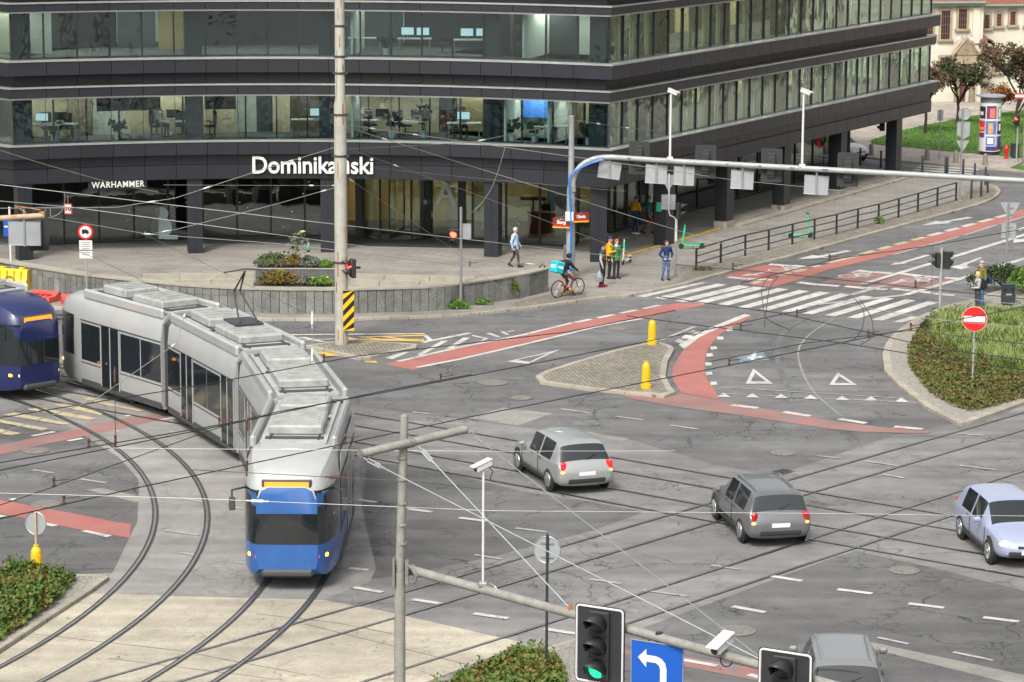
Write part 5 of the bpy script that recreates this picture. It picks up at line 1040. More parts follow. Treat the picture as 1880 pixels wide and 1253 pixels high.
# ---- foreground gantry
FB = G(737, 1050, 5.5); FB.z = 0; t = T('front_signal_gantry', 'weathered steel signal gantry in the foreground with a crossbar and guy wires', 'gantry', FB); lf_ = lambda v: Vector(v)-FB
zt = D(747, 764, FB.y).z; q = M(); q.cyl((-.04, 0, 0), (-.03, 0, 5.5), .115, .1, 14); q.cyl((-.03, 0, 5.5), (.06, 0, zt), .085, .075, 14); q.cyl((.06, 0, zt), (.06, 0, zt+.03), .07, .05, 14); q.build('pole', MATS['concrete_pipe'], t, smooth=35)
q = M()
for z in (6.0, 6.35, 6.75, 7.2, 7.6): q = M(); q.lathe([(.087, z), (.094, z+.01), (.094, z+.05), (.087, z+.06)], 14, (.02, 0, 0)); q.build('band', MATS['iron'], t, smooth=35)
q = M()
q.box((-.14, -.02, 5.5), (.04, .25, .5)); q.box((.1, -.03, 5.5), (.06, .22, .42)); q.tube([(.12, -.1, 5.65), (.2, -.14, 5.6), (.28, -.14, 5.45), (.24, -.12, 5.32), (.14, -.12, 5.36)], .03, 6); q.build('clamp', MATS['iron'], t, smooth=35)
za = zt-.45; xa, xb = D(662, 834, FB.y-.65), D(854, 789, FB.y+.65); q = M(); q.tube([lf_(xa), lf_(xb)], .078, 14); q.build('crossbar', MATS['concrete_pipe'], t, smooth=40)
q = M()
for k, e in enumerate((xa, xb)): q = M(); d = (xb-xa).normalized()*(-1 if k == 0 else 1); q.lathe([(.08, -.02), (.085, -.01), (.085, .02), (.02, .022)], 14, lf_(e), ax=d.to_track_quat('Z', 'Y').to_matrix().to_4x4()); q.build('end_cap', MATS['iron'], t, smooth=40)
q = M()
m_ = (xa+xb)/2; q.lathe([(.09, -.06), (.1, -.05), (.1, .05), (.09, .06)], 14, lf_(xa.lerp(xb, .47)), ax=(xb-xa).normalized().to_track_quat('Z', 'Y').to_matrix().to_4x4()); q.build('band', MATS['iron'], t, smooth=40)
zf = 5.5; A0, A1 = G(752, 1046, zf), G(1990, 1384, zf)
q = M(); q.tube([lf_(A0), lf_(A0.lerp(A1, .25)), lf_(A1)], [.085, .082, .075], 12); q.build('arm', MATS['concrete_pipe'], t, smooth=40)
q = M(); q.cyl(lf_(A0)+Vector((-.12, 0, 0)), lf_(A0)+Vector((.1, -.02, 0)), .12, .1, 12); q.build('arm_socket', MATS['iron'], t, smooth=40)
def fa(px):
    for i in range(600):
        v = A0.lerp(A1, i/600); d = v-Vector((0, 0, HC)); x = CX+F*d.dot(_ix)/d.dot(_fw)
        if x >= px: return v
    return A1
def guy(a, b, lab):
    q = M(); q.tube([a.lerp(b, .03), b], .011, 5); t_ = tag(q.build('guy_wire', MATS['galv']), lab, 'guy wire', 'guy wires of the front gantry'); u = (b-a).normalized()
    r = M(); c = a.lerp(b, .0)+u*.1
    s_ = u.cross(Vector((0, 1, 0))).normalized()*.03
    r.tube([c+s_, c+u*.3+s_, c+u*.3-s_, c-s_], .012, 5, closed=True); r.tube([c-u*.12, c], .014, 5); r.tube([c+u*.3, c+u*.4], .022, 6); r.build('turnbuckle', MATS['galv'], t_)
guy(xa+Vector((.06, -.05, -.06)), fa(1403)+Vector((0, 0, .08)), 'guy wire from the left end of the front crossbar'); guy(xb+Vector((.04, -.02, -.02)), fa(1400)+Vector((0, 0, .1)), 'guy wire from the right end of the front crossbar'); guy(xa.lerp(xb, .55)+Vector((.0, -.06, -.1)), fa(1047)+Vector((0, 0, .08)), 'short guy wire from the middle of the front crossbar')
v = fa(1047); q = M(); q.box(lf_(v)+Vector((0, 0, .1)), (.07, .12, .12)); q.build('guy_lug', MATS['rust'], t); q = M(); v = fa(1395); q.box(lf_(v)+Vector((0, 0, .1)), (.07, .12, .12)); q.build('guy_lug', MATS['rust'], t)
v = fa(886); c_ = T('traffic_camera', 'white traffic camera on a tall thin post above the front arm', 'camera', v+Vector((0, 0, .07))); h = D(883, 866, v.y).z-v.z-.05
q = M(); q.cyl((0, 0, 0), (-.0, 0, h), .022, n=8); q.build('post', MATS['white_plastic'], c_, smooth=40); q = M(); q.box((0, 0, .03), (.16, .16, .09), ch=.02); q.cyl((-.06, 0, -.06), (-.06, 0, .06), .03, n=6); q.tube([(.1, 0, .05), (.2, 0, .0), (.25, -.03, -.05)], .012, 5); q.build('base', MATS['galv'], c_); camera_unit(c_, (0, .02, h+.08), -1.0, .3, .82); q = M(); q.tube([(.1, 0, h+.06), (.17, 0, h-.02), (.12, 0, h-.14), (.15, 0, h-.2)], .01, 5); q.build('cable', MATS['black_plastic'], c_, smooth=60)
v = fa(1325); c_ = T('traffic_camera', 'white traffic camera mounted directly on the front arm beside the blue sign', 'camera', v+Vector((0, -.02, .1))); q = M(); q.cyl((0, 0, -.1), (0, 0, .02), .03, n=8); q.box((.1, 0, -.02), (.2, .05, .05)); q.build('bracket', MATS['galv'], c_); camera_unit(c_, (-.02, -.08, .12), -.65, .3, 1.15); q = M(); q.tube([(.06+.1*math.cos(R_(a)), -.05, -.16+.12*math.sin(R_(a))) for a in range(70, 470, 25)], .012, 5); q.build('cable', MATS['black_plastic'], c_, smooth=60)
yaw = math.atan2((A1-A0).y, (A1-A0).x)
v = fa(1101); w0 = D(1101, 1185, v.y-.42); hd = head('traffic_light', 'large signal with green lamp lit and white bordered board in the foreground', w0, -.5, ('lens_off', 'lens_off', 'green_light'), .355, board=(.92, 1.36), group='big signal heads on the front arm')
q = M(); q.box((0, .2, .35), (.2, .34, .08)); q.build('bracket', MATS['black_plastic'], hd)
v = fa(1440); w0 = D(1441, 1271, v.y-.42); hd = head('traffic_light', 'large signal with white bordered board, cut off by the lower edge, lamps dark', w0, -.5, ('lens_off', 'lens_off', 'lens_off'), .355, board=(.92, 1.36), group='big signal heads on the front arm'); q = M(); q.box((0, .1, .35), (.3, .12, .08)); q.build('bracket', MATS['black_plastic'], hd)
v = fa(1207); w0 = D(1207, 1226, v.y-.08); t_ = T('lane_sign', 'blue square lane sign with a white left turn arrow hanging from the front arm', 'road sign', w0, -.5); q = M(); q.box((0, 0, 0), (.98, .03, .86), ch=.01); q.build('plate', MATS['sign_blue'], t_); q = M(); q.tube([(x, -.016, z) for x, z in ((-.485, -.43), (.485, -.43), (.485, .43), (-.485, .43))], .012, 5, closed=True); q.build('rim', MATS['galv_sign'], t_)
q = M(); P = [(-.36, .12), (-.16, .3), (-.16, .2)]; 
arrow_pts = [(-.36, .14), (-.2, .3), (-.2, .2), (-.02, .2), (.08, .17), (.15, .1), (.18, 0), (.18, -.4), (.06, -.4), (.06, -.02), (.04, .04), (-.02, .08), (-.2, .08), (-.2, -.02)]
q.add([(x, -.021, z) for x, z in arrow_pts], [tuple(range(len(arrow_pts)))]); q.build('arrow', MATS['sign_white'], t_, closed=False)
q = M(); q.box((0, .05, .5), (.1, .08, .22)); q.tube([(-.2, .05, .42), (-.1, .05, .5), (.1, .05, .5)], .012, 5); q.build('bracket', MATS['black_plastic'], t_)
# ================================================================ TRAMS AND CARS
mat('tram_silver', (.36, .37, .36), .35, .2, var=.06, vscale=1.5, coat=.3); mat('tram_roof', (.4, .41, .39), .5, var=.12, vscale=1.6, col2=(.26, .265, .255)); mat('tram_blue', (.018, .085, .27), .3, 0, coat=.5, var=.12, vscale=2); mat('tram_navy', (.01, .016, .07), .3, coat=.4); mat('tram_glass', (.012, .016, .018), .06, 0, .7); mat('bellows', (.03, .03, .032), .8); mat('tram_dark', (.04, .042, .045), .6); mat('tram_box', (.34, .345, .33), .5, var=.1, vscale=3, col2=(.22, .22, .21))
emis('led_orange', (1, .2, .015), .9); emis('headlamp', (1, .75, .45), 3); emis('tail_red', (.9, .01, .015), .8); emis('indicator', (1, .35, .03), 3.0); emis('led_cyan', (.45, .8, 1), 2.0)
def section(hw, zb, zt, r=.25):
    return [(-hw*.93, zb), (-hw, zb+.18), (-hw, 1.15), (-hw*.995, 2.55), (-hw*.95, zt-.32), (-hw*.84, zt-.1), (-hw*.6, zt), (hw*.6, zt), (hw*.84, zt-.1), (hw*.95, zt-.32), (hw*.995, 2.55), (hw, 1.15), (hw, zb+.18), (hw*.93, zb)]
def loft(q, secs, mi=0):
    n = len(secs[0][1]); vs = [(x, y, z) for x, P in secs for y, z in P]
    q.add(vs, [(j*n+i, j*n+(i+1) % n, (j+1)*n+(i+1) % n, (j+1)*n+i) for j in range(len(secs)-1) for i in range(n)] + [tuple(range(n-1, -1, -1)), tuple((len(secs)-1)*n+i for i in range(n))], mi)
def tram(name, lab, c, r, a_nose, modules, nose_mat, tail_end=True, led=None, flip=1, lamps='tail_red'):
    """articulated tram standing on the arc track; the nose is at angle a_nose, the body runs on to larger angles"""
    def at(a): return Vector((c[0]+r*math.cos(a), c[1]+r*math.sin(a), 0))
    root = T(name, lab, 'tram', at(a_nose)); a = a_nose; O = root.location; n = len(modules)
    for k, L in enumerate(modules):
        da = L/r; p0, p1 = at(a), at(a+da); mid = (p0+p1)/2; d = (p0-p1).normalized(); X = Matrix.Translation(mid-O) @ Matrix.Rotation(math.atan2(d.y, d.x), 4, 'Z')   # local +x towards the nose
        h = (p1-p0).length/2; q = M(); q.X = X; first, last = k == 0, (k == n-1 and tail_end)
        S = section(1.2, .3, 3.4); secs = []
        def nose(x, s): return [(x-s*2.0, S), (x-s*1.5, section(1.19, .32, 3.38)), (x-s*.9, section(1.13, .34, 3.3)), (x-s*.42, section(1.02, .38, 3.14)), (x-s*.14, section(.9, .45, 2.92)), (x, section(.76, .6, 2.7))]
        secs = ([(-h+.12, S)] if not last else nose(-h, -1)[::-1]) + (nose(h, 1) if first else [(h-.12, S)])
        m_ = nose_mat if (first or nose_mat == 'tram_navy') else 'tram_silver'
        loft(q, secs)
        if m_ == 'tram_blue':
            zz = lambda f: sum(q.v[i][2] for i in f)/len(f)
            q.mi = [1 if zz(f) > 2.5 and len(f) == 4 else 0 for f in q.f]
        body = q.build('body', [MATS[m_], MATS['tram_silver']], root, smooth=32)
        x0, x1 = (-h+.12 if not last else -h+2.0), (h-.12 if not first else h-2.0)
        if m_ != 'tram_silver':
            for s in (-1, 1):
                g = M(); g.X = X; g.box(((x0+x1)/2, s*1.205, 2.86), (x1-x0, .02, .5)); g.build('silver_panel', MATS['tram_silver'], root)
        # windows and doors
        nw = max(2, round((x1-x0)/1.45)); wl = (x1-x0)/nw
        for s in (-1, 1):
            for i in range(nw):
                xc = x0+wl*(i+.5); isdoor = (i % 3 == 1) and L > 5
                g = M(); g.X = X; g.box((xc, s*1.2, 1.8 if not isdoor else 1.48), (wl-.07, .03, 1.25 if not isdoor else 2.1), ch=.01)
                if isdoor:
                    o = g.build('door', MATS['tram_glass'], root); u = M(); u.X = X
                    for dx in (-wl/2+.06, 0, wl/2-.06): u.box((xc+dx, s*1.217, 1.48), (.05, .02, 2.05))
                    u.build('door_frame', MATS['tram_silver'], o)
                else: g.build('window', MATS['tram_glass'], root)
            g = M(); g.X = X; g.box(((x0+x1)/2, s*1.2, .42), (x1-x0-.05, .03, .2)); g.build('skirt', MATS['tram_dark'], root)
            g = M(); g.X = X; g.box(((x0+x1)/2, s*1.04, 3.4), (x1-x0-.1, .16, .34), ch=.06); g.build('roof_fairing', MATS['tram_silver'], root)
        g = M(); g.X = X; g.box(((x0+x1)/2, 0, 3.405), (x1-x0-.05, 1.7, .06)); g.build('roof', MATS['tram_roof'], root)
        for i, (f, bl_, bw, bh) in enumerate(((.25, .28, 1.3, .3), (.68, .36, 1.4, .26))):
            g = M(); g.X = X; g.box((x0+(x1-x0)*f, 0, 3.43+bh/2), ((x1-x0)*bl_, bw, bh), ch=.05)
            for j in range(4): g.box((x0+(x1-x0)*(f-.1+.07*j), 0, 3.44+bh), (.1, bw*.8, .04))
            g.build('roof_unit', MATS['tram_box'], root)
        sm_ = M(); sm_.X = X                                            # roof cable trunk and grilles, body seams
        for yy in (-.62, .62): sm_.tube([(x0+.2, yy, 3.46), ((x0+x1)/2, yy*1.03, 3.47), (x1-.2, yy, 3.46)], .03, 5)
        sm_.build('roof_cable', MATS['tram_dark'], root)
        for f in (.05, .47, .92): sm_ = M(); sm_.X = X; sm_.box((x0+(x1-x0)*f, 0, 3.442), (.3, 1.5, .02)); sm_.build('roof_grille', MATS['tram_dark'], root)
        for s in (-1, 1):
            sm_ = M(); sm_.X = X; sm_.box(((x0+x1)/2, s*1.206, 1.08), (x1-x0, .012, .03)); sm_.box(((x0+x1)/2, s*1.208, 2.52), (x1-x0, .012, .035)); sm_.build('body_seam', MATS['tram_dark'], root)
        # bogie
        if L > 5:
            g = M(); g.X = X; g.box((0, 0, .3), (2.6, 2.1, .24), ch=.05)
            for dx in (-.9, .9):
                for s in (-.7175, .7175): g.cyl((dx, s-.07, .33), (dx, s+.07, .33), .31, n=16)
            g.build('bogie', MATS['tram_dark'], root)
        for e, flag in ((1, first), (-1, last)):
            if not flag: continue
            xe = e*h; w_ = M(); w_.X = X; N = [(xe-e*1.5, 1.19), (xe-e*.9, 1.13), (xe-e*.42, 1.02), (xe-e*.14, .9), (xe, .76)]
            f = lambda x, z: None
            rows = []
            for z, kx in ((1.25, 0.0), (1.7, .02), (2.2, .1), (2.62, .2)):
                row = []
                for x, y in N: row.append((x - e*kx*.25 + e*.018, -y*1.006, z))
                for x, y in N[::-1]: row.append((x - e*kx*.25 + e*.018, y*1.006, z))
                rows.append(row)
            nn = len(rows[0]); w_.add([v for r_ in rows for v in r_], [(j*nn+i, j*nn+i+1, (j+1)*nn+i+1, (j+1)*nn+i) for j in range(3) for i in range(nn-1)]); w_.build('windscreen', MATS['tram_glass'], root, smooth=50, closed=False)
            for s in (-1, 1):
                g = M(); g.X = X; g.box((xe-e*.16, s*.72, .92), (.2, .26, .14), e*s*-.5, ch=.03); g.build('lamp', MATS[lamps], root)
                g = M(); g.X = X; g.box((xe-e*.3, s*.92, .92), (.18, .12, .1), e*s*-.7, ch=.02); g.build('indicator', MATS['indicator'], root)
                g = M(); g.X = X; g.tube([(xe-e*.9, s*1.1, 2.5), (xe-e*.55, s*1.42, 2.5), (xe-e*.55, s*1.42, 2.1)], .03, 6); g.box((xe-e*.55, s*1.42, 2.15), (.06, .16, .34), ch=.02); g.build('mirror', MATS['tram_dark'], root)
            g = M(); g.X = X; g.box((xe-e*.02, 0, .5), (.18, 1.3, .2), ch=.06); g.build('bumper', MATS['tram_dark'], root)
            if led:
                g = M(); g.X = X; g.box((xe-e*.2, 0, 2.72), (.34, 1.25, .32), ch=.03); g.build('display_box', MATS['tram_dark'], root); g = M(); g.X = X; g.box((xe-e*.02, 0, 2.72), (.02, 1.1, .22)); g.build('destination_display', MATS['led_orange'], root)
            g = M(); g.X = X; g.tube([(xe-e*.05, -.3, 1.3), (xe-e*.02, .2, 2.0)], .015, 5); g.build('wiper', MATS['tram_dark'], root)
        a += da
        if k < n-1:
            gap = .55/r; p0, p1 = at(a-.12/r), at(a+gap+.12/r); b = M(); m = 9
            secs = []
            for i in range(m+1):
                aa = a-.12/r+(gap+.24/r)*i/m; pc = at(aa)-O; tdir = Vector((-math.sin(aa), math.cos(aa), 0)); nx = Vector((math.cos(aa), math.sin(aa), 0)); w_ = 1.1 if i % 2 else 1.02
                secs.append([pc+nx*(s*w_)+Vector((0, 0, z)) for s, z in ((-1, .4), (-1, 3.1), (-.8, 3.28), (.8, 3.28), (1, 3.1), (1, .4))])
            vs = [v for s in secs for v in s]; b.add(vs, [(j*6+i, j*6+(i+1) % 6, (j+1)*6+(i+1) % 6, (j+1)*6+i) for j in range(m) for i in range(6)]); b.build('bellows', MATS['bellows'], root)
            a += gap
    return root
tr = tram('tram', 'long silver articulated tram with blue ends rounding the curve', CB, RB, R_(-6.8), [7.4, 6.6, 6.8, 7.4], 'tram_blue', led=True)
# folded pantograph on the middle section
am = R_(-6.8)+(7.4+.55+6.6+.55+3.2)/RB; pp = Vector((CB[0]+RB*math.cos(am), CB[1]+RB*math.sin(am), 0))-tr.location; g = M(); g.X = Matrix.Translation(pp) @ Matrix.Rotation(am+math.pi/2, 4, 'Z')
g.box((0, 0, 3.75), (1.2, .9, .06)); g.tube([(-.5, -.3, 3.8), (.6, -.1, 4.6), (-.2, 0, 5.35)], .03, 6); g.tube([(-.5, .3, 3.8), (.6, .1, 4.6), (-.2, 0, 5.35)], .03, 6); g.tube([(-.25, -.7, 5.35), (-.2, 0, 5.42), (-.25, .7, 5.35)], .025, 6); g.build('pantograph', MATS['tram_dark'], tr)
tram('tram', 'dark blue tram entering at the left edge with an orange destination display', CA, RA, R_(38.0), [7.6, 6.5], 'tram_navy', False, led=True, lamps='headlamp')
# ---------------------------------------------------------------- cars
for k, v, r in (('car_silver', (.3, .31, .31), .3), ('car_grey', (.13, .135, .14), .3), ('car_paleblue', (.33, .37, .5), .3), ('car_ash', (.2, .205, .205), .32), ('car_white', (.5, .5, .5), .3)): mat(k, v, r, .3, coat=.6)
mat('car_glass', (.015, .018, .02), .05, 0, .8); mat('tyre', (.018, .018, .018), .85); mat('alloy', (.4, .4, .41), .3, .8); mat('plate_white', (.6, .6, .6), .5); mat('car_trim', (.02, .02, .02), .6); mat('car_lamp', (.6, .62, .65), .1); mat('car_tail', (.35, .01, .015), .2)
def car(lab, pos, rz, paint_, est=False, lit=None, rails=False, L=4.35):
    """one smooth shell lofted over its stations; the glass areas are cut out of it as windows of their own"""
    t = T('parked_car' if lit == 'parked' else 'car', lab, 'car', pos, rz, None); s = L/4.35; g = -.28 if est else 0.0
    ST_ = [(-2.17, .66, .42, .6, .66, .56), (-2.12, .8, .3, .72, .8, .7), (-2.04, .85, .24, .86, .93, .75), (-1.98, .87, .21, .9, .97, .77), (-1.66+g*.75, .885, .2, .9, 1.39, .66), (-1.52+g*.7, .89, .2, .895, 1.45, .64), (-1.36+g*.5, .89, .2, .89, 1.465, .635), (-.46, .89, .2, .885, 1.485, .64), (-.38, .89, .2, .885, 1.485, .64), (.3, .89, .2, .88, 1.47, .63), (.4, .89, .2, .88, 1.44, .63),
           (1.06, .885, .2, .885, .99, .72), (1.16, .88, .2, .88, .955, .74), (1.55, .865, .2, .85, .905, .72), (1.9, .82, .24, .76, .81, .66), (2.08, .72, .3, .66, .7, .56), (2.17, .56, .38, .55, .59, .42)]
    def ring(w, zb, zl, zt, wt):
        h = [(.78*w, zb), (.97*w, zb+.1), (w, .52 if zl > .6 else (zb+zl)/2), (.99*w, zl-.05), (.955*w, zl), (wt, zt-.055), (wt*.84, zt-.005), (0, zt+.02)]
        return [(-y, z) for y, z in h] + [(y, z) for y, z in h[-2::-1]]
    q = M(); n = 15
    for x, *r_ in ST_: q.v += [(x*s, y, z) for y, z in ring(*r_)]
    for j in range(len(ST_)-1):
        for i in range(n):
            k = (i+1) % n; mi = 0; side = i in (4, 9); topf = i in (5, 6, 7, 8)
            if j == 10 and (topf): mi = 1
            if j == 3 and topf: mi = 2
            if side and j in (6,): mi = 3
            if side and j in (8, 9): mi = 4
            q.f.append((j*n+i, j*n+k, (j+1)*n+k, (j+1)*n+i)); q.mi.append(mi)
    q.f += [tuple(range(n-1, -1, -1)), tuple((len(ST_)-1)*n+i for i in range(n))]; q.mi += [0, 0]
    o = q.build('tmp', [MATS[paint_]]*5); me_ = o.data; ca_ = me_.attributes.new('crease_edge', 'FLOAT', 'EDGE')
    for e in me_.edges:
        a, b = e.vertices; ja, ia, jb, ib = a//n, a % n, b//n, b % n
        if ia == ib and ia in (4, 5, 9, 10): ca_.data[e.index].value = .75
        elif ja == jb and ja in (3, 4, 6, 7, 8, 10, 11) and min(ia, ib) in (4, 5, 6, 7, 8, 9): ca_.data[e.index].value = .6
        elif ia == ib and ia in (2, 12): ca_.data[e.index].value = .3
    sb_ = o.modifiers.new('s', 'SUBSURF'); sb_.levels = 2; sb_.render_levels = 2
    dg = bpy.context.evaluated_depsgraph_get(); me = bpy.data.meshes.new_from_object(o.evaluated_get(dg)); bpy.data.objects.remove(o)
    vs = [tuple(v.co) for v in me.vertices]; groups = {}
    for p in me.polygons:
        c = p.center; groups.setdefault((p.material_index, c.y > 0 if p.material_index > 2 else 0), []).append(tuple(p.vertices))
    for (mi, sd), fs in groups.items():
        used = sorted({i for f in fs for i in f}); ix = {k: i for i, k in enumerate(used)}; q = M(); q.add([vs[i] for i in used], [[ix[i] for i in f] for f in fs])
        q.build(('body', 'windscreen', 'rear_window', 'side_window', 'side_window')[mi], MATS[paint_ if mi == 0 else 'car_glass'], t, smooth=60 if mi else 50, closed=False)
    bpy.data.meshes.remove(me)
    for x in (-1.3, 1.33):
        for sd in (-1, 1):
            a_ = M(); a_.lathe([(.385, -.02), (.385, .015), (.02, .016)], 24, (x*s, sd*.862, .345), ax=Matrix.Rotation(-sd*math.pi/2, 4, 'X')); a_.build('wheel_arch', MATS['car_trim'], t, smooth=30)
            w_ = M(); w_.lathe([(.2, -.09), (.3, -.1), (.325, -.07), (.325, .07), (.3, .1), (.2, .09)], 20, (x*s, sd*.81, .325), ax=Matrix.Rotation(math.pi/2, 4, 'X')); o = w_.build('wheel', MATS['tyre'], t, smooth=40)
            r_ = M(); r_.lathe([(.22, 0), (.21, .02), (.06, .01), (.05, .03), (.005, .03)], 18, (x*s, sd*.9, .325), ax=Matrix.Rotation(-sd*math.pi/2, 4, 'X'))
            for k in range(5): a = k*1.2566; r_.box((x*s+.12*math.cos(a), sd*.922, .325+.12*math.sin(a)), (.19, .015, .045), R=Matrix.Rotation(-a, 4, 'Y'))
            r_.build('rim', MATS['alloy'], o)
    for sd in (-1, 1):
        q = M(); q.sph((1.93*s, sd*.64, .66), .16, 12, sc=(1.0, .9, .5)); q.build('headlight', MATS['headlamp' if lit == 'front' else 'car_lamp'], t, smooth=60)
        q = M(); q.box((-2.06*s, sd*.7, .84), (.12, .2, .26), sd*.45, ch=.05); q.build('taillight', MATS['tail_red' if lit == 'rear' else 'car_tail'], t)
        q = M(); q.box((.62*s, sd*.99, 1.0), (.12, .2, .14), ch=.045); q.build('mirror', MATS[paint_], t)
        if lit in ('rear', 'ind'): q = M(); q.box((-2.09*s, sd*.7, .68), (.1, .18, .06), sd*.45, ch=.02); q.build('indicator', MATS['indicator'], t)
        for xd in (-.62, .1): q = M(); q.box((xd, sd*.9, .84), (.16, .025, .03), ch=.01); q.build('door_handle', MATS['car_trim'], t)
        q = M(); q.box((0, sd*.893, .31), (2.1, .03, .1), ch=.012); q.build('sill', MATS['car_trim'], t)
        for xd in (-.42, .95): q = M(); q.box((xd, sd*.8925, .62), (.012, .012, .5)); q.build('door_gap', MATS['car_trim'], t)
        if rails: q = M(); q.tube([(-1.6*s, sd*.53, 1.44), (-1.5*s, sd*.53, 1.5), (0, sd*.55, 1.525), (.14, sd*.54, 1.48)], .02, 6); q.build('roof_rail', MATS['alloy'], t)
    for x in (2.13, -2.13): q = M(); q.box((x*s, 0, .42), (.1, 1.15, .16), ch=.04); q.build('bumper', MATS['car_trim'], t)
    q = M(); q.box((2.12*s, 0, .58), (.08, .7, .1), ch=.03); q.build('grille', MATS['car_trim'], t)
    for x in (-2.17, 2.19): q = M(); q.box((x*s, 0, .62 if x < 0 else .46), (.02, .5, .11)); q.build('number_plate', MATS['plate_white'], t)
    q = M(); q.tube([(-2.03*s, 0, 1.03), (-1.92*s, -.35, 1.16)], .012, 5); q.build('wiper', MATS['car_trim'], t); return t
def heading(a, b): p, q = G(*a), G(*b); return math.atan2((q-p).y, (q-p).x)
car('silver hatchback with red tail lamps crossing the tracks above the foreground arm', G(1030, 880)+Vector((0, 0, .02)), heading((1160, 950), (900, 790)), 'car_silver', lit='rear')
car('grey estate car with orange indicators standing across the rail crossing', G(1392, 972)+Vector((0, 0, .02)), heading((1480, 1035), (1290, 870)), 'car_grey', True, lit='ind', rails=True)
car('pale blue car with glowing headlights at the right edge', G(1846, 1010)+Vector((0, 0, .02)), heading((1740, 930), (1880, 1050)), 'car_paleblue', lit='front')
car('ash grey car with roof rails cut off by the lower edge', G(1540, 1290)+Vector((0, 0, .02)), heading((1560, 1330), (1520, 1160)), 'car_ash', True, rails=True)
car('white car parked beyond the arcade, mostly hidden by its end', G(1533, 292.5)+Vector((0, 0, .02)), heading((1520, 289), (1570, 296)), 'car_white', lit='parked')
# ================================================================ PEOPLE, BICYCLE, SCOOTERS
CL = {'skin': (.5, .3, .22), 'black_cloth': (.018, .018, .02), 'charcoal': (.05, .05, .055), 'grey_cloth': (.3, .31, .32), 'yellow_cloth': (.62, .32, .01), 'green_cloth': (.05, .16, .06), 'white_cloth': (.6, .59, .56), 'navy_cloth': (.015, .03, .09), 'jeans': (.05, .11, .22), 'jeans_dark': (.03, .055, .1), 'boot': (.03, .02, .015), 'shoe_white': (.65, .65, .64), 'shoe_red': (.3, .02, .04), 'olive_cloth': (.13, .125, .04), 'teal_cloth': (.03, .14, .15), 'brown_cloth': (.16, .07, .05), 'pale_blue_cloth': (.32, .44, .58), 'mauve_cloth': (.11, .06, .07), 'tan_shoe': (.5, .24, .04), 'hair_ginger': (.35, .12, .04), 'hair_brown': (.12, .06, .03), 'hair_blond': (.6, .42, .18), 'hair_pale': (.6, .55, .45), 'beige_cloth': (.4, .3, .15), 'lip': (.35, .1, .09), 'eye': (.02, .018, .016), 'patterned': (.14, .13, .13)}
for k, v in CL.items(): mat(k, v, .85 if 'skin' not in k else .55, spec=.25, var=.22 if k not in ('skin', 'eye', 'lip') else .05, vscale=9, bump=.5 if 'cloth' in k or 'jeans' in k else 0, bscale=14)
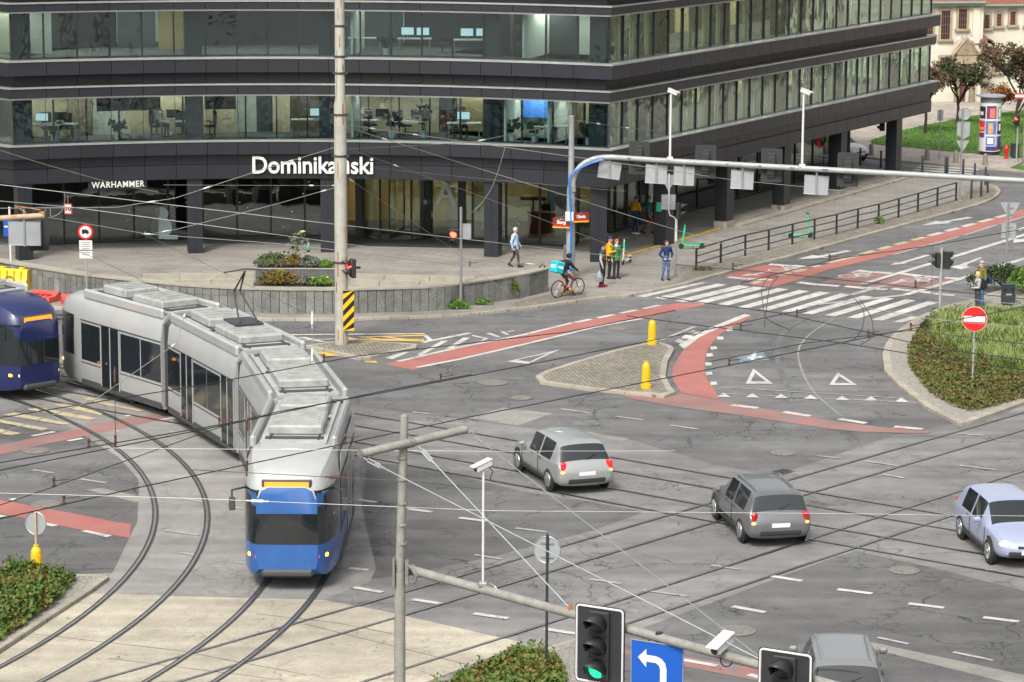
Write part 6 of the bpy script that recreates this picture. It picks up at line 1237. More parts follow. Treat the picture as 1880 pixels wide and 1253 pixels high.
def person(lab, pos, rz, top, legs, shoes, hair, h=1.75, pose=None, sleeves=None, coat=0.0, hairstyle='short', bulk=1.0, skirt=None, hat=None, scarf=None, hands='skin'):
    """one continuous body grown from tapered limbs; clothing is the material of the surface, hair and hats are children"""
    J = dict(pel=(0, 0, .95), spi=(0, 0, 1.14), che=(0, .01, 1.34), nek=(0, .0, 1.49), hb=(0, -.015, 1.565), hm=(0, -.02, 1.645), ht=(0, -.01, 1.69))
    for s, n in ((-1, 'l'), (1, 'r')):
        J.update({'sh'+n: (s*.175, .01, 1.41), 'el'+n: (s*.235, .03, 1.13), 'wr'+n: (s*.24, -.05, .9), 'ha'+n: (s*.24, -.075, .82), 'hi'+n: (s*.09, 0, .9), 'kn'+n: (s*.1, -.02, .5), 'an'+n: (s*.1, .02, .09), 'to'+n: (s*.115, -.13, .045)})
    J.update(pose or {}); J = {k: Vector(v) for k, v in J.items()}; sl = sleeves or top; B = bulk; S = []
    def sg(a, b, ra, rb, t): S.append((J[a] if isinstance(a, str) else Vector(a), J[b] if isinstance(b, str) else Vector(b), ra, rb, t))
    sg('pel', 'spi', .135*B, .13*B, top if coat else legs); sg('spi', 'che', .135*B, .15*B, top); sg('che', 'nek', .13*B, .062, top); sg('nek', 'hb', .055, .058, 'skin'); sg('hb', 'hm', .068, .092, 'skin'); sg('hm', 'ht', .092, .075, 'skin')
    up = (J['ht']-J['hb']).normalized(); fwd = Vector((0, -1, 0)); 
    if 'fwd' in (pose or {}): fwd = Vector(pose['fwd'])
    sd = up.cross(fwd).normalized(); fwd = sd.cross(up).normalized(); hm = J['hm']
    sg(hm+fwd*.085-up*.01, hm+fwd*.108-up*.035, .016, .02, 'skin'); sg(hm-up*.075+fwd*.035, hm-up*.085+fwd*.06, .045, .03, 'skin')
    for s in (-1, 1): sg(hm+sd*s*.09+up*.015, hm+sd*s*.095-up*.03, .018, .014, 'skin')
    for n, s in (('l', -1), ('r', 1)):
        sg('che', 'sh'+n, .11*B, .082*B, top); sg('sh'+n, 'el'+n, .068*B, .054*B, sl); sg('el'+n, 'wr'+n, .054*B, .04, sl)
        w_, ha = J['wr'+n], J['ha'+n]; d = (ha-w_).normalized(); pv = d.cross(Vector((0, -1, .2))).normalized()*(1 if s > 0 else -1); nn = d.cross(pv).normalized()
        sg('wr'+n, ha, .03, .032, hands)
        for k, (ln, o) in enumerate(((.07, -.027), (.08, -.009), (.075, .009), (.058, .026))):
            b0 = ha+pv*o+d*.015; b1 = b0+d*ln*.55+nn*.008; b2 = b1+d*ln*.4+nn*.022*(1 if s > 0 else -1); sg(b0, b1, .011, .0095, hands); sg(b1, b2, .0095, .008, hands)
        sg(w_+d*.03-pv*.02, w_+d*.075-pv*.055, .013, .01, hands)
        sg('pel', 'hi'+n, .13*B, .105*B, legs); sg('hi'+n, 'kn'+n, .098*B, .066, legs); sg('kn'+n, 'an'+n, .064, .045, legs)
        an, to = J['an'+n], J['to'+n]; sg(an, an+Vector((0, 0, -.03)), .05, .05, shoes); sg(an+Vector((0, .03, -.04)), to, .048, .038, shoes); sg(to, to+(to-an).normalized()*.05, .036, .028, shoes)
    if coat:
        for a in range(8):
            an_ = a*math.pi/4; off_ = Vector((math.cos(an_)*.1*B, math.sin(an_)*.075*B, 0)); k = (J['knl']+J['knr'])/2; e = J['pel'].lerp(Vector((k.x, k.y, k.z)), coat); S.append((J['spi']+off_*.8, e+off_*1.15, .06*B, .06*B, top))
    if skirt:
        for a in range(6): an_ = a*math.pi/3; off_ = Vector((math.cos(an_)*.1, math.sin(an_)*.08, 0)); k = (J['knl']+J['knr'])/2; S.append((J['pel']+off_*.7, k+off_*1.3, .06, .06, skirt))
    if scarf: sg('che', 'nek', .135*B, .085, scarf)
    q = M()
    for a, b, ra, rb, t in S:
        q.sph(a, ra, 8); q.sph(b, rb, 8)
        if (b-a).length > 1e-4: q.cyl(a, b, ra, rb, 8, cap=True)
    me = bpy.data.meshes.new('person'); me.from_pydata(q.v, [], q.f)
    bm = bmesh.new(); bm.from_mesh(me); bmesh.ops.recalc_face_normals(bm, faces=bm.faces); bm.to_mesh(me); bm.free()
    o = bpy.data.objects.new('tmp', me); C.objects.link(o); rm = o.modifiers.new('r', 'REMESH'); rm.mode = 'VOXEL'; rm.voxel_size = .014; rm.use_smooth_shade = True
    sm = o.modifiers.new('s', 'SMOOTH'); sm.iterations = 2; sm.factor = .4
    dg = bpy.context.evaluated_depsgraph_get(); m2 = bpy.data.meshes.new_from_object(o.evaluated_get(dg)); bpy.data.objects.remove(o); bpy.data.meshes.remove(me)
    tags = []; 
    for s_ in S:
        if s_[4] not in tags: tags.append(s_[4])
    m2.materials.clear()
    for k in tags: m2.materials.append(MATS[k])
    segs = [(a, b-a, max(1e-9, (b-a).length_squared), ra, rb, tags.index(t)) for a, b, ra, rb, t in S]; mi = []
    for p in m2.polygons:
        c = p.center; best = 9; bi = 0
        for a, ab, l2, ra, rb, ti in segs:
            t = max(0.0, min(1.0, (c-a).dot(ab)/l2)); dd = (c-a-ab*t).length-(ra+(rb-ra)*t)
            if dd < best-1e-4: best = dd; bi = ti
        mi.append(bi)
    m2.polygons.foreach_set('material_index', mi); m2.polygons.foreach_set('use_smooth', [True]*len(m2.polygons))
    k = h/1.75; m2.transform(Matrix.Scale(k, 4)); m2.name = 'person'
    o = bpy.data.objects.new('person', m2); C.objects.link(o); o.location = pos; o.rotation_euler = (0, 0, rz); tag(o, lab, 'person')
    # hair / hat caps: a shell over the skull
    def cap(name, mat_, r, zmin, front, back_len=0.0, lift=.0):
        w_ = M(); N = 18; Mr = 7; vs = []; fs = []
        for j in range(Mr+1):
            ph = (math.pi*.5)*(1-j/Mr)
            for i in range(N):
                a = 2*math.pi*i/N; f = math.cos(a); low = zmin+(front-zmin)*max(0, f)**1.5; e = math.pi/2*(1-j/Mr)
                el = math.pi/2-(math.pi/2-low)*(j/Mr); rr_ = r*(1.0+.02*math.sin(7*a+j)); dirv = fwd*math.cos(a)*math.cos(el)+sd*math.sin(a)*math.cos(el)*.95+up*math.sin(el); v = hm+up*(.018+lift)+dirv*rr_
                if back_len and el < .1 and f < .3: v = v-up*back_len*(j/Mr)*(1-max(0, f)/.3)
                vs.append(v*k)
        for j in range(Mr):
            for i in range(N): fs.append((j*N+i, j*N+(i+1) % N, (j+1)*N+(i+1) % N, (j+1)*N+i))
        w_.add(vs, fs); ob = w_.build(name, MATS[mat_], o, smooth=60, closed=False); sdm = ob.modifiers.new('solid', 'SOLIDIFY'); sdm.thickness = .012; sdm.offset = 1
    if hairstyle == 'long': cap('hair', hair, .104, -.5, .55, .1)
    elif hairstyle: cap('hair', hair, .102, -.25, .6)
    if hat == 'hood': cap('hood', top, .118, -.75, .35)
    elif hat: cap('hat', hat, .112, .05, .4, lift=.012)
    ey = M()
    for s in (-1, 1): ey.sph((hm+fwd*.088+sd*s*.033+up*.012)*k, .011*k, 6)
    ey.build('eye', MATS['eye'], o); mo = M(); mo.sph((hm+fwd*.092-up*.068)*k, .02*k, 6, sc=(1, .5, .35)); mo.build('mouth', MATS['lip'], o); return o
def backpack(lab, pos, rz, m_, s=(.3, .18, .44), name='backpack', cat='bag'):
    t = T(name, lab, cat, pos, rz); q = M(); q.box((0, 0, 0), s, ch=.06); q.build('body', MATS[m_], t); q = M(); q.box((0, s[1]/2+.03, -.06), (s[0]*.75, .07, s[2]*.45), ch=.03); q.build('pocket', MATS[m_], t)
    q = M()
    for x in (-1, 1): q.tube([(x*s[0]*.3, -s[1]/2, s[2]*.4), (x*s[0]*.36, -s[1]/2-.14, s[2]*.42), (x*s[0]*.38, -s[1]/2-.26, s[2]*.1), (x*s[0]*.3, -s[1]/2-.06, -s[2]*.36)], .014, 5)
    q.build('strap', MATS[m_], t, smooth=60); return t
GP_ = lambda x, y, z=.12: G(x, y, z)
walk = dict(hil=(-.09, 0, .9), knl=(-.1, -.16, .53), anl=(-.1, -.2, .1), tol=(-.11, -.35, .07), knr=(.1, .05, .5), anr=(.1, .26, .14), tor=(.11, .14, .05), ell=(-.24, .12, 1.15), wrl=(-.24, .06, .92), hal=(-.24, .03, .84), elr=(.24, -.06, 1.14), wrr=(.22, -.2, .95), har=(.21, -.25, .88))
pock = dict(ell=(-.3, .05, 1.14), wrl=(-.19, -.1, 1.0), hal=(-.14, -.13, .97), elr=(.3, .05, 1.14), wrr=(.19, -.1, 1.0), har=(.14, -.13, .97))
fold = dict(ell=(-.24, -.03, 1.13), wrl=(-.1, -.24, 1.16), hal=(-.03, -.26, 1.18), elr=(.24, -.03, 1.13), wrr=(.1, -.22, 1.1), har=(.04, -.25, 1.1))
P1 = GP_(1106, 527); person('person in black vest with grey sleeves and black cap holding a carrier bag', P1, 1.3, 'charcoal', 'black_cloth', 'shoe_red', 'black_cloth', 1.8, dict(anl=(-.1, .08, .09), tol=(-.12, -.08, .045)), sleeves='grey_cloth', bulk=1.06, hat='black_cloth')
bg_ = T('carrier_bag', 'grey plastic carrier bag held by the person in the black vest', 'bag', P1+Vector((-.14, -.3, .42))); q = M(); q.lathe([(.05, -.17), (.15, -.14), (.17, 0), (.12, .16), (.05, .26), (.03, .3)], 10); q.build('body', mat('bag_grey', (.2, .2, .22), .4, var=.5, vscale=8), bg_, smooth=60); q = M(); q.tube([(-.04, 0, .26), (-.03, 0, .38), (.03, 0, .38), (.04, 0, .26)], .008, 5); q.build('handle', MATS['bag_grey'], bg_)
person('person in bright yellow jacket and dark cap between the two waiting neighbours', GP_(1118.5, 512), 1.4, 'yellow_cloth', 'black_cloth', 'black_cloth', 'hair_brown', 1.78, fold, bulk=1.12, coat=.3, hat='navy_cloth')
person('ginger haired person in green jacket with white scarf and black trousers', GP_(1131, 512), .5, 'green_cloth', 'black_cloth', 'black_cloth', 'hair_ginger', 1.68, dict(har=(.25, -.1, .84)), scarf='white_cloth', hairstyle='long', coat=.25)
person('person in navy jacket, blue jeans and brown boots waiting beside the sticker covered pole', GP_(1223, 515), .35, 'navy_cloth', 'jeans', 'boot', 'hair_brown', 1.68, dict(pock, knl=(-.12, -.0, .5), anl=(-.17, .04, .09), tol=(-.2, -.1, .045)), hairstyle='long', bulk=1.05)
person('pale haired person in a patterned coat half hidden behind the blue striped gantry pole', GP_(1043.5, 511), -.5, 'patterned', 'charcoal', 'black_cloth', 'hair_pale', 1.66, None, coat=.6, hairstyle='long')
person('person in yellow jacket and white trainers standing at the side arcade door', GP_(1166.5, 431, .13), 2.4, 'yellow_cloth', 'jeans_dark', 'shoe_white', 'hair_brown', 1.78, fold, bulk=1.05)
person('person with green hat and teal jacket by the side arcade door', GP_(1190, 429.5, .13), 1.9, 'teal_cloth', 'brown_cloth', 'black_cloth', 'hair_brown', 1.75, walk, bulk=1.05, hat='green_cloth')
person('person in pale blue jacket with white hair walking behind the wall', GP_(945, 491), 1.4, 'pale_blue_cloth', 'charcoal', 'black_cloth', 'hair_pale', 1.72, walk, bulk=1.15, coat=.3)
PW = GP_(1793.5, 577); person('blond person in white jacket with black backpack holding a phone', PW, -1.45, 'grey_cloth', 'charcoal', 'jeans_dark', 'hair_blond', 1.68, fold, hairstyle='long', sleeves='grey_cloth')
backpack('black backpack worn by the blond person in the white jacket', PW+Vector((.2, .02, 1.18)), -1.45+math.pi*0, 'black_cloth')
ph = T('phone', 'dark phone held by the blond person in the white jacket', 'phone', PW+Vector((-.3, .0, 1.13)), -1.4); q = M(); q.box((0, 0, 0), (.08, .012, .15), ch=.004); q.build('case', MATS['black_cloth'], ph); q = M(); q.box((0, .007, 0), (.07, .002, .13)); q.build('screen', MATS['car_glass'], ph)
PO = GP_(1801, 562); person('person in long olive coat and grey knitted hat behind the blond person', PO, -1.2, 'olive_cloth', 'jeans', 'boot', 'hair_brown', 1.8, None, coat=.55, bulk=1.08, hat='grey_cloth')
backpack('small dark shoulder bag hanging on the person in the olive coat', PO+Vector((.28, .05, 1.05)), -1.2, 'navy_cloth', (.26, .12, .28), 'shoulder_bag')
person('person in dark top and beige trousers behind the lobby glass left of the revolving door', Vector((-7.15, 132.0, .14)), 1.6, 'charcoal', 'beige_cloth', 'brown_cloth', 'hair_brown', 1.8, None)
person('dark clothed figure behind the shop glass in place of a reflection, left of the tall mast', Vector((-9.6, 130.6, .14)), 1.2, 'black_cloth', 'charcoal', 'black_cloth', 'black_cloth', 1.8, walk)  # solid figure added behind the pane to stand in for a mirrored passer-by
# ---- bicycle and rider
mat('bike_frame', (.55, .12, .03), .4); mat('bike_black', (.02, .02, .022), .5); mat('courier_teal', (.0, .36, .42), .6, var=.08, vscale=3); mat('courier_white', (.7, .72, .72), .6)
b0, b1 = GP_(1029, 546), GP_(1056, 542.5); bc = (b0+b1)/2; brz = math.atan2((b1-b0).y, (b1-b0).x); WB = 1.06
bk = T('bicycle', 'black and orange bicycle carrying the delivery rider at the kerb', 'bicycle', (bc.x, bc.y, .12), brz); R0 = .34
for nm, x in (('rear', -WB/2), ('front', WB/2)):
    w_ = M(); w_.tube([(x+R0*math.cos(a*math.pi/12), 0, R0+R0*math.sin(a*math.pi/12)) for a in range(24)], .024, 6, closed=True); o = w_.build('wheel', MATS['tyre'], bk, smooth=60); s_ = M()
    for a in range(12): an = a*math.pi/12; s_.tube([(x-R0*math.cos(an), 0, R0-R0*math.sin(an)), (x+R0*math.cos(an), 0, R0+R0*math.sin(an))], .0022, 3)
    s_.cyl((x, -.05, R0), (x, .05, R0), .03, n=8); s_.build('spoke', MATS['alloy'], o)
BB = (-.05, 0, .3); ST = (-.18, 0, .78); HT = (.33, 0, .86); HB_ = (.37, 0, .72); q = M()
for a, b, r in ((BB, ST, .018), (BB, HB_, .022), (ST, HT, .018), (HT, HB_, .022), (BB, (-WB/2, 0, R0), .012), (ST, (-WB/2, 0, R0), .011)): q.tube([a, b], r, 6)
q.build('frame', MATS['bike_frame'], bk, smooth=60); q = M(); q.tube([HB_, (.43, .0, .6), (WB/2, 0, R0)], .018, 6); q.build('fork', MATS['bike_black'], bk, smooth=60)
q = M(); q.tube([HT, (.31, 0, .98)], .016, 6); q.tube([(.27, -.32, 1.03), (.34, -.2, 1.02), (.34, .2, 1.02), (.27, .32, 1.03)], .014, 6); q.build('handlebar', MATS['bike_black'], bk, smooth=60); q = M(); q.tube([ST, (-.21, 0, .9)], .014, 6); q.box((-.22, 0, .93), (.27, .13, .06), ch=.025); q.build('saddle', MATS['bike_black'], bk)
q = M(); q.cyl((BB[0], -.06, BB[2]), (BB[0], -.05, BB[2]), .09, n=16); q.tube([(BB[0], -.09, .3), (BB[0]+.1, -.09, .16)], .012, 5); q.box((BB[0]+.1, -.15, .15), (.09, .1, .025)); q.tube([(BB[0], .09, .3), (BB[0]-.1, .09, .44)], .012, 5); q.box((BB[0]-.1, .15, .44), (.09, .1, .025)); q.build('crank', MATS['bike_black'], bk)
# rider: local -Y forward, placed over the saddle, one foot on the ground
ride = dict(pel=(0, .02, 1.02), spi=(0, -.03, 1.2), che=(0, -.12, 1.38), nek=(0, -.18, 1.51), hb=(0, -.21, 1.58), hm=(0, -.23, 1.655), ht=(0, -.22, 1.7), shl=(-.18, -.13, 1.43), shr=(.18, -.13, 1.43), ell=(-.25, -.3, 1.22), elr=(.25, -.3, 1.22), wrl=(-.28, -.47, 1.1), wrr=(.28, -.47, 1.1), hal=(-.29, -.53, 1.08), har=(.29, -.53, 1.08), hil=(-.1, 0, .97), hir=(.1, 0, .97), knl=(-.13, -.38, .74), knr=(.15, -.3, .62), anl=(-.14, -.2, .36), anr=(.2, -.16, .12), tol=(-.14, -.34, .3), tor=(.22, -.3, .06))
rp_ = bc + Vector((math.cos(brz)*-.2, math.sin(brz)*-.2, .0)); rp_.z = .1
person('delivery rider in black hooded jacket with a teal box bag on the bicycle', rp_, brz+math.pi/2, 'black_cloth', 'mauve_cloth', 'tan_shoe', 'black_cloth', 1.75, ride, hat='hood', bulk=1.05)
dv = Vector((math.cos(brz), math.sin(brz), 0)); cbx = T('delivery_bag', 'teal cube delivery bag with white patches on the back of the rider', 'bag', rp_-dv*.38+Vector((0, 0, 1.26)), brz); ax = Matrix.Rotation(.28, 4, 'Y'); q = M(); q.X = ax; q.box((0, 0, 0), (.4, .46, .46), ch=.03); q.build('body', MATS['courier_teal'], cbx)
q = M(); q.X = ax; q.box((0, -.234, .02), (.24, .008, .1)); q.box((-.204, 0, .02), (.008, .26, .12)); q.build('white_patch', MATS['courier_white'], cbx); q = M(); q.X = ax
for y in (-.16, -.04, .08): q.box((0, y, .235), (.4, .05, .012))
q.build('lid_stripe', MATS['courier_white'], cbx); q = M()
for y in (-.15, .15): q.tube([(.2, y, .2), (.36, y, .24), (.44, y, .05), (.3, y, -.16), (.2, y, -.2)], .015, 5)
q.build('strap', MATS['bike_black'], cbx, smooth=60)
# ---- e-scooters
mat('scooter_green', (.02, .5, .22), .4)
def scooter(lab, pos, rz, stem_m='scooter_green', deck_m='scooter_green', lean=.0):
    t = T('electric_scooter', lab, 'scooter', pos, rz, 'green rental scooters'); q = M(); q.box((-.1, 0, .15), (.62, .17, .06), ch=.02); q.tube([(.2, 0, .16), (.36, 0, .2), (.42, 0, .28)], .04, 7); q.box((-.45, 0, .27), (.24, .13, .05), ch=.02); q.build('deck', MATS[deck_m], t, smooth=40)
    q = M(); q.tube([(.42, 0, .26), (.34, 0, .75), (.3, 0, 1.1)], [.04, .035, .03], 8); q.build('stem', MATS[stem_m], t, smooth=50); q = M(); q.tube([(.34, 0, .72), (.31, 0, 1.0)], [.045, .04], 8); q.build('stem_sleeve', MATS['scooter_green'], t, smooth=50)
    q = M(); q.tube([(.27, -.27, 1.15), (.3, -.1, 1.14), (.3, .1, 1.14), (.27, .27, 1.15)], .017, 6); q.box((.31, 0, 1.15), (.1, .14, .06), ch=.02); q.build('handlebar', MATS['bike_black'], t, smooth=50)
    for x in (-.48, .46):
        w_ = M(); w_.lathe([(.06, -.03), (.11, -.035), (.125, 0), (.11, .035), (.06, .03)], 16, (x, 0, .125), ax=Matrix.Rotation(math.pi/2, 4, 'X')); w_.build('wheel', MATS['tyre'], t, smooth=50)
    q = M(); q.tube([(-.05, .08, .12), (-.08, .2, .02)], .012, 5); q.build('kickstand', MATS['bike_black'], t); return t
scooter('green and white scooter standing between the waiting group and the arcade column', GP_(1150, 484), -1.95, 'white_plastic', 'white_plastic'); scooter('mint green scooter between the sticker covered pole and the railing end', GP_(1269, 457), math.pi+.15); scooter('mint green scooter behind the railing near its middle', GP_(1470, 437.5), .2); scooter('green and white scooter standing behind the flower planter', GP_(562, 494), 1.3, 'white_plastic', 'white_plastic')
# ================================================================ PLANTS AND FAR BUILDINGS
def leafmat(name, cols, rough=.7):
    m = bpy.data.materials.new(name); m.use_nodes = True; n = m.node_tree.nodes; l = m.node_tree.links; b = n['Principled BSDF']; b.inputs['Roughness'].default_value = rough; b.inputs['Specular IOR Level'].default_value = .25
    g = n.new('ShaderNodeNewGeometry'); r = n.new('ShaderNodeValToRGB'); r.color_ramp.interpolation = 'LINEAR'; tc = n.new('ShaderNodeTexCoord'); nz = n.new('ShaderNodeTexNoise'); nz.inputs['Scale'].default_value = 1.3; nz.inputs['Detail'].default_value = 3; l.new(tc.outputs['Object'], nz.inputs['Vector']); m1 = n.new('ShaderNodeMapRange'); m1.inputs[1].default_value = .3; m1.inputs[2].default_value = .7; l.new(nz.outputs['Fac'], m1.inputs[0]); mx = n.new('ShaderNodeMix'); mx.inputs[0].default_value = .5; l.new(g.outputs['Random Per Island'], mx.inputs[2]); l.new(m1.outputs[0], mx.inputs[3])
    while len(r.color_ramp.elements) < len(cols): r.color_ramp.elements.new(.5)
    for i, c in enumerate(cols): r.color_ramp.elements[i].position = i/(len(cols)-1); r.color_ramp.elements[i].color = (*c, 1)
    l.new(mx.outputs[0], r.inputs['Fac']); l.new(r.outputs[0], b.inputs['Base Color']); MATS[name] = m; return m
leafmat('leaf_mixed', [(.02, .045, .01), (.04, .085, .015), (.06, .115, .02), (.09, .13, .028), (.13, .13, .03), (.17, .08, .03), (.03, .06, .014)])
leafmat('leaf_rusty', [(.025, .045, .012), (.055, .09, .02), (.08, .11, .025), (.11, .11, .03), (.14, .075, .03), (.05, .08, .018), (.15, .12, .05)])
leafmat('leaf_dark', [(.015, .03, .01), (.025, .045, .014), (.04, .06, .02), (.05, .06, .022)])
leafmat('leaf_bright', [(.07, .15, .02), (.1, .2, .03), (.14, .24, .04)])
leafmat('leaf_grey', [(.09, .11, .075), (.13, .15, .11), (.16, .16, .13)])
leafmat('leaf_autumn', [(.04, .08, .02), (.07, .1, .025), (.16, .12, .02), (.22, .14, .03), (.12, .05, .02), (.05, .09, .02)])
leafmat('leaf_pinkgreen', [(.05, .09, .03), (.08, .12, .04), (.1, .13, .05), (.25, .1, .1)])
leafmat('leaf_twig', [(.1, .065, .04), (.14, .085, .05), (.1, .07, .035), (.05, .06, .025)])
leafmat('leaf_mixdark', [(.02, .035, .012), (.035, .055, .02), (.07, .06, .025), (.09, .045, .025)]); leafmat('leaf_orange', [(.3, .09, .02), (.22, .08, .02), (.12, .06, .02)])
leafmat('grass_blade', [(.08, .14, .03), (.11, .18, .04), (.16, .21, .055), (.21, .215, .09), (.07, .12, .03)])
mat('bark', (.035, .025, .018), .9, var=.3, vscale=8); mat('petal_yellow', (.75, .5, .02), .6); mat('petal_pink', (.6, .2, .25), .6)
def leaf(q, p, s, rnd, mi=0, droop=.4):
    a = rnd.uniform(0, 6.283); e = rnd.uniform(-.6, .9); d = Vector((math.cos(a)*math.cos(e), math.sin(a)*math.cos(e), math.sin(e))); u = d.cross(Vector((rnd.uniform(-1, 1), rnd.uniform(-1, 1), rnd.uniform(-.3, 1)))).normalized()*s*.42; t = p+d*s
    q.add([p, p+d*s*.45+u, t, p+d*s*.45-u], [(0, 1, 2, 3)], mi)
def inpoly(x, y, P):
    c = False; j = len(P)-1
    for i in range(len(P)):
        if (P[i][1] > y) != (P[j][1] > y) and x < (P[j][0]-P[i][0])*(y-P[i][1])/(P[j][1]-P[i][1])+P[i][0]: c = not c
        j = i
    return c
def edge_d(x, y, P):
    best = 9; p = Vector((x, y))
    for i in range(len(P)): a, b = Vector(P[i-1]), Vector(P[i]); ab = b-a; t = max(0, min(1, (p-a).dot(ab)/max(1e-9, ab.length_squared))); best = min(best, (p-a-ab*t).length)
    return best
def bed(name, Lpx, h, n, s, m_, seed, z0=.12, bump_=.35, kind='stuff'):
    """low ground-cover shrubs over a polygon: a dark uneven mound under a few thousand leaves, thicker on the humps"""
    P = PX(Lpx, z0); r = random.Random(seed); q = M(); xs = [p[0] for p in P]; ys = [p[1] for p in P]
    def hh(x, y): return h*min(1, .25+edge_d(x, y, P)/.55)*(1-bump_+bump_*2*noise.noise(Vector((x*1.1, y*1.1, seed)))*.8+.1*noise.noise(Vector((x*4, y*4, seed))))
    k = 0
    while k < n:
        x, y = r.uniform(min(xs), max(xs)), r.uniform(min(ys), max(ys))
        if not inpoly(x, y, P): continue
        H = max(.06, hh(x, y)); z = z0+H*(1-abs(r.gauss(0, .22))); leaf(q, Vector((x, y, max(z0+.02, z))), s*r.uniform(.5, 1.5), r); k += 1
        if r.random() < .012:
            for u in range(7): leaf(q, Vector((x+r.gauss(0, .05), y+r.gauss(0, .05), z0+H+.04*u)), s*.9, r)
        if r.random() < .02: leaf(q, Vector((x, y, z0+H*1.0+r.uniform(.02, .12))), s, r)
    o = q.build(name, MATS[m_], closed=False); tag(o, kind=kind)
    g = M(); st = .35; nx = int((max(xs)-min(xs))/st)+1; ny = int((max(ys)-min(ys))/st)+1
    for i in range(nx):
        for j in range(ny):
            x, y = min(xs)+i*st, min(ys)+j*st; c = [(x, y), (x+st, y), (x+st, y+st), (x, y+st)]
            if all(inpoly(a, b, P) for a, b in c): g.add([(a, b, z0+max(.01, hh(a, b)*.5)) for a, b in c], [(0, 1, 2, 3)])
    g.build('soil_mound', MATS['soil'], o, closed=False); return o
bed('hedge_groundcover', [(-60, 1062), (128, 1062), (138, 1066), (100, 1112), (0, 1178), (-60, 1205)], .62, 9000, .1, 'leaf_mixed', 3)
bed('hedge_groundcover', [(770, 1280), (900, 1226), (968, 1200), (1002, 1203), (1034, 1228), (1040, 1330), (760, 1330)], .55, 8000, .095, 'leaf_mixed', 4)
bed('shrub_groundcover', [(1668, 640), (1668, 668), (1684, 696), (1712, 726), (1752, 748), (1786, 757), (1900, 726), (1900, 690), (1830, 688), (1770, 668), (1725, 640), (1700, 605), (1684, 614)], .42, 15000, .085, 'leaf_rusty', 5)
bed('dark_groundcover', [(1684, 612), (1702, 590), (1725, 583), (1772, 579.5), (1900, 583), (1900, 591), (1770, 587), (1728, 590), (1706, 604)], .5, 3000, .1, 'leaf_dark', 6)
def grass(name, Lpx, n, h, m_, seed, z0=.12):
    P = PX(Lpx, z0); r = random.Random(seed); q = M(); xs = [p[0] for p in P]; ys = [p[1] for p in P]; k = 0
    while k < n:
        x, y = r.uniform(min(xs), max(xs)), r.uniform(min(ys), max(ys))
        if not inpoly(x, y, P): continue
        k += 1; H = h*r.uniform(.6, 1.15)*(1+.35*noise.noise(Vector((x*.8, y*.8, seed)))); a = r.uniform(0, 6.283); b = Vector((math.cos(a), math.sin(a), 0)); w_ = Vector((-b.y, b.x, 0))*.014*r.uniform(.7, 1.5); p = Vector((x, y, z0)); c1_ = p+b*H*.12+Vector((0, 0, H*.6)); c2 = p+b*H*.5+Vector((0, 0, H*.95))
        q.add([p-w_, p+w_, c1_+w_, c1_-w_, c2], [(0, 1, 2, 3), (3, 2, 4)])
    return tag(q.build(name, MATS[m_], closed=False), kind='stuff')
grass('tall_grass', [(1706, 606), (1728, 590), (1772, 586), (1900, 590), (1900, 692), (1830, 688), (1770, 668), (1725, 640)], 15000, .62, 'grass_blade', 8)
grass('lawn_grass', [(1600, 258), (1647, 243), (1697, 232), (1755, 221), (1798, 213), (1900, 203), (1960, 285), (1841, 285), (1755, 277), (1675, 270), (1602, 264)], 9000, .14, 'leaf_bright', 9, .14)
def clump(name, lab, px, py, z, wd, dp, h, n, s, m_, seed, flowers=None, stems=True, group=None, pos=None):
    p = pos if pos is not None else G(px, py, z); t = T(name, lab, 'plant', p, 0, group); r = random.Random(seed); q = M(); st = M()
    for i in range(max(4, n//60)): a = r.uniform(0, 6.28); k = r.random()**.5; st.tube([(0, 0, 0), (math.cos(a)*wd*.25*k, math.sin(a)*dp*.25*k, h*.5), (math.cos(a)*wd*.45*k, math.sin(a)*dp*.45*k, h*.9)], .012, 4)
    for i in range(n):
        a = r.uniform(0, 6.28); k = r.random()**.5; f = 1-.55*k*k+.18*noise.noise(Vector((a*2, k*3, seed))); leaf(q, Vector((math.cos(a)*wd*.5*k, math.sin(a)*dp*.5*k, max(.02, h*f*(1-abs(r.gauss(0, .28)))))), s*r.uniform(.6, 1.3), r)
    q.build('foliage', MATS[m_], t, closed=False); st.build('stem', MATS['bark'], t)
    if flowers:
        fm, nf = flowers
        for i in range(nf): a = r.uniform(0, 6.28); k = r.random()**.5; g = M(); g.lathe([(.005, 0), (.05, .01), (.045, .025), (.01, .03)], 8, (math.cos(a)*wd*.45*k, math.sin(a)*dp*.45*k, h*(1.0-.4*k*k)+.03)); g.build('flower', MATS[fm], t)
    return t
clump('shrub', 'dark leafy shrub behind the grey twin hole bin', 1845, 530, .12, 3.2, 1.8, 1.0, 2600, .1, 'leaf_dark', 11); clump('shrub', 'brighter leafy shrub cut by the right edge beside the bin', 1884, 540, .12, 1.6, 1.4, 1.1, 1500, .1, 'leaf_bright', 12)
fl = 'plants in the granite planter'
pz = .9
def PP(px, py): return Vector((G(px, 494.7, .95).x, pa.y+.75, .9))
clump('flowering_bush', 'pink dotted green bush at the left end of the upper planter bed', 0, 0, 0, 1.6, 1.2, .62, 1500, .08, 'leaf_pinkgreen', 13, ('petal_pink', 9), pos=PP(498, 0), group=fl); clump('lavender_bush', 'grey green lavender mound in the middle of the upper planter bed', 0, 0, 0, 1.0, 1.0, .5, 900, .09, 'leaf_grey', 14, pos=PP(565, 0), group=fl); clump('low_plant', 'bright green low plant at the right end of the upper planter bed', 0, 0, 0, .8, .8, .34, 600, .08, 'leaf_bright', 15, pos=PP(596, 0), group=fl)
clump('dry_bush', 'brownish bush below the tall sunflower stalk', 0, 0, 0, .8, .9, .6, 700, .08, 'leaf_autumn', 16, pos=PP(536, 0), group=fl)
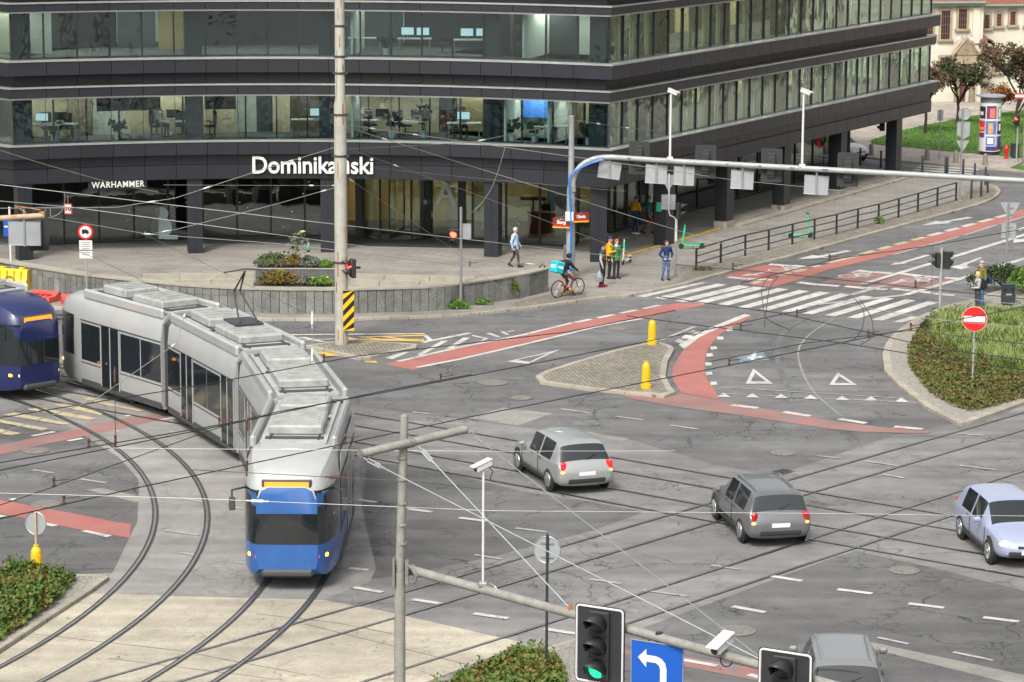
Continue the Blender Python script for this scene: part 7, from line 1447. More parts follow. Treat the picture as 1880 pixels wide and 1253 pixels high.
lowp = lambda px: Vector((G(px, 523, .42).x, pa.y-.75, .42))
clump('autumn_shrub', 'red and yellow autumn shrub in the lower bed in front of the planter', 0, 0, 0, 1.7, 1.1, .62, 1700, .085, 'leaf_autumn', 17, pos=lowp(512), group=fl); clump('silver_plant', 'silvery green plant in the lower bed beside the autumn shrub', 0, 0, 0, .6, .6, .4, 400, .08, 'leaf_grey', 18, pos=lowp(561), group=fl); clump('yellow_flowers', 'bright green plant with yellow flowers in the lower bed', 0, 0, 0, 1.0, .8, .36, 900, .085, 'leaf_bright', 19, ('petal_yellow', 7), pos=lowp(588), group=fl)
sp2 = PP(540, 0); t = T('sunflower', 'tall drooping sunflower stalk rising from the planter', 'plant', sp2); q = M(); r = random.Random(4)
for k in range(4): a = r.uniform(0, 6.28); q.tube([(0, 0, .1), (.08*math.cos(a), .05*math.sin(a), .7), (.22*math.cos(a), .1*math.sin(a), 1.25), (.36*math.cos(a), .15*math.sin(a), 1.2+.25*(k == 0))], .016, 5)
q.build('stem', MATS['leaf_bright'], t, smooth=60); q = M()
for i in range(80): a = r.uniform(0, 6.28); z = r.uniform(.45, 1.45); leaf(q, Vector((r.gauss(0, .2), r.gauss(0, .1), z)), .17, r)
q.build('foliage', MATS['leaf_grey'], t, closed=False); q = M(); q.lathe([(.005, 0), (.11, .01), (.1, .04), (.02, .05)], 12, (.32, 0, 1.5)); q.build('flower', MATS['petal_yellow'], t)
clump('weed', 'tall leafy weed growing at the foot of the right end of the wall', 938, 549, .12, .65, .5, .95, 500, .1, 'leaf_mixed', 21); clump('weed', 'yellow green weeds at the foot of the wall beside the slim signal pole', 836, 567, .12, 1.1, .4, .34, 600, .1, 'leaf_bright', 22); clump('weed', 'low weeds between the tall weed and the slim signal pole', 885, 560, .12, .9, .3, .22, 260, .08, 'leaf_bright', 23); clump('weed', 'tuft of weeds at the railing foot near its middle', 1614, 412, .12, .5, .3, .4, 200, .08, 'leaf_bright', 24); clump('weed', 'dry weeds at the front end of the railing', 1290, 497, .12, .9, .3, .2, 200, .07, 'leaf_autumn', 25)
def tree(lab, px, py, h, spread, m_, n, seed, s=.13, name='small_tree', lean=0.0):
    p = G(px, py, .14); t = T(name, lab, 'tree', p); r = random.Random(seed); tr_ = M(); tips = []
    def grow(a, d, L, rad, dep):
        b = a+d*L; m_1 = a.lerp(b, .5)+Vector((r.gauss(0, .05), r.gauss(0, .05), 0))*L; tr_.tube([a, m_1, b], [rad, rad*.85, rad*.7], 5 if dep < 3 else 3)
        if dep >= 2: tips.append((m_1, b))
        if dep >= 4: return
        for k in range(r.choice((3, 4)) if dep < 3 else 3):
            ax = Vector((r.gauss(0, 1), r.gauss(0, 1), r.gauss(0, .5))).normalized(); nd = (d+ax*(.62+.1*dep)*spread+Vector((0, 0, .16))).normalized(); grow(a.lerp(b, r.uniform(.55, 1)), nd, L*r.uniform(.6, .85), rad*.6, dep+1)
    grow(Vector((0, 0, 0)), Vector((lean, 0, 1)).normalized(), h*.3, .11, 0)
    tr_.build('trunk', MATS['bark'], t); q = M()
    for i in range(n): a, b = r.choice(tips); v = a.lerp(b, r.random()**.7)+Vector((r.gauss(0, .12), r.gauss(0, .12), r.gauss(0, .12))); leaf(q, v, s*r.uniform(.6, 1.3), r)
    q.build('crown', MATS[m_], t, closed=False); return t
tree('bare rusty tree right beside the end of the dark building', 1698, 245, 6.2, .95, 'leaf_twig', 2600, 31, .15); tree('dark green and brown tree behind the stacked sign pole', 1757, 228, 6.0, 1.0, 'leaf_mixdark', 3000, 32, .15); tree('tall reddish brown shrub tree behind the advertising column at the right edge', 1868, 246, 7.6, .95, 'leaf_twig', 5200, 33, .16); tree('dark green conifer like tree top behind the reddish shrub tree', 1884, 222, 6.6, .6, 'leaf_dark', 4200, 34, .15); tree('small orange leaved bush behind the advertising column', 1832, 214, 2.6, 1.2, 'leaf_orange', 1500, 35, .14)
# ---------------------------------------------------------------- old convent across the side street
mat('stucco', (.52, .5, .41), .9, var=.1, vscale=.6); mat('stucco_trim', (.3, .245, .16), .85, var=.15, vscale=2); mat('terracotta', (.17, .065, .04), .8, var=.35, vscale=5); mat('gutter', (.16, .2, .17), .6); mat('old_glass', (.03, .025, .025), .15); mat('old_frame', (.14, .05, .04), .7); mat('stone_grey', (.22, .18, .12), .9, var=.3, vscale=3, bump=.6, bscale=8)
FO = Vector((26.0, 196.0)); FD = Vector((1, .16)).normalized()
cv = T('convent', 'cream plastered old convent with tall windows, red tiled roof and a columned portal', 'building', (26, 196, 0))
def FP(px, py):
    d = ray(px, py); nx, ny = -FD.y, FD.x; t = (FO.x*nx+FO.y*ny)/(d.x*nx+d.y*ny); v = Vector((0, 0, HC))+d*t; u = (Vector((v.x, v.y))-FO).dot(FD); return u, v.z
FX = Matrix.Translation((FO.x-26, FO.y-196, 0)) @ Matrix.Rotation(math.atan2(FD.y, FD.x), 4, 'Z')
eave = FP(1740, 5)[1]; uS = FP(1806, 20)[0]
q = M(); q.X = FX; q.box((-4+uS/2, 5, eave/2), (uS+8+0.0, 10, eave)); q.build('wall', MATS['stucco'], cv); q = M(); q.X = FX; q.box((uS+35, 6.2, (eave-.25)/2), (70, 10, eave-.25)); q.build('wall', MATS['stucco'], cv)
q = M(); q.X = FX; q.add([(-8, -.4, eave+.05), (uS, -.4, eave+.05), (uS, 6, eave+4.5), (-8, 6, eave+4.5), (-8, 12, eave), (uS, 12, eave)], [(0, 1, 2, 3), (3, 2, 5, 4), (0, 3, 4), (1, 5, 2), (0, 4, 5, 1)]); q.build('roof', MATS['terracotta'], cv)
q = M(); q.X = FX; q.add([(uS+.02, .8, eave-.2), (uS+70, .8, eave-.2), (uS+70, 7, eave+4), (uS+.02, 7, eave+4), (uS+.02, 13, eave), (uS+70, 13, eave)], [(0, 1, 2, 3), (3, 2, 5, 4), (0, 3, 4), (1, 5, 2), (0, 4, 5, 1)]); q.build('roof', MATS['terracotta'], cv)
q = M(); q.X = FX; q.cyl((-8, -.42, eave), (uS, -.42, eave), .1, n=8); q.box((uS/2-4, -.2, eave-.12), (uS+8, .4, .16)); q.build('gutter', MATS['gutter'], cv)
q = M(); q.X = FX; q.cyl((uS, .8, eave-.28), (uS+70, .8, eave-.28), .09, n=8); q.build('gutter', MATS['gutter'], cv)
def cwin(x0, x1, y0, y1, dp=0.0, arch=False):
    (u0, za_), (u1, zb_) = FP(x0, y0), FP(x1, y1); c = (u0+u1)/2; w_ = abs(u1-u0); h = abs(za_-zb_); z = (za_+zb_)/2; f = M(); f.X = FX
    for sx in (-1, 1): f.box((c+sx*(w_/2+.07), dp-.03, z), (.16, .12, h+.3))
    f.box((c, dp-.03, z+h/2+.09), (w_, .12, .18)); f.box((c, dp-.08, z-h/2-.09), (w_+.5, .24, .16)); o = f.build('window', MATS['stucco_trim'], cv); g = M(); g.X = FX; g.box((c, dp-.01, z), (w_, .05, h)); g.build('pane', MATS['old_glass'], o); b = M(); b.X = FX
    for k in (-.25, 0, .25): b.box((c+k*w_, dp-.045, z), (.035, .02, h))
    for k in (-.3, 0, .3): b.box((c, dp-.045, z+k*h), (w_, .018, .045))
    b.build('sash', MATS['old_frame'], o)
for a in ((1697, 1712, 24, 63), (1728, 1743, 20, 72), (1760, 1774, 17, 53), (1726, 1741, 106, 128)): cwin(*a)
for a in ((1817, 1826, 30, 54), (1840, 1848, 28, 50), (1865, 1874, 24, 48), (1812, 1820, 116, 143), (1836, 1845, 112, 135)): cwin(*a, dp=1.2)
for i in range(12):
    for (y0, y1) in ((28, 50), (112, 135)):
        x0 = 1895+i*30; cwin(x0, x0+9, y0, y1, dp=1.2)
un, zn = FP(1793, 14); _, zn2 = FP(1793, 80); q = M(); q.X = FX; q.box((un, -.06, (zn+zn2)/2), (.5, .12, zn-zn2)); q.build('pilaster', MATS['stucco'], cv)
(u0, zt), (u1, zb_) = FP(1750, 74), FP(1789, 100); um = (u0+u1)/2; q = M(); q.X = FX; q.add([(u0, -.8, zb_), (u1, -.8, zb_), (um, -.8, zt), (u0, -.0, zb_), (u1, -.0, zb_), (um, -.0, zt)], [(0, 1, 2), (3, 5, 4), (0, 3, 4, 1), (1, 4, 5, 2), (0, 2, 5, 3)]); q.build('pediment', MATS['stone_grey'], cv); q = M(); q.X = FX
for s_, e_ in (((u0-.15, zb_), (um, zt+.15)), ((u1+.15, zb_), (um, zt+.15))): q.tube([(s_[0], -.5, s_[1]), (e_[0], -.5, e_[1])], .14, 6)
q.build('pediment_trim', MATS['stucco_trim'], cv); zE = FP(1770, 116)[1]; q = M(); q.X = FX; q.box((um, -.4, (zb_+zE)/2), (u1-u0-.1, .7, zb_-zE-.02)); q.build('entablature', MATS['stucco_trim'], cv)
for u in (u0+.25, u1-.25): q = M(); q.X = FX; q.lathe([(.22, .15), (.2, .4), (.17, zE-.3), (.24, zE-.1), (.24, zE)], 12, (u, -.45, 0)); q.build('portal_column', MATS['stone_grey'], cv, smooth=40)
q = M(); q.X = FX; q.box((um, -.03, zE/2), (u1-u0-1.2, .1, zE-.1)); q.build('portal_door', MATS['old_frame'], cv)
(us, zs), (_, zs2) = FP(1810, 72), FP(1810, 190); q = M(); q.X = FX; q.box((us, .4, zs2+(zs-zs2)*.45), (.7, .8, (zs-zs2)*.86), ch=.1)
for k in range(5): q.lathe([(.42-.04*k, 0), (.44-.05*k, .1), (.3, .16)], 8, (us, .2, zs2+(zs-zs2)*(.3+.13*k)))
q.build('shrine', MATS['stone_grey'], cv); q = M(); q.X = FX; n_ = 7
for i in range(n_): a, b = math.pi*i/n_, math.pi*(i+1)/n_; q.add([(us-.55*math.cos(a), -.5, zs-.45+.5*math.sin(a)), (us-.55*math.cos(b), -.5, zs-.45+.5*math.sin(b)), (us-.5*math.cos(b), .9, zs-.3+.5*math.sin(b)), (us-.5*math.cos(a), .9, zs-.3+.5*math.sin(a))], [(0, 1, 2, 3)])
ob = q.build('shrine_canopy', MATS['terracotta'], cv, closed=False); sdm = ob.modifiers.new('solid', 'SOLIDIFY'); sdm.thickness = .08
uf, zf_ = FP(1764, 66); wp = FX @ Vector((uf, -.9, zf_)); ft = T('flag', 'two small white and red flags above the portal', 'flag', (wp.x+26, wp.y+196, wp.z-.3)); q = M(); q.tube([(0, .7, -.1), (-.3, 0, .75)], .02, 5); q.tube([(0, .7, -.1), (.3, 0, .75)], .02, 5); q.build('pole', MATS['galv'], ft)
for s in (-1, 1):
    for nm, m_, k0, k1 in (('white_band', 'sign_white', 0, .5), ('red_band', 'sign_red', .5, 1)):
        q = M(); a = Vector((s*.29, 0, .72)); n_ = 5; vs = []
        for i in range(n_+1):
            f = i/n_; y = .06*math.sin(f*5); dn = k0+(k1-k0)*0; vs += [a+Vector((s*.1*k0+s*.5*f*.3, y, -.1-.32*k0-.5*f)), a+Vector((s*.1*k1+s*.5*f*.3+.12*s, y, -.1-.32*k1-.5*f))]
        q.add(vs, [(2*i, 2*i+1, 2*i+3, 2*i+2) for i in range(n_)]); ob = q.build(nm, MATS[m_], ft, closed=False, smooth=60)
# brick building further along the side street: outside the frame, but mirrored in the long glazed side
mat('brick', (.4, .35, .26), .9, var=.15, vscale=.8)
bb = T('corner_building', 'beige street front building with stone window surrounds along the main street', 'building', (72, 172.5, 0)); bb.rotation_euler.z = 1.065+math.pi
q = M(); q.box((0, 5, 4.2), (56, 10, 8.4)); q.build('wall', MATS['brick'], bb); q = M(); q.add([(-28.3, -.3, 8.4), (28.3, -.3, 8.4), (28.3, 5, 11.5), (-28.3, 5, 11.5), (-28.3, 10.3, 8.4), (28.3, 10.3, 8.4)], [(0, 1, 2, 3), (3, 2, 5, 4), (0, 3, 4), (1, 5, 2)]); q.build('roof', MATS['terracotta'], bb)
for i in range(12):
    for z in (2.2, 5.8):
        f = M(); f.box((-25+i*4.5, -.05, z), (1.7, .14, 2.3)); o = f.build('window', MATS['stucco'], bb); g = M(); g.box((-25+i*4.5, -.1, z), (1.3, .1, 1.95)); g.build('pane', MATS['old_glass'], o)
# fallen leaves and litter specks on the roads
r = random.Random(77); q = M()
for i in range(420):
    px, py = r.uniform(0, 1880), r.uniform(585, 1250); p = G(px, py, .04); leaf(q, Vector((p.x, p.y, .045)), r.uniform(.05, .12), r)
    for k in range(len(q.v)-4, len(q.v)): v = q.v[k]; q.v[k] = (v[0], v[1], .042+.006*r.random())
tag(q.build('fallen_leaves', MATS['leaf_autumn'], closed=False), kind='stuff')
# ================================================================ OVERHEAD WIRES
mat('wire_dark', (.022, .022, .022), .5, .3); mat('wire_pale', (.3, .3, .275), .45, .4); mat('wire_brown', (.2, .15, .11), .6); mat('insulator_brown', (.07, .03, .016), .35); mat('insulator_white', (.6, .58, .52), .35); mat('cap_orange', (.45, .17, .03), .6)
WG = 'overhead tram wires'
def wire(lab, pts, r=.013, m_='wire_dark', sag=.0, ins=(), group=WG, hang=()):
    """pts: points in space; ins: fractions along where insulators sit (part of the wire)"""
    P = [Vector(p) for p in pts]; out = []
    for a, b in zip(P, P[1:]):
        n = 10
        for i in range(n): f = i/n; out.append(a.lerp(b, f)-Vector((0, 0, sag*4*f*(1-f))))
    out.append(P[-1]); q = M(); q.tube(out, r, 5); o = tag(q.build('overhead_wire', MATS[m_], smooth=60), lab, 'wire', group); N = len(out)-1
    for f in ins:
        k = min(N-1, int(f*N)); a = out[k].lerp(out[k+1], f*N-k); d = (out[k+1]-out[k]).normalized(); g = M(); g.tube([a-d*.22, a-d*.12, a-d*.1, a, a+d*.1, a+d*.12, a+d*.22], [.014, .016, .034, .026, .034, .016, .014], 7); g.build('insulator', MATS['insulator_white' if m_ != 'wire_dark' else 'insulator_brown'], o, smooth=40)
    for f in hang:
        k = min(N-1, int(f*N)); a = out[k].lerp(out[k+1], f*N-k); g = M(); g.lathe([(.01, -.02), (.035, .0), (.04, .04), (.02, .06), (.02, .13), (.035, .15), (.03, .2), (.01, .22)], 8, a); g.tube([a+Vector((0, 0, .12)), a+Vector((.3, .1, .14))], .013, 5); g.build('hanger', MATS['insulator_brown'], o, smooth=40)
    return o
K = 5.7; W = lambda L, z: [G(x, y, z) for x, y in L]
MX = G(627, 632, .12); MP = lambda z: Vector((MX.x, MX.y, z))
mz = lambda py: D(627, py, MX.y).z
wire('contact wire running from above the left hedge to the right edge across the junction', W([(-30, 960), (257, 895), (858, 767), (1300, 679), (1662, 606), (1900, 560)], K), hang=(.1, .32, .62, .76))
wire('contact wire from the left edge above the manhole up to the cobbled island', W([(-30, 870), (447, 774), (503, 758), (700, 722), (1047, 655), (1376, 590), (1480, 568)], K), hang=(.15, .55))
wire('contact wire just above the one over the left manhole', W([(-30, 855), (360, 788), (470, 768), (700, 719), (865, 688)], K), hang=(.12,))
wire('thin contact wire climbing from the lower left towards the silver tram roof', W([(-30, 938), (82, 900), (391, 789), (480, 762)], K+.3), .01, hang=(.35,))
wire('contact wire passing over the old yellow zebra towards the mast island', W([(-30, 772), (360, 709), (650, 655), (1040, 610), (1240, 570)], K), hang=(.45,))
wire('span wire from the tram roof knot down over the old zebra', [G(-20, 803, 6.2), G(174, 735, 6.2), G(325, 630, 6.2), G(340, 575, 6.2)], .01, 'wire_pale', ins=(.65, .97))
wire('pale span wire crossing low over the tram front to the right', W([(-20, 905), (340, 915), (900, 938), (1500, 943), (1900, 948)], 6.4), .005, 'wire_pale', ins=(.31,))
wire('thin pale wire across the tram roof above the front crossbar', W([(200, 823), (540, 826), (900, 829), (1240, 828)], 6.4), .005, 'wire_pale', ins=(.33,))
wire('thin dark wire over the silver tram roof ending in the middle of the junction', W([(340, 862), (580, 875), (760, 884), (900, 900)], 6.2), .008, ins=(.4,))
wire('contact wire from the cobbled island to the lower right, above the give way line', W([(1150, 580), (1240, 592), (1546, 630), (1672, 650), (1900, 682)], K), hang=(.35, .9))
wire('contact wire over the cycle boxes towards the right edge', W([(1240, 486), (1417, 501), (1640, 524), (1900, 551)], K), hang=(.2, .72))
wire('contact wire crossing the zebra diagonally towards the garden island', W([(1210, 545), (1430, 575), (1600, 612), (1720, 640), (1900, 664)], K-.1), hang=(.3, .66))
wire('contact wire over the far cycle lane to the right edge', W([(1360, 520), (1540, 475), (1713, 451), (1900, 417)], K), hang=(.3,))
wire('thin dropper wire hanging above the grey signal pole', [G(1713, 451, K), G(1713, 451, K)-Vector((0, 0, 1.55))], .006)
wire('contact wire over the far zebra ending at the no entry sign', W([(1300, 665), (1480, 630), (1672, 607), (1800, 622), (1900, 634)], K), .011, hang=(.5,))
wire('thin wire passing in front of the no entry sign', W([(1560, 560), (1700, 585), (1790, 594), (1900, 602)], 6.0), .008, 'wire_pale')
wire('thin wire from the signal pole of the grassy island to the right edge', W([(1725, 540), (1800, 552), (1900, 562)], 6.0), .008, 'wire_pale')
for L, lab in (([(1419, 501), (1400, 525), (1400, 555), (1408, 585), (1450, 606)], 'left looped jumper cable hanging over the zebra'), ([(1429, 508), (1413, 530), (1408, 560), (1405, 585), (1403, 600)], 'second looped jumper cable inside the left loop over the zebra'), ([(1568, 548), (1585, 570), (1584, 600), (1570, 622), (1545, 630)], 'right looped jumper cable below the zebra'), ([(1580, 552), (1598, 580), (1603, 605), (1598, 622), (1580, 633)], 'outer right looped jumper cable below the zebra')):
    wire(lab, smooth_line([tuple(G(x, y, K)) for x, y in L], 4), .012, group='jumper cables over the zebra')
# pale wires in front of the building
wire('upper pale wire crossing the arcade from the left edge past the mast', [D(-30, 336, 104), D(640, 415, 106), D(920, 447, 109), D(1110, 469, 112), D(1330, 495, 116)], .014, 'wire_pale')
wire('second pale wire crossing the arcade below the upper one', [D(-30, 367, 103), D(133, 381, 104), D(500, 430, 105), D(640, 449, 106), D(860, 475, 108), D(1010, 488, 110)], .014, 'wire_pale', ins=(.95,))
wire('pale wire rising from the left edge over the shop front to the tall mast', [D(-30, 383, 102), D(213, 381, 104), D(322, 364, 105), D(465, 317, 107), MP(mz(268))], .013, 'wire_pale', ins=(.4, .6, .86))
wire('pale wire from the rusty arm dropping right below the second arcade wire', [D(80, 398, 101), D(270, 430, 103), D(500, 447, 105), D(640, 462, 106), D(880, 492, 109)], .013, 'wire_pale', ins=(.25,))
wire('pale wire climbing steeply from the planter side to the mast clamp', [D(268, 432, 104), D(330, 420, 105), D(500, 377, 107), MP(mz(342))], .013, 'wire_pale', ins=(.2, .92))
wire('thin dark wire slanting down from the shop front over the plaza paving', [D(270, 433, 104), D(460, 525, 103), D(560, 575, 102)], .008)
wire('thin wire slanting over the truck ban sign towards the wall', [D(76, 440, 101), D(170, 472, 102), D(260, 515, 101), D(340, 577, 99)], .007)
wire('bright wire from the mast dropping right across the lower storey towards the arm', [MP(mz(228)), D(900, 267, 112), D(1180, 306, 115), D(1340, 330, 117), D(1560, 352, 120)], .014, 'wire_pale', ins=(.05, .12))
wire('bright wire from the mast dropping steeply past the gantry pole to the railing', [MP(mz(230)), D(880, 310, 111), D(1060, 366, 113), D(1180, 404, 115), D(1320, 446, 118), D(1430, 475, 119)], .014, 'wire_pale', ins=(.06,))
wire('brown wire from the mast over the lettering towards the waiting group', [MP(mz(268)), D(890, 363, 114), D(1119, 450, 118), D(1300, 522, 116)], .011, 'wire_brown', ins=(.12,))
wire('brown wire from the mast down to the slim pedestrian signal', [MP(mz(318)), D(826, 454, 112), D(872, 498, 110), D(940, 540, 106)], .01, 'wire_brown', ins=(.03,), hang=(.6,))
wire('thin wire sagging from the mast to the top of the gantry pole', [MP(mz(275)), D(865, 262, 114), D(1052, 223, GB.y)], .011, 'wire_brown', ins=(.55,))
wire('short guy wire from the gantry pole top to the building corner', [D(1056, 221, GB.y), D(1140, 234, 123), D(1200, 240, 125.5)], .012, 'wire_brown', ins=(.25, .6))
wire('thin vertical feeder cable curving in front of the lower storey', smooth_line([tuple(D(x, y, 112)) for x, y in ((928, 265), (922, 290), (905, 340), (885, 372), (866, 391))], 4), .009, 'wire_pale')
wire('long brown wire from the upper left corner down to the shop sign', [D(-20, 270, 108), D(75, 300, 108), D(210, 338, 108), D(290, 353, 108)], .008, 'wire_brown')
wire('thin brown wire crossing the lettering band to the right', [MP(mz(300)), D(720, 312, 112), D(900, 330, 115), D(1150, 352, 118)], .008, 'wire_brown', ins=(.1,))
wire('thin horizontal wire between shop front and mast below the lettering', [D(300, 340, 107), D(520, 341, 107), MP(mz(341))], .007, 'wire_brown', ins=(.75, .95))
for (x, y0, y1, lab) in ((573, 586, 655, 'thin dropper with round weights beside the tram roof'), (212, 690, 808, 'thin dropper over the red lane at the left'), (453, 780, 856, 'thin dropper beside the silver tram side')):
    a = G(x, y1, K); b = Vector((a.x, a.y+.1, D(x, y0, a.y+.1).z)); wire(lab, [a, b], .007, 'wire_pale' if x == 573 else 'wire_dark', ins=(.0, .98))
c_ = [D(x, y, 103) for x, y in ((118, 353), (119, 370), (113, 388), (100, 397), (93, 396), (92, 384), (85, 382), (82, 392))]
wire('looped cable hanging beside the speed sign', smooth_line([tuple(v) for v in c_], 4), .011, 'wire_pale')
# hanging clips over the junction
# ================================================================ OFFICE INTERIORS: furniture, plants and staff behind the glass
mat('desk_white', (.55, .55, .52), .5); mat('chair_black', (.02, .02, .022), .7); mat('pot_white', (.6, .6, .55), .5); mat('desk_red', (.12, .01, .008), .5); emis('screen_pale', (.7, .85, .85), .6); mat('screen_dark', (.02, .025, .03), .2)
def at_x(px, dep, z):
    x = px2x(px); s = -.0352*(x+8.8); L = math.hypot(1, s); return Vector((x-dep*s/L, fy(x)+dep/L, z))
def desk(lab, px, dep, z, w_=1.5):
    t = T('office_desk', lab, 'desk', at_x(px, dep, z), 0, 'desks behind the office glazing'); q = M(); q.box((0, 0, .73), (w_, .7, .04), ch=.008); q.build('top', MATS['desk_white'], t)
    for x in (-w_/2+.08, w_/2-.08): q = M(); q.box((x, 0, .355), (.05, .6, .71)); q.build('leg', MATS['galv'], t)
def monitor(lab, px, dep, z, scr='screen_dark', back=False):
    t = T('monitor', lab, 'monitor', at_x(px, dep, z+.77), math.pi if back else 0, 'monitors on the office desks'); q = M(); q.box((0, 0, .3), (.58, .04, .36), ch=.01); q.build('housing', MATS['chair_black' if scr != 'back' else 'desk_white'], t); q = M(); q.box((0, -.024, .3), (.54, .004, .32)); q.build('screen', MATS['screen_pale' if scr == 'lit' else 'screen_dark' if scr != 'back' else 'desk_white'], t); q = M(); q.tube([(0, 0, .02), (0, .03, .2)], .02, 6); q.box((0, 0, .01), (.24, .18, .02)); q.build('stand', MATS['galv'], t)
def chair(lab, px, dep, z, rz):
    t = T('office_chair', lab, 'chair', at_x(px, dep, z), rz, 'office chairs behind the glazing'); q = M(); q.box((0, 0, .47), (.5, .5, .09), ch=.035); q.build('seat', MATS['chair_black'], t); q = M(); q.box((0, .24, .85), (.46, .07, .62), ch=.03); q.build('backrest', MATS['chair_black'], t); q = M(); q.cyl((0, 0, .1), (0, 0, .43), .03, n=8)
    for k in range(5): a = k*1.2566; q.tube([(0, 0, .12), (.3*math.cos(a), .3*math.sin(a), .05)], .022, 5)
    q.build('base', MATS['chair_black'], t); q = M()
    for s in (-1, 1): q.tube([(s*.24, .12, .5), (s*.28, .1, .68), (s*.28, -.14, .68)], .02, 5)
    q.build('armrest', MATS['chair_black'], t)
def pot(lab, px, dep, z, h, m_='leaf_dark', n=110):
    p = at_x(px, dep, z); t = T('potted_plant', lab, 'plant', p, 0, 'potted plants behind the office glazing'); q = M(); q.lathe([(.13, 0), (.19, .3), (.2, .32), (.17, .32), (.15, .26)], 14); q.build('pot', MATS['pot_white'], t, smooth=40); r = random.Random(int(px)); q = M(); s = M()
    for k in range(7):
        a = k*.9; tip = Vector((math.cos(a)*.32, math.sin(a)*.2, h*(.75+.25*math.sin(k*2.1)))); s.tube([(0, 0, .25), tip*.5+Vector((0, 0, .25)), tip], .01, 4)
        for i in range(n//7): leaf(q, (tip*.5+Vector((0, 0, .25))).lerp(tip, r.random())+Vector((r.gauss(0, .04), r.gauss(0, .04), r.gauss(0, .03))), .2, r)
    s.build('stem', MATS['leaf_dark'], t); q.build('foliage', MATS[m_], t, closed=False)
z1_, z2_ = 5.17, 8.83
for a in ((86, 1.0, z1_, 'first-floor desk at the left corner window'), (116, 1.1, z1_, 'first-floor desk beside the dark slatted wall'), (318, 1.0, z1_, 'first-floor desk before the tan wall left of the second column'), (555, 1.4, z1_, 'first-floor desk in the slatted room left of the mast'), (680, 1.3, z1_, 'first-floor desk right beside the mast'), (742, 1.2, z1_, 'first-floor desk under the silhouetted plants'), (842, 1.0, z1_, 'first-floor desk of the white shirted worker'), (1000, 1.0, z1_, 'first-floor desk near the large window plant'), (660, 1.2, z2_, 'second-floor desk just right of the mast'), (750, 1.2, z2_, 'second-floor desk with twin pale screens'), (850, 1.2, z2_, 'second-floor desk left of the dark inner column')): desk(a[3], a[0], a[1], a[2])
for a in ((84, 1.0, z1_, 'lit', 'lit screen in the left corner office'), (117, 1.1, z1_, 'dark', 'dark screen beside the slatted wall'), (312, 1.0, z1_, 'dark', 'dark screen before the tan wall'), (842, .9, z1_, 'lit', 'pale screen in front of the white shirted worker'), (690, 1.3, z1_, 'dark', 'dark screen right of the mast'), (755, 1.2, z1_, 'dark', 'dark screen among silhouetted plants'), (570, 1.4, z1_, 'lit', 'pale screen in the slatted room'), (738, 1.1, z2_, 'lit', 'left of the twin pale screens on the second floor'), (766, 1.1, z2_, 'lit', 'right of the twin pale screens on the second floor'), (846, 1.1, z2_, 'lit', 'bright screen left of the dark column on the second floor'), (872, 1.3, z2_, 'lit', 'smaller pale screen touching the dark column on the second floor')): monitor(a[4], a[0], a[1], a[2], a[3])
for a in ((100, 1.9, z1_, .3, 'black chair at the left corner office desk'), (140, 1.8, z1_, 2.6, 'black chair before the slatted wall'), (285, 1.6, z1_, 1.2, 'black chair in front of the cream wall'), (378, 1.3, z1_, -1.2, 'black chair right of the second column'), (330, 1.7, z1_, 3.0, 'black chair under the tan wall'), (665, 1.9, z1_, .5, 'black chair just right of the mast on the first floor'), (728, 1.9, z1_, 2.0, 'black chair between silhouetted plants'), (812, 1.7, z1_, 2.8, 'black chair left of the white shirted worker'), (795, 1.8, z2_, 2.2, 'dark chair on the second floor near the twin screens')): chair(a[4], a[0], a[1], a[2], a[3])
for a in ((214, .9, z1_, .8, 'drooping plant in a white pot by the white wall'), (710, 1.0, z1_, 1.2, 'tall silhouetted plant right of the mast'), (765, 1.3, z1_, 1.5, 'bushy silhouetted plant before the yellow wall'), (933, .7, z1_, 1.0, 'broad leaved plant in a white pot by the large window'), (974, .8, z1_, .95, 'small plant in a white pot right of the broad leaved one'), (1068, .9, z1_, .9, 'plant beside the corner column'), (104, 1.0, z1_, .8, 'dark plant in the left corner office'), (700, 1.0, z2_, .8, 'plant beside the second-floor desks')): pot(a[4], a[0], a[1], a[2], a[3])
sit = dict(pel=(0, .0, .56), spi=(0, .02, .76), che=(0, .0, .97), nek=(0, -.02, 1.12), hb=(0, -.04, 1.19), hm=(0, -.05, 1.27), ht=(0, -.04, 1.31), shl=(-.175, 0, 1.04), shr=(.175, 0, 1.04), ell=(-.25, -.1, .8), elr=(.26, -.12, .82), wrl=(-.18, -.34, .78), wrr=(.16, -.16, 1.1), hal=(-.15, -.42, .78), har=(.12, -.12, 1.18), hil=(-.1, -.04, .52), hir=(.1, -.04, .52), knl=(-.13, -.45, .52), knr=(.13, -.45, .52), anl=(-.13, -.42, .1), anr=(.13, -.42, .1), tol=(-.13, -.57, .04), tor=(.13, -.57, .04))
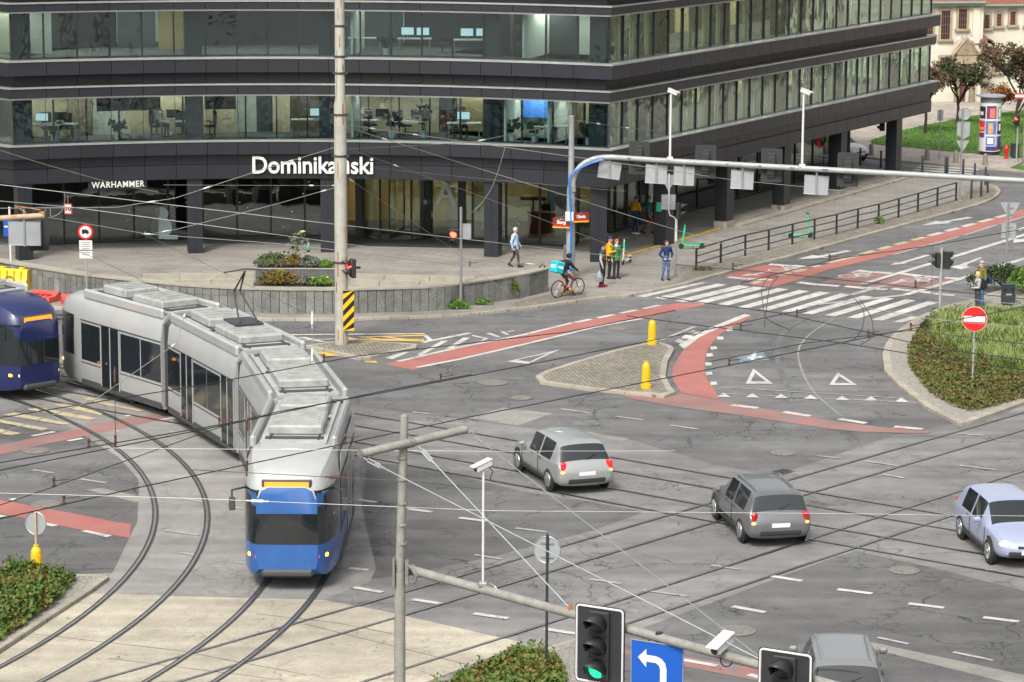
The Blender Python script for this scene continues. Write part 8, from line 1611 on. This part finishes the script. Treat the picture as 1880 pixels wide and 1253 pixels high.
person('dark haired office worker in a white shirt seated behind a screen, hand at the head', at_x(833, 1.75, z1_), .1, 'white_cloth', 'charcoal', 'black_cloth', 'black_cloth', 1.75, sit)
person('office worker in pale shirt seated by the cream wall', at_x(288, 1.7, z1_), 1.2, 'white_cloth', 'charcoal', 'black_cloth', 'hair_brown', 1.75, sit)
rd_ = T('reception_desk', 'dark red reception desk behind the corner lobby glass', 'desk', (1.35, 130.2, .135)); q = M(); q.box((0, 0, .55), (1.25, .6, 1.1), ch=.02); q.build('front', MATS['desk_red'], rd_); q = M(); q.box((0, .06, 1.13), (1.35, .75, .06), ch=.01); q.build('counter', MATS['desk_red'], rd_); q = M(); q.box((-.4, .5, 1.75), (1.2, .5, .16), ch=.03); q.tube([(-.4, .5, 0), (-.4, .5, 1.7)], .04, 6); q.build('canopy', MATS['desk_red'], rd_)
person('red haired receptionist in dark clothes at the red desk', Vector((1.5, 130.95, .14)), .1, 'black_cloth', 'black_cloth', 'black_cloth', 'hair_ginger', 1.7)
for i, (x, y, lab) in enumerate(((-.1, 130.6, 'white lobby armchair closest to the arcade column'), (2.3, 130.8, 'white lobby armchair beside the red reception desk'))):
    t = T('armchair', lab, 'armchair', (x, y, .135), .4*i, 'white armchairs in the lobby'); q = M(); q.box((0, 0, .36), (.7, .68, .2), ch=.06); q.build('seat', MATS['pot_white'], t); q = M(); q.box((0, .3, .62), (.72, .14, .5), ch=.06); q.build('backrest', MATS['pot_white'], t)
    for s in (-1, 1): q = M(); q.box((s*.36, 0, .5), (.1, .64, .2), ch=.04); q.build('armrest', MATS['pot_white'], t)
    q = M()
    for sx in (-1, 1):
        for sy in (-1, 1): q.cyl((sx*.26, sy*.26, 0), (sx*.26, sy*.26, .27), .02, n=6)
    q.build('base', MATS['galv'], t)
tv = T('wall_screen', 'large wall screen with a blue picture behind the first-floor window', 'screen', at_x(958, 2.6, 6.45), -.28); q = M(); q.box((0, 0, 0), (1.5, .06, .85), ch=.01); q.build('housing', MATS['chair_black'], tv); q = M(); q.box((0, -.034, 0), (1.42, .006, .77)); q.build('screen', emis('screen_blue', (.06, .2, .6), .35), tv)
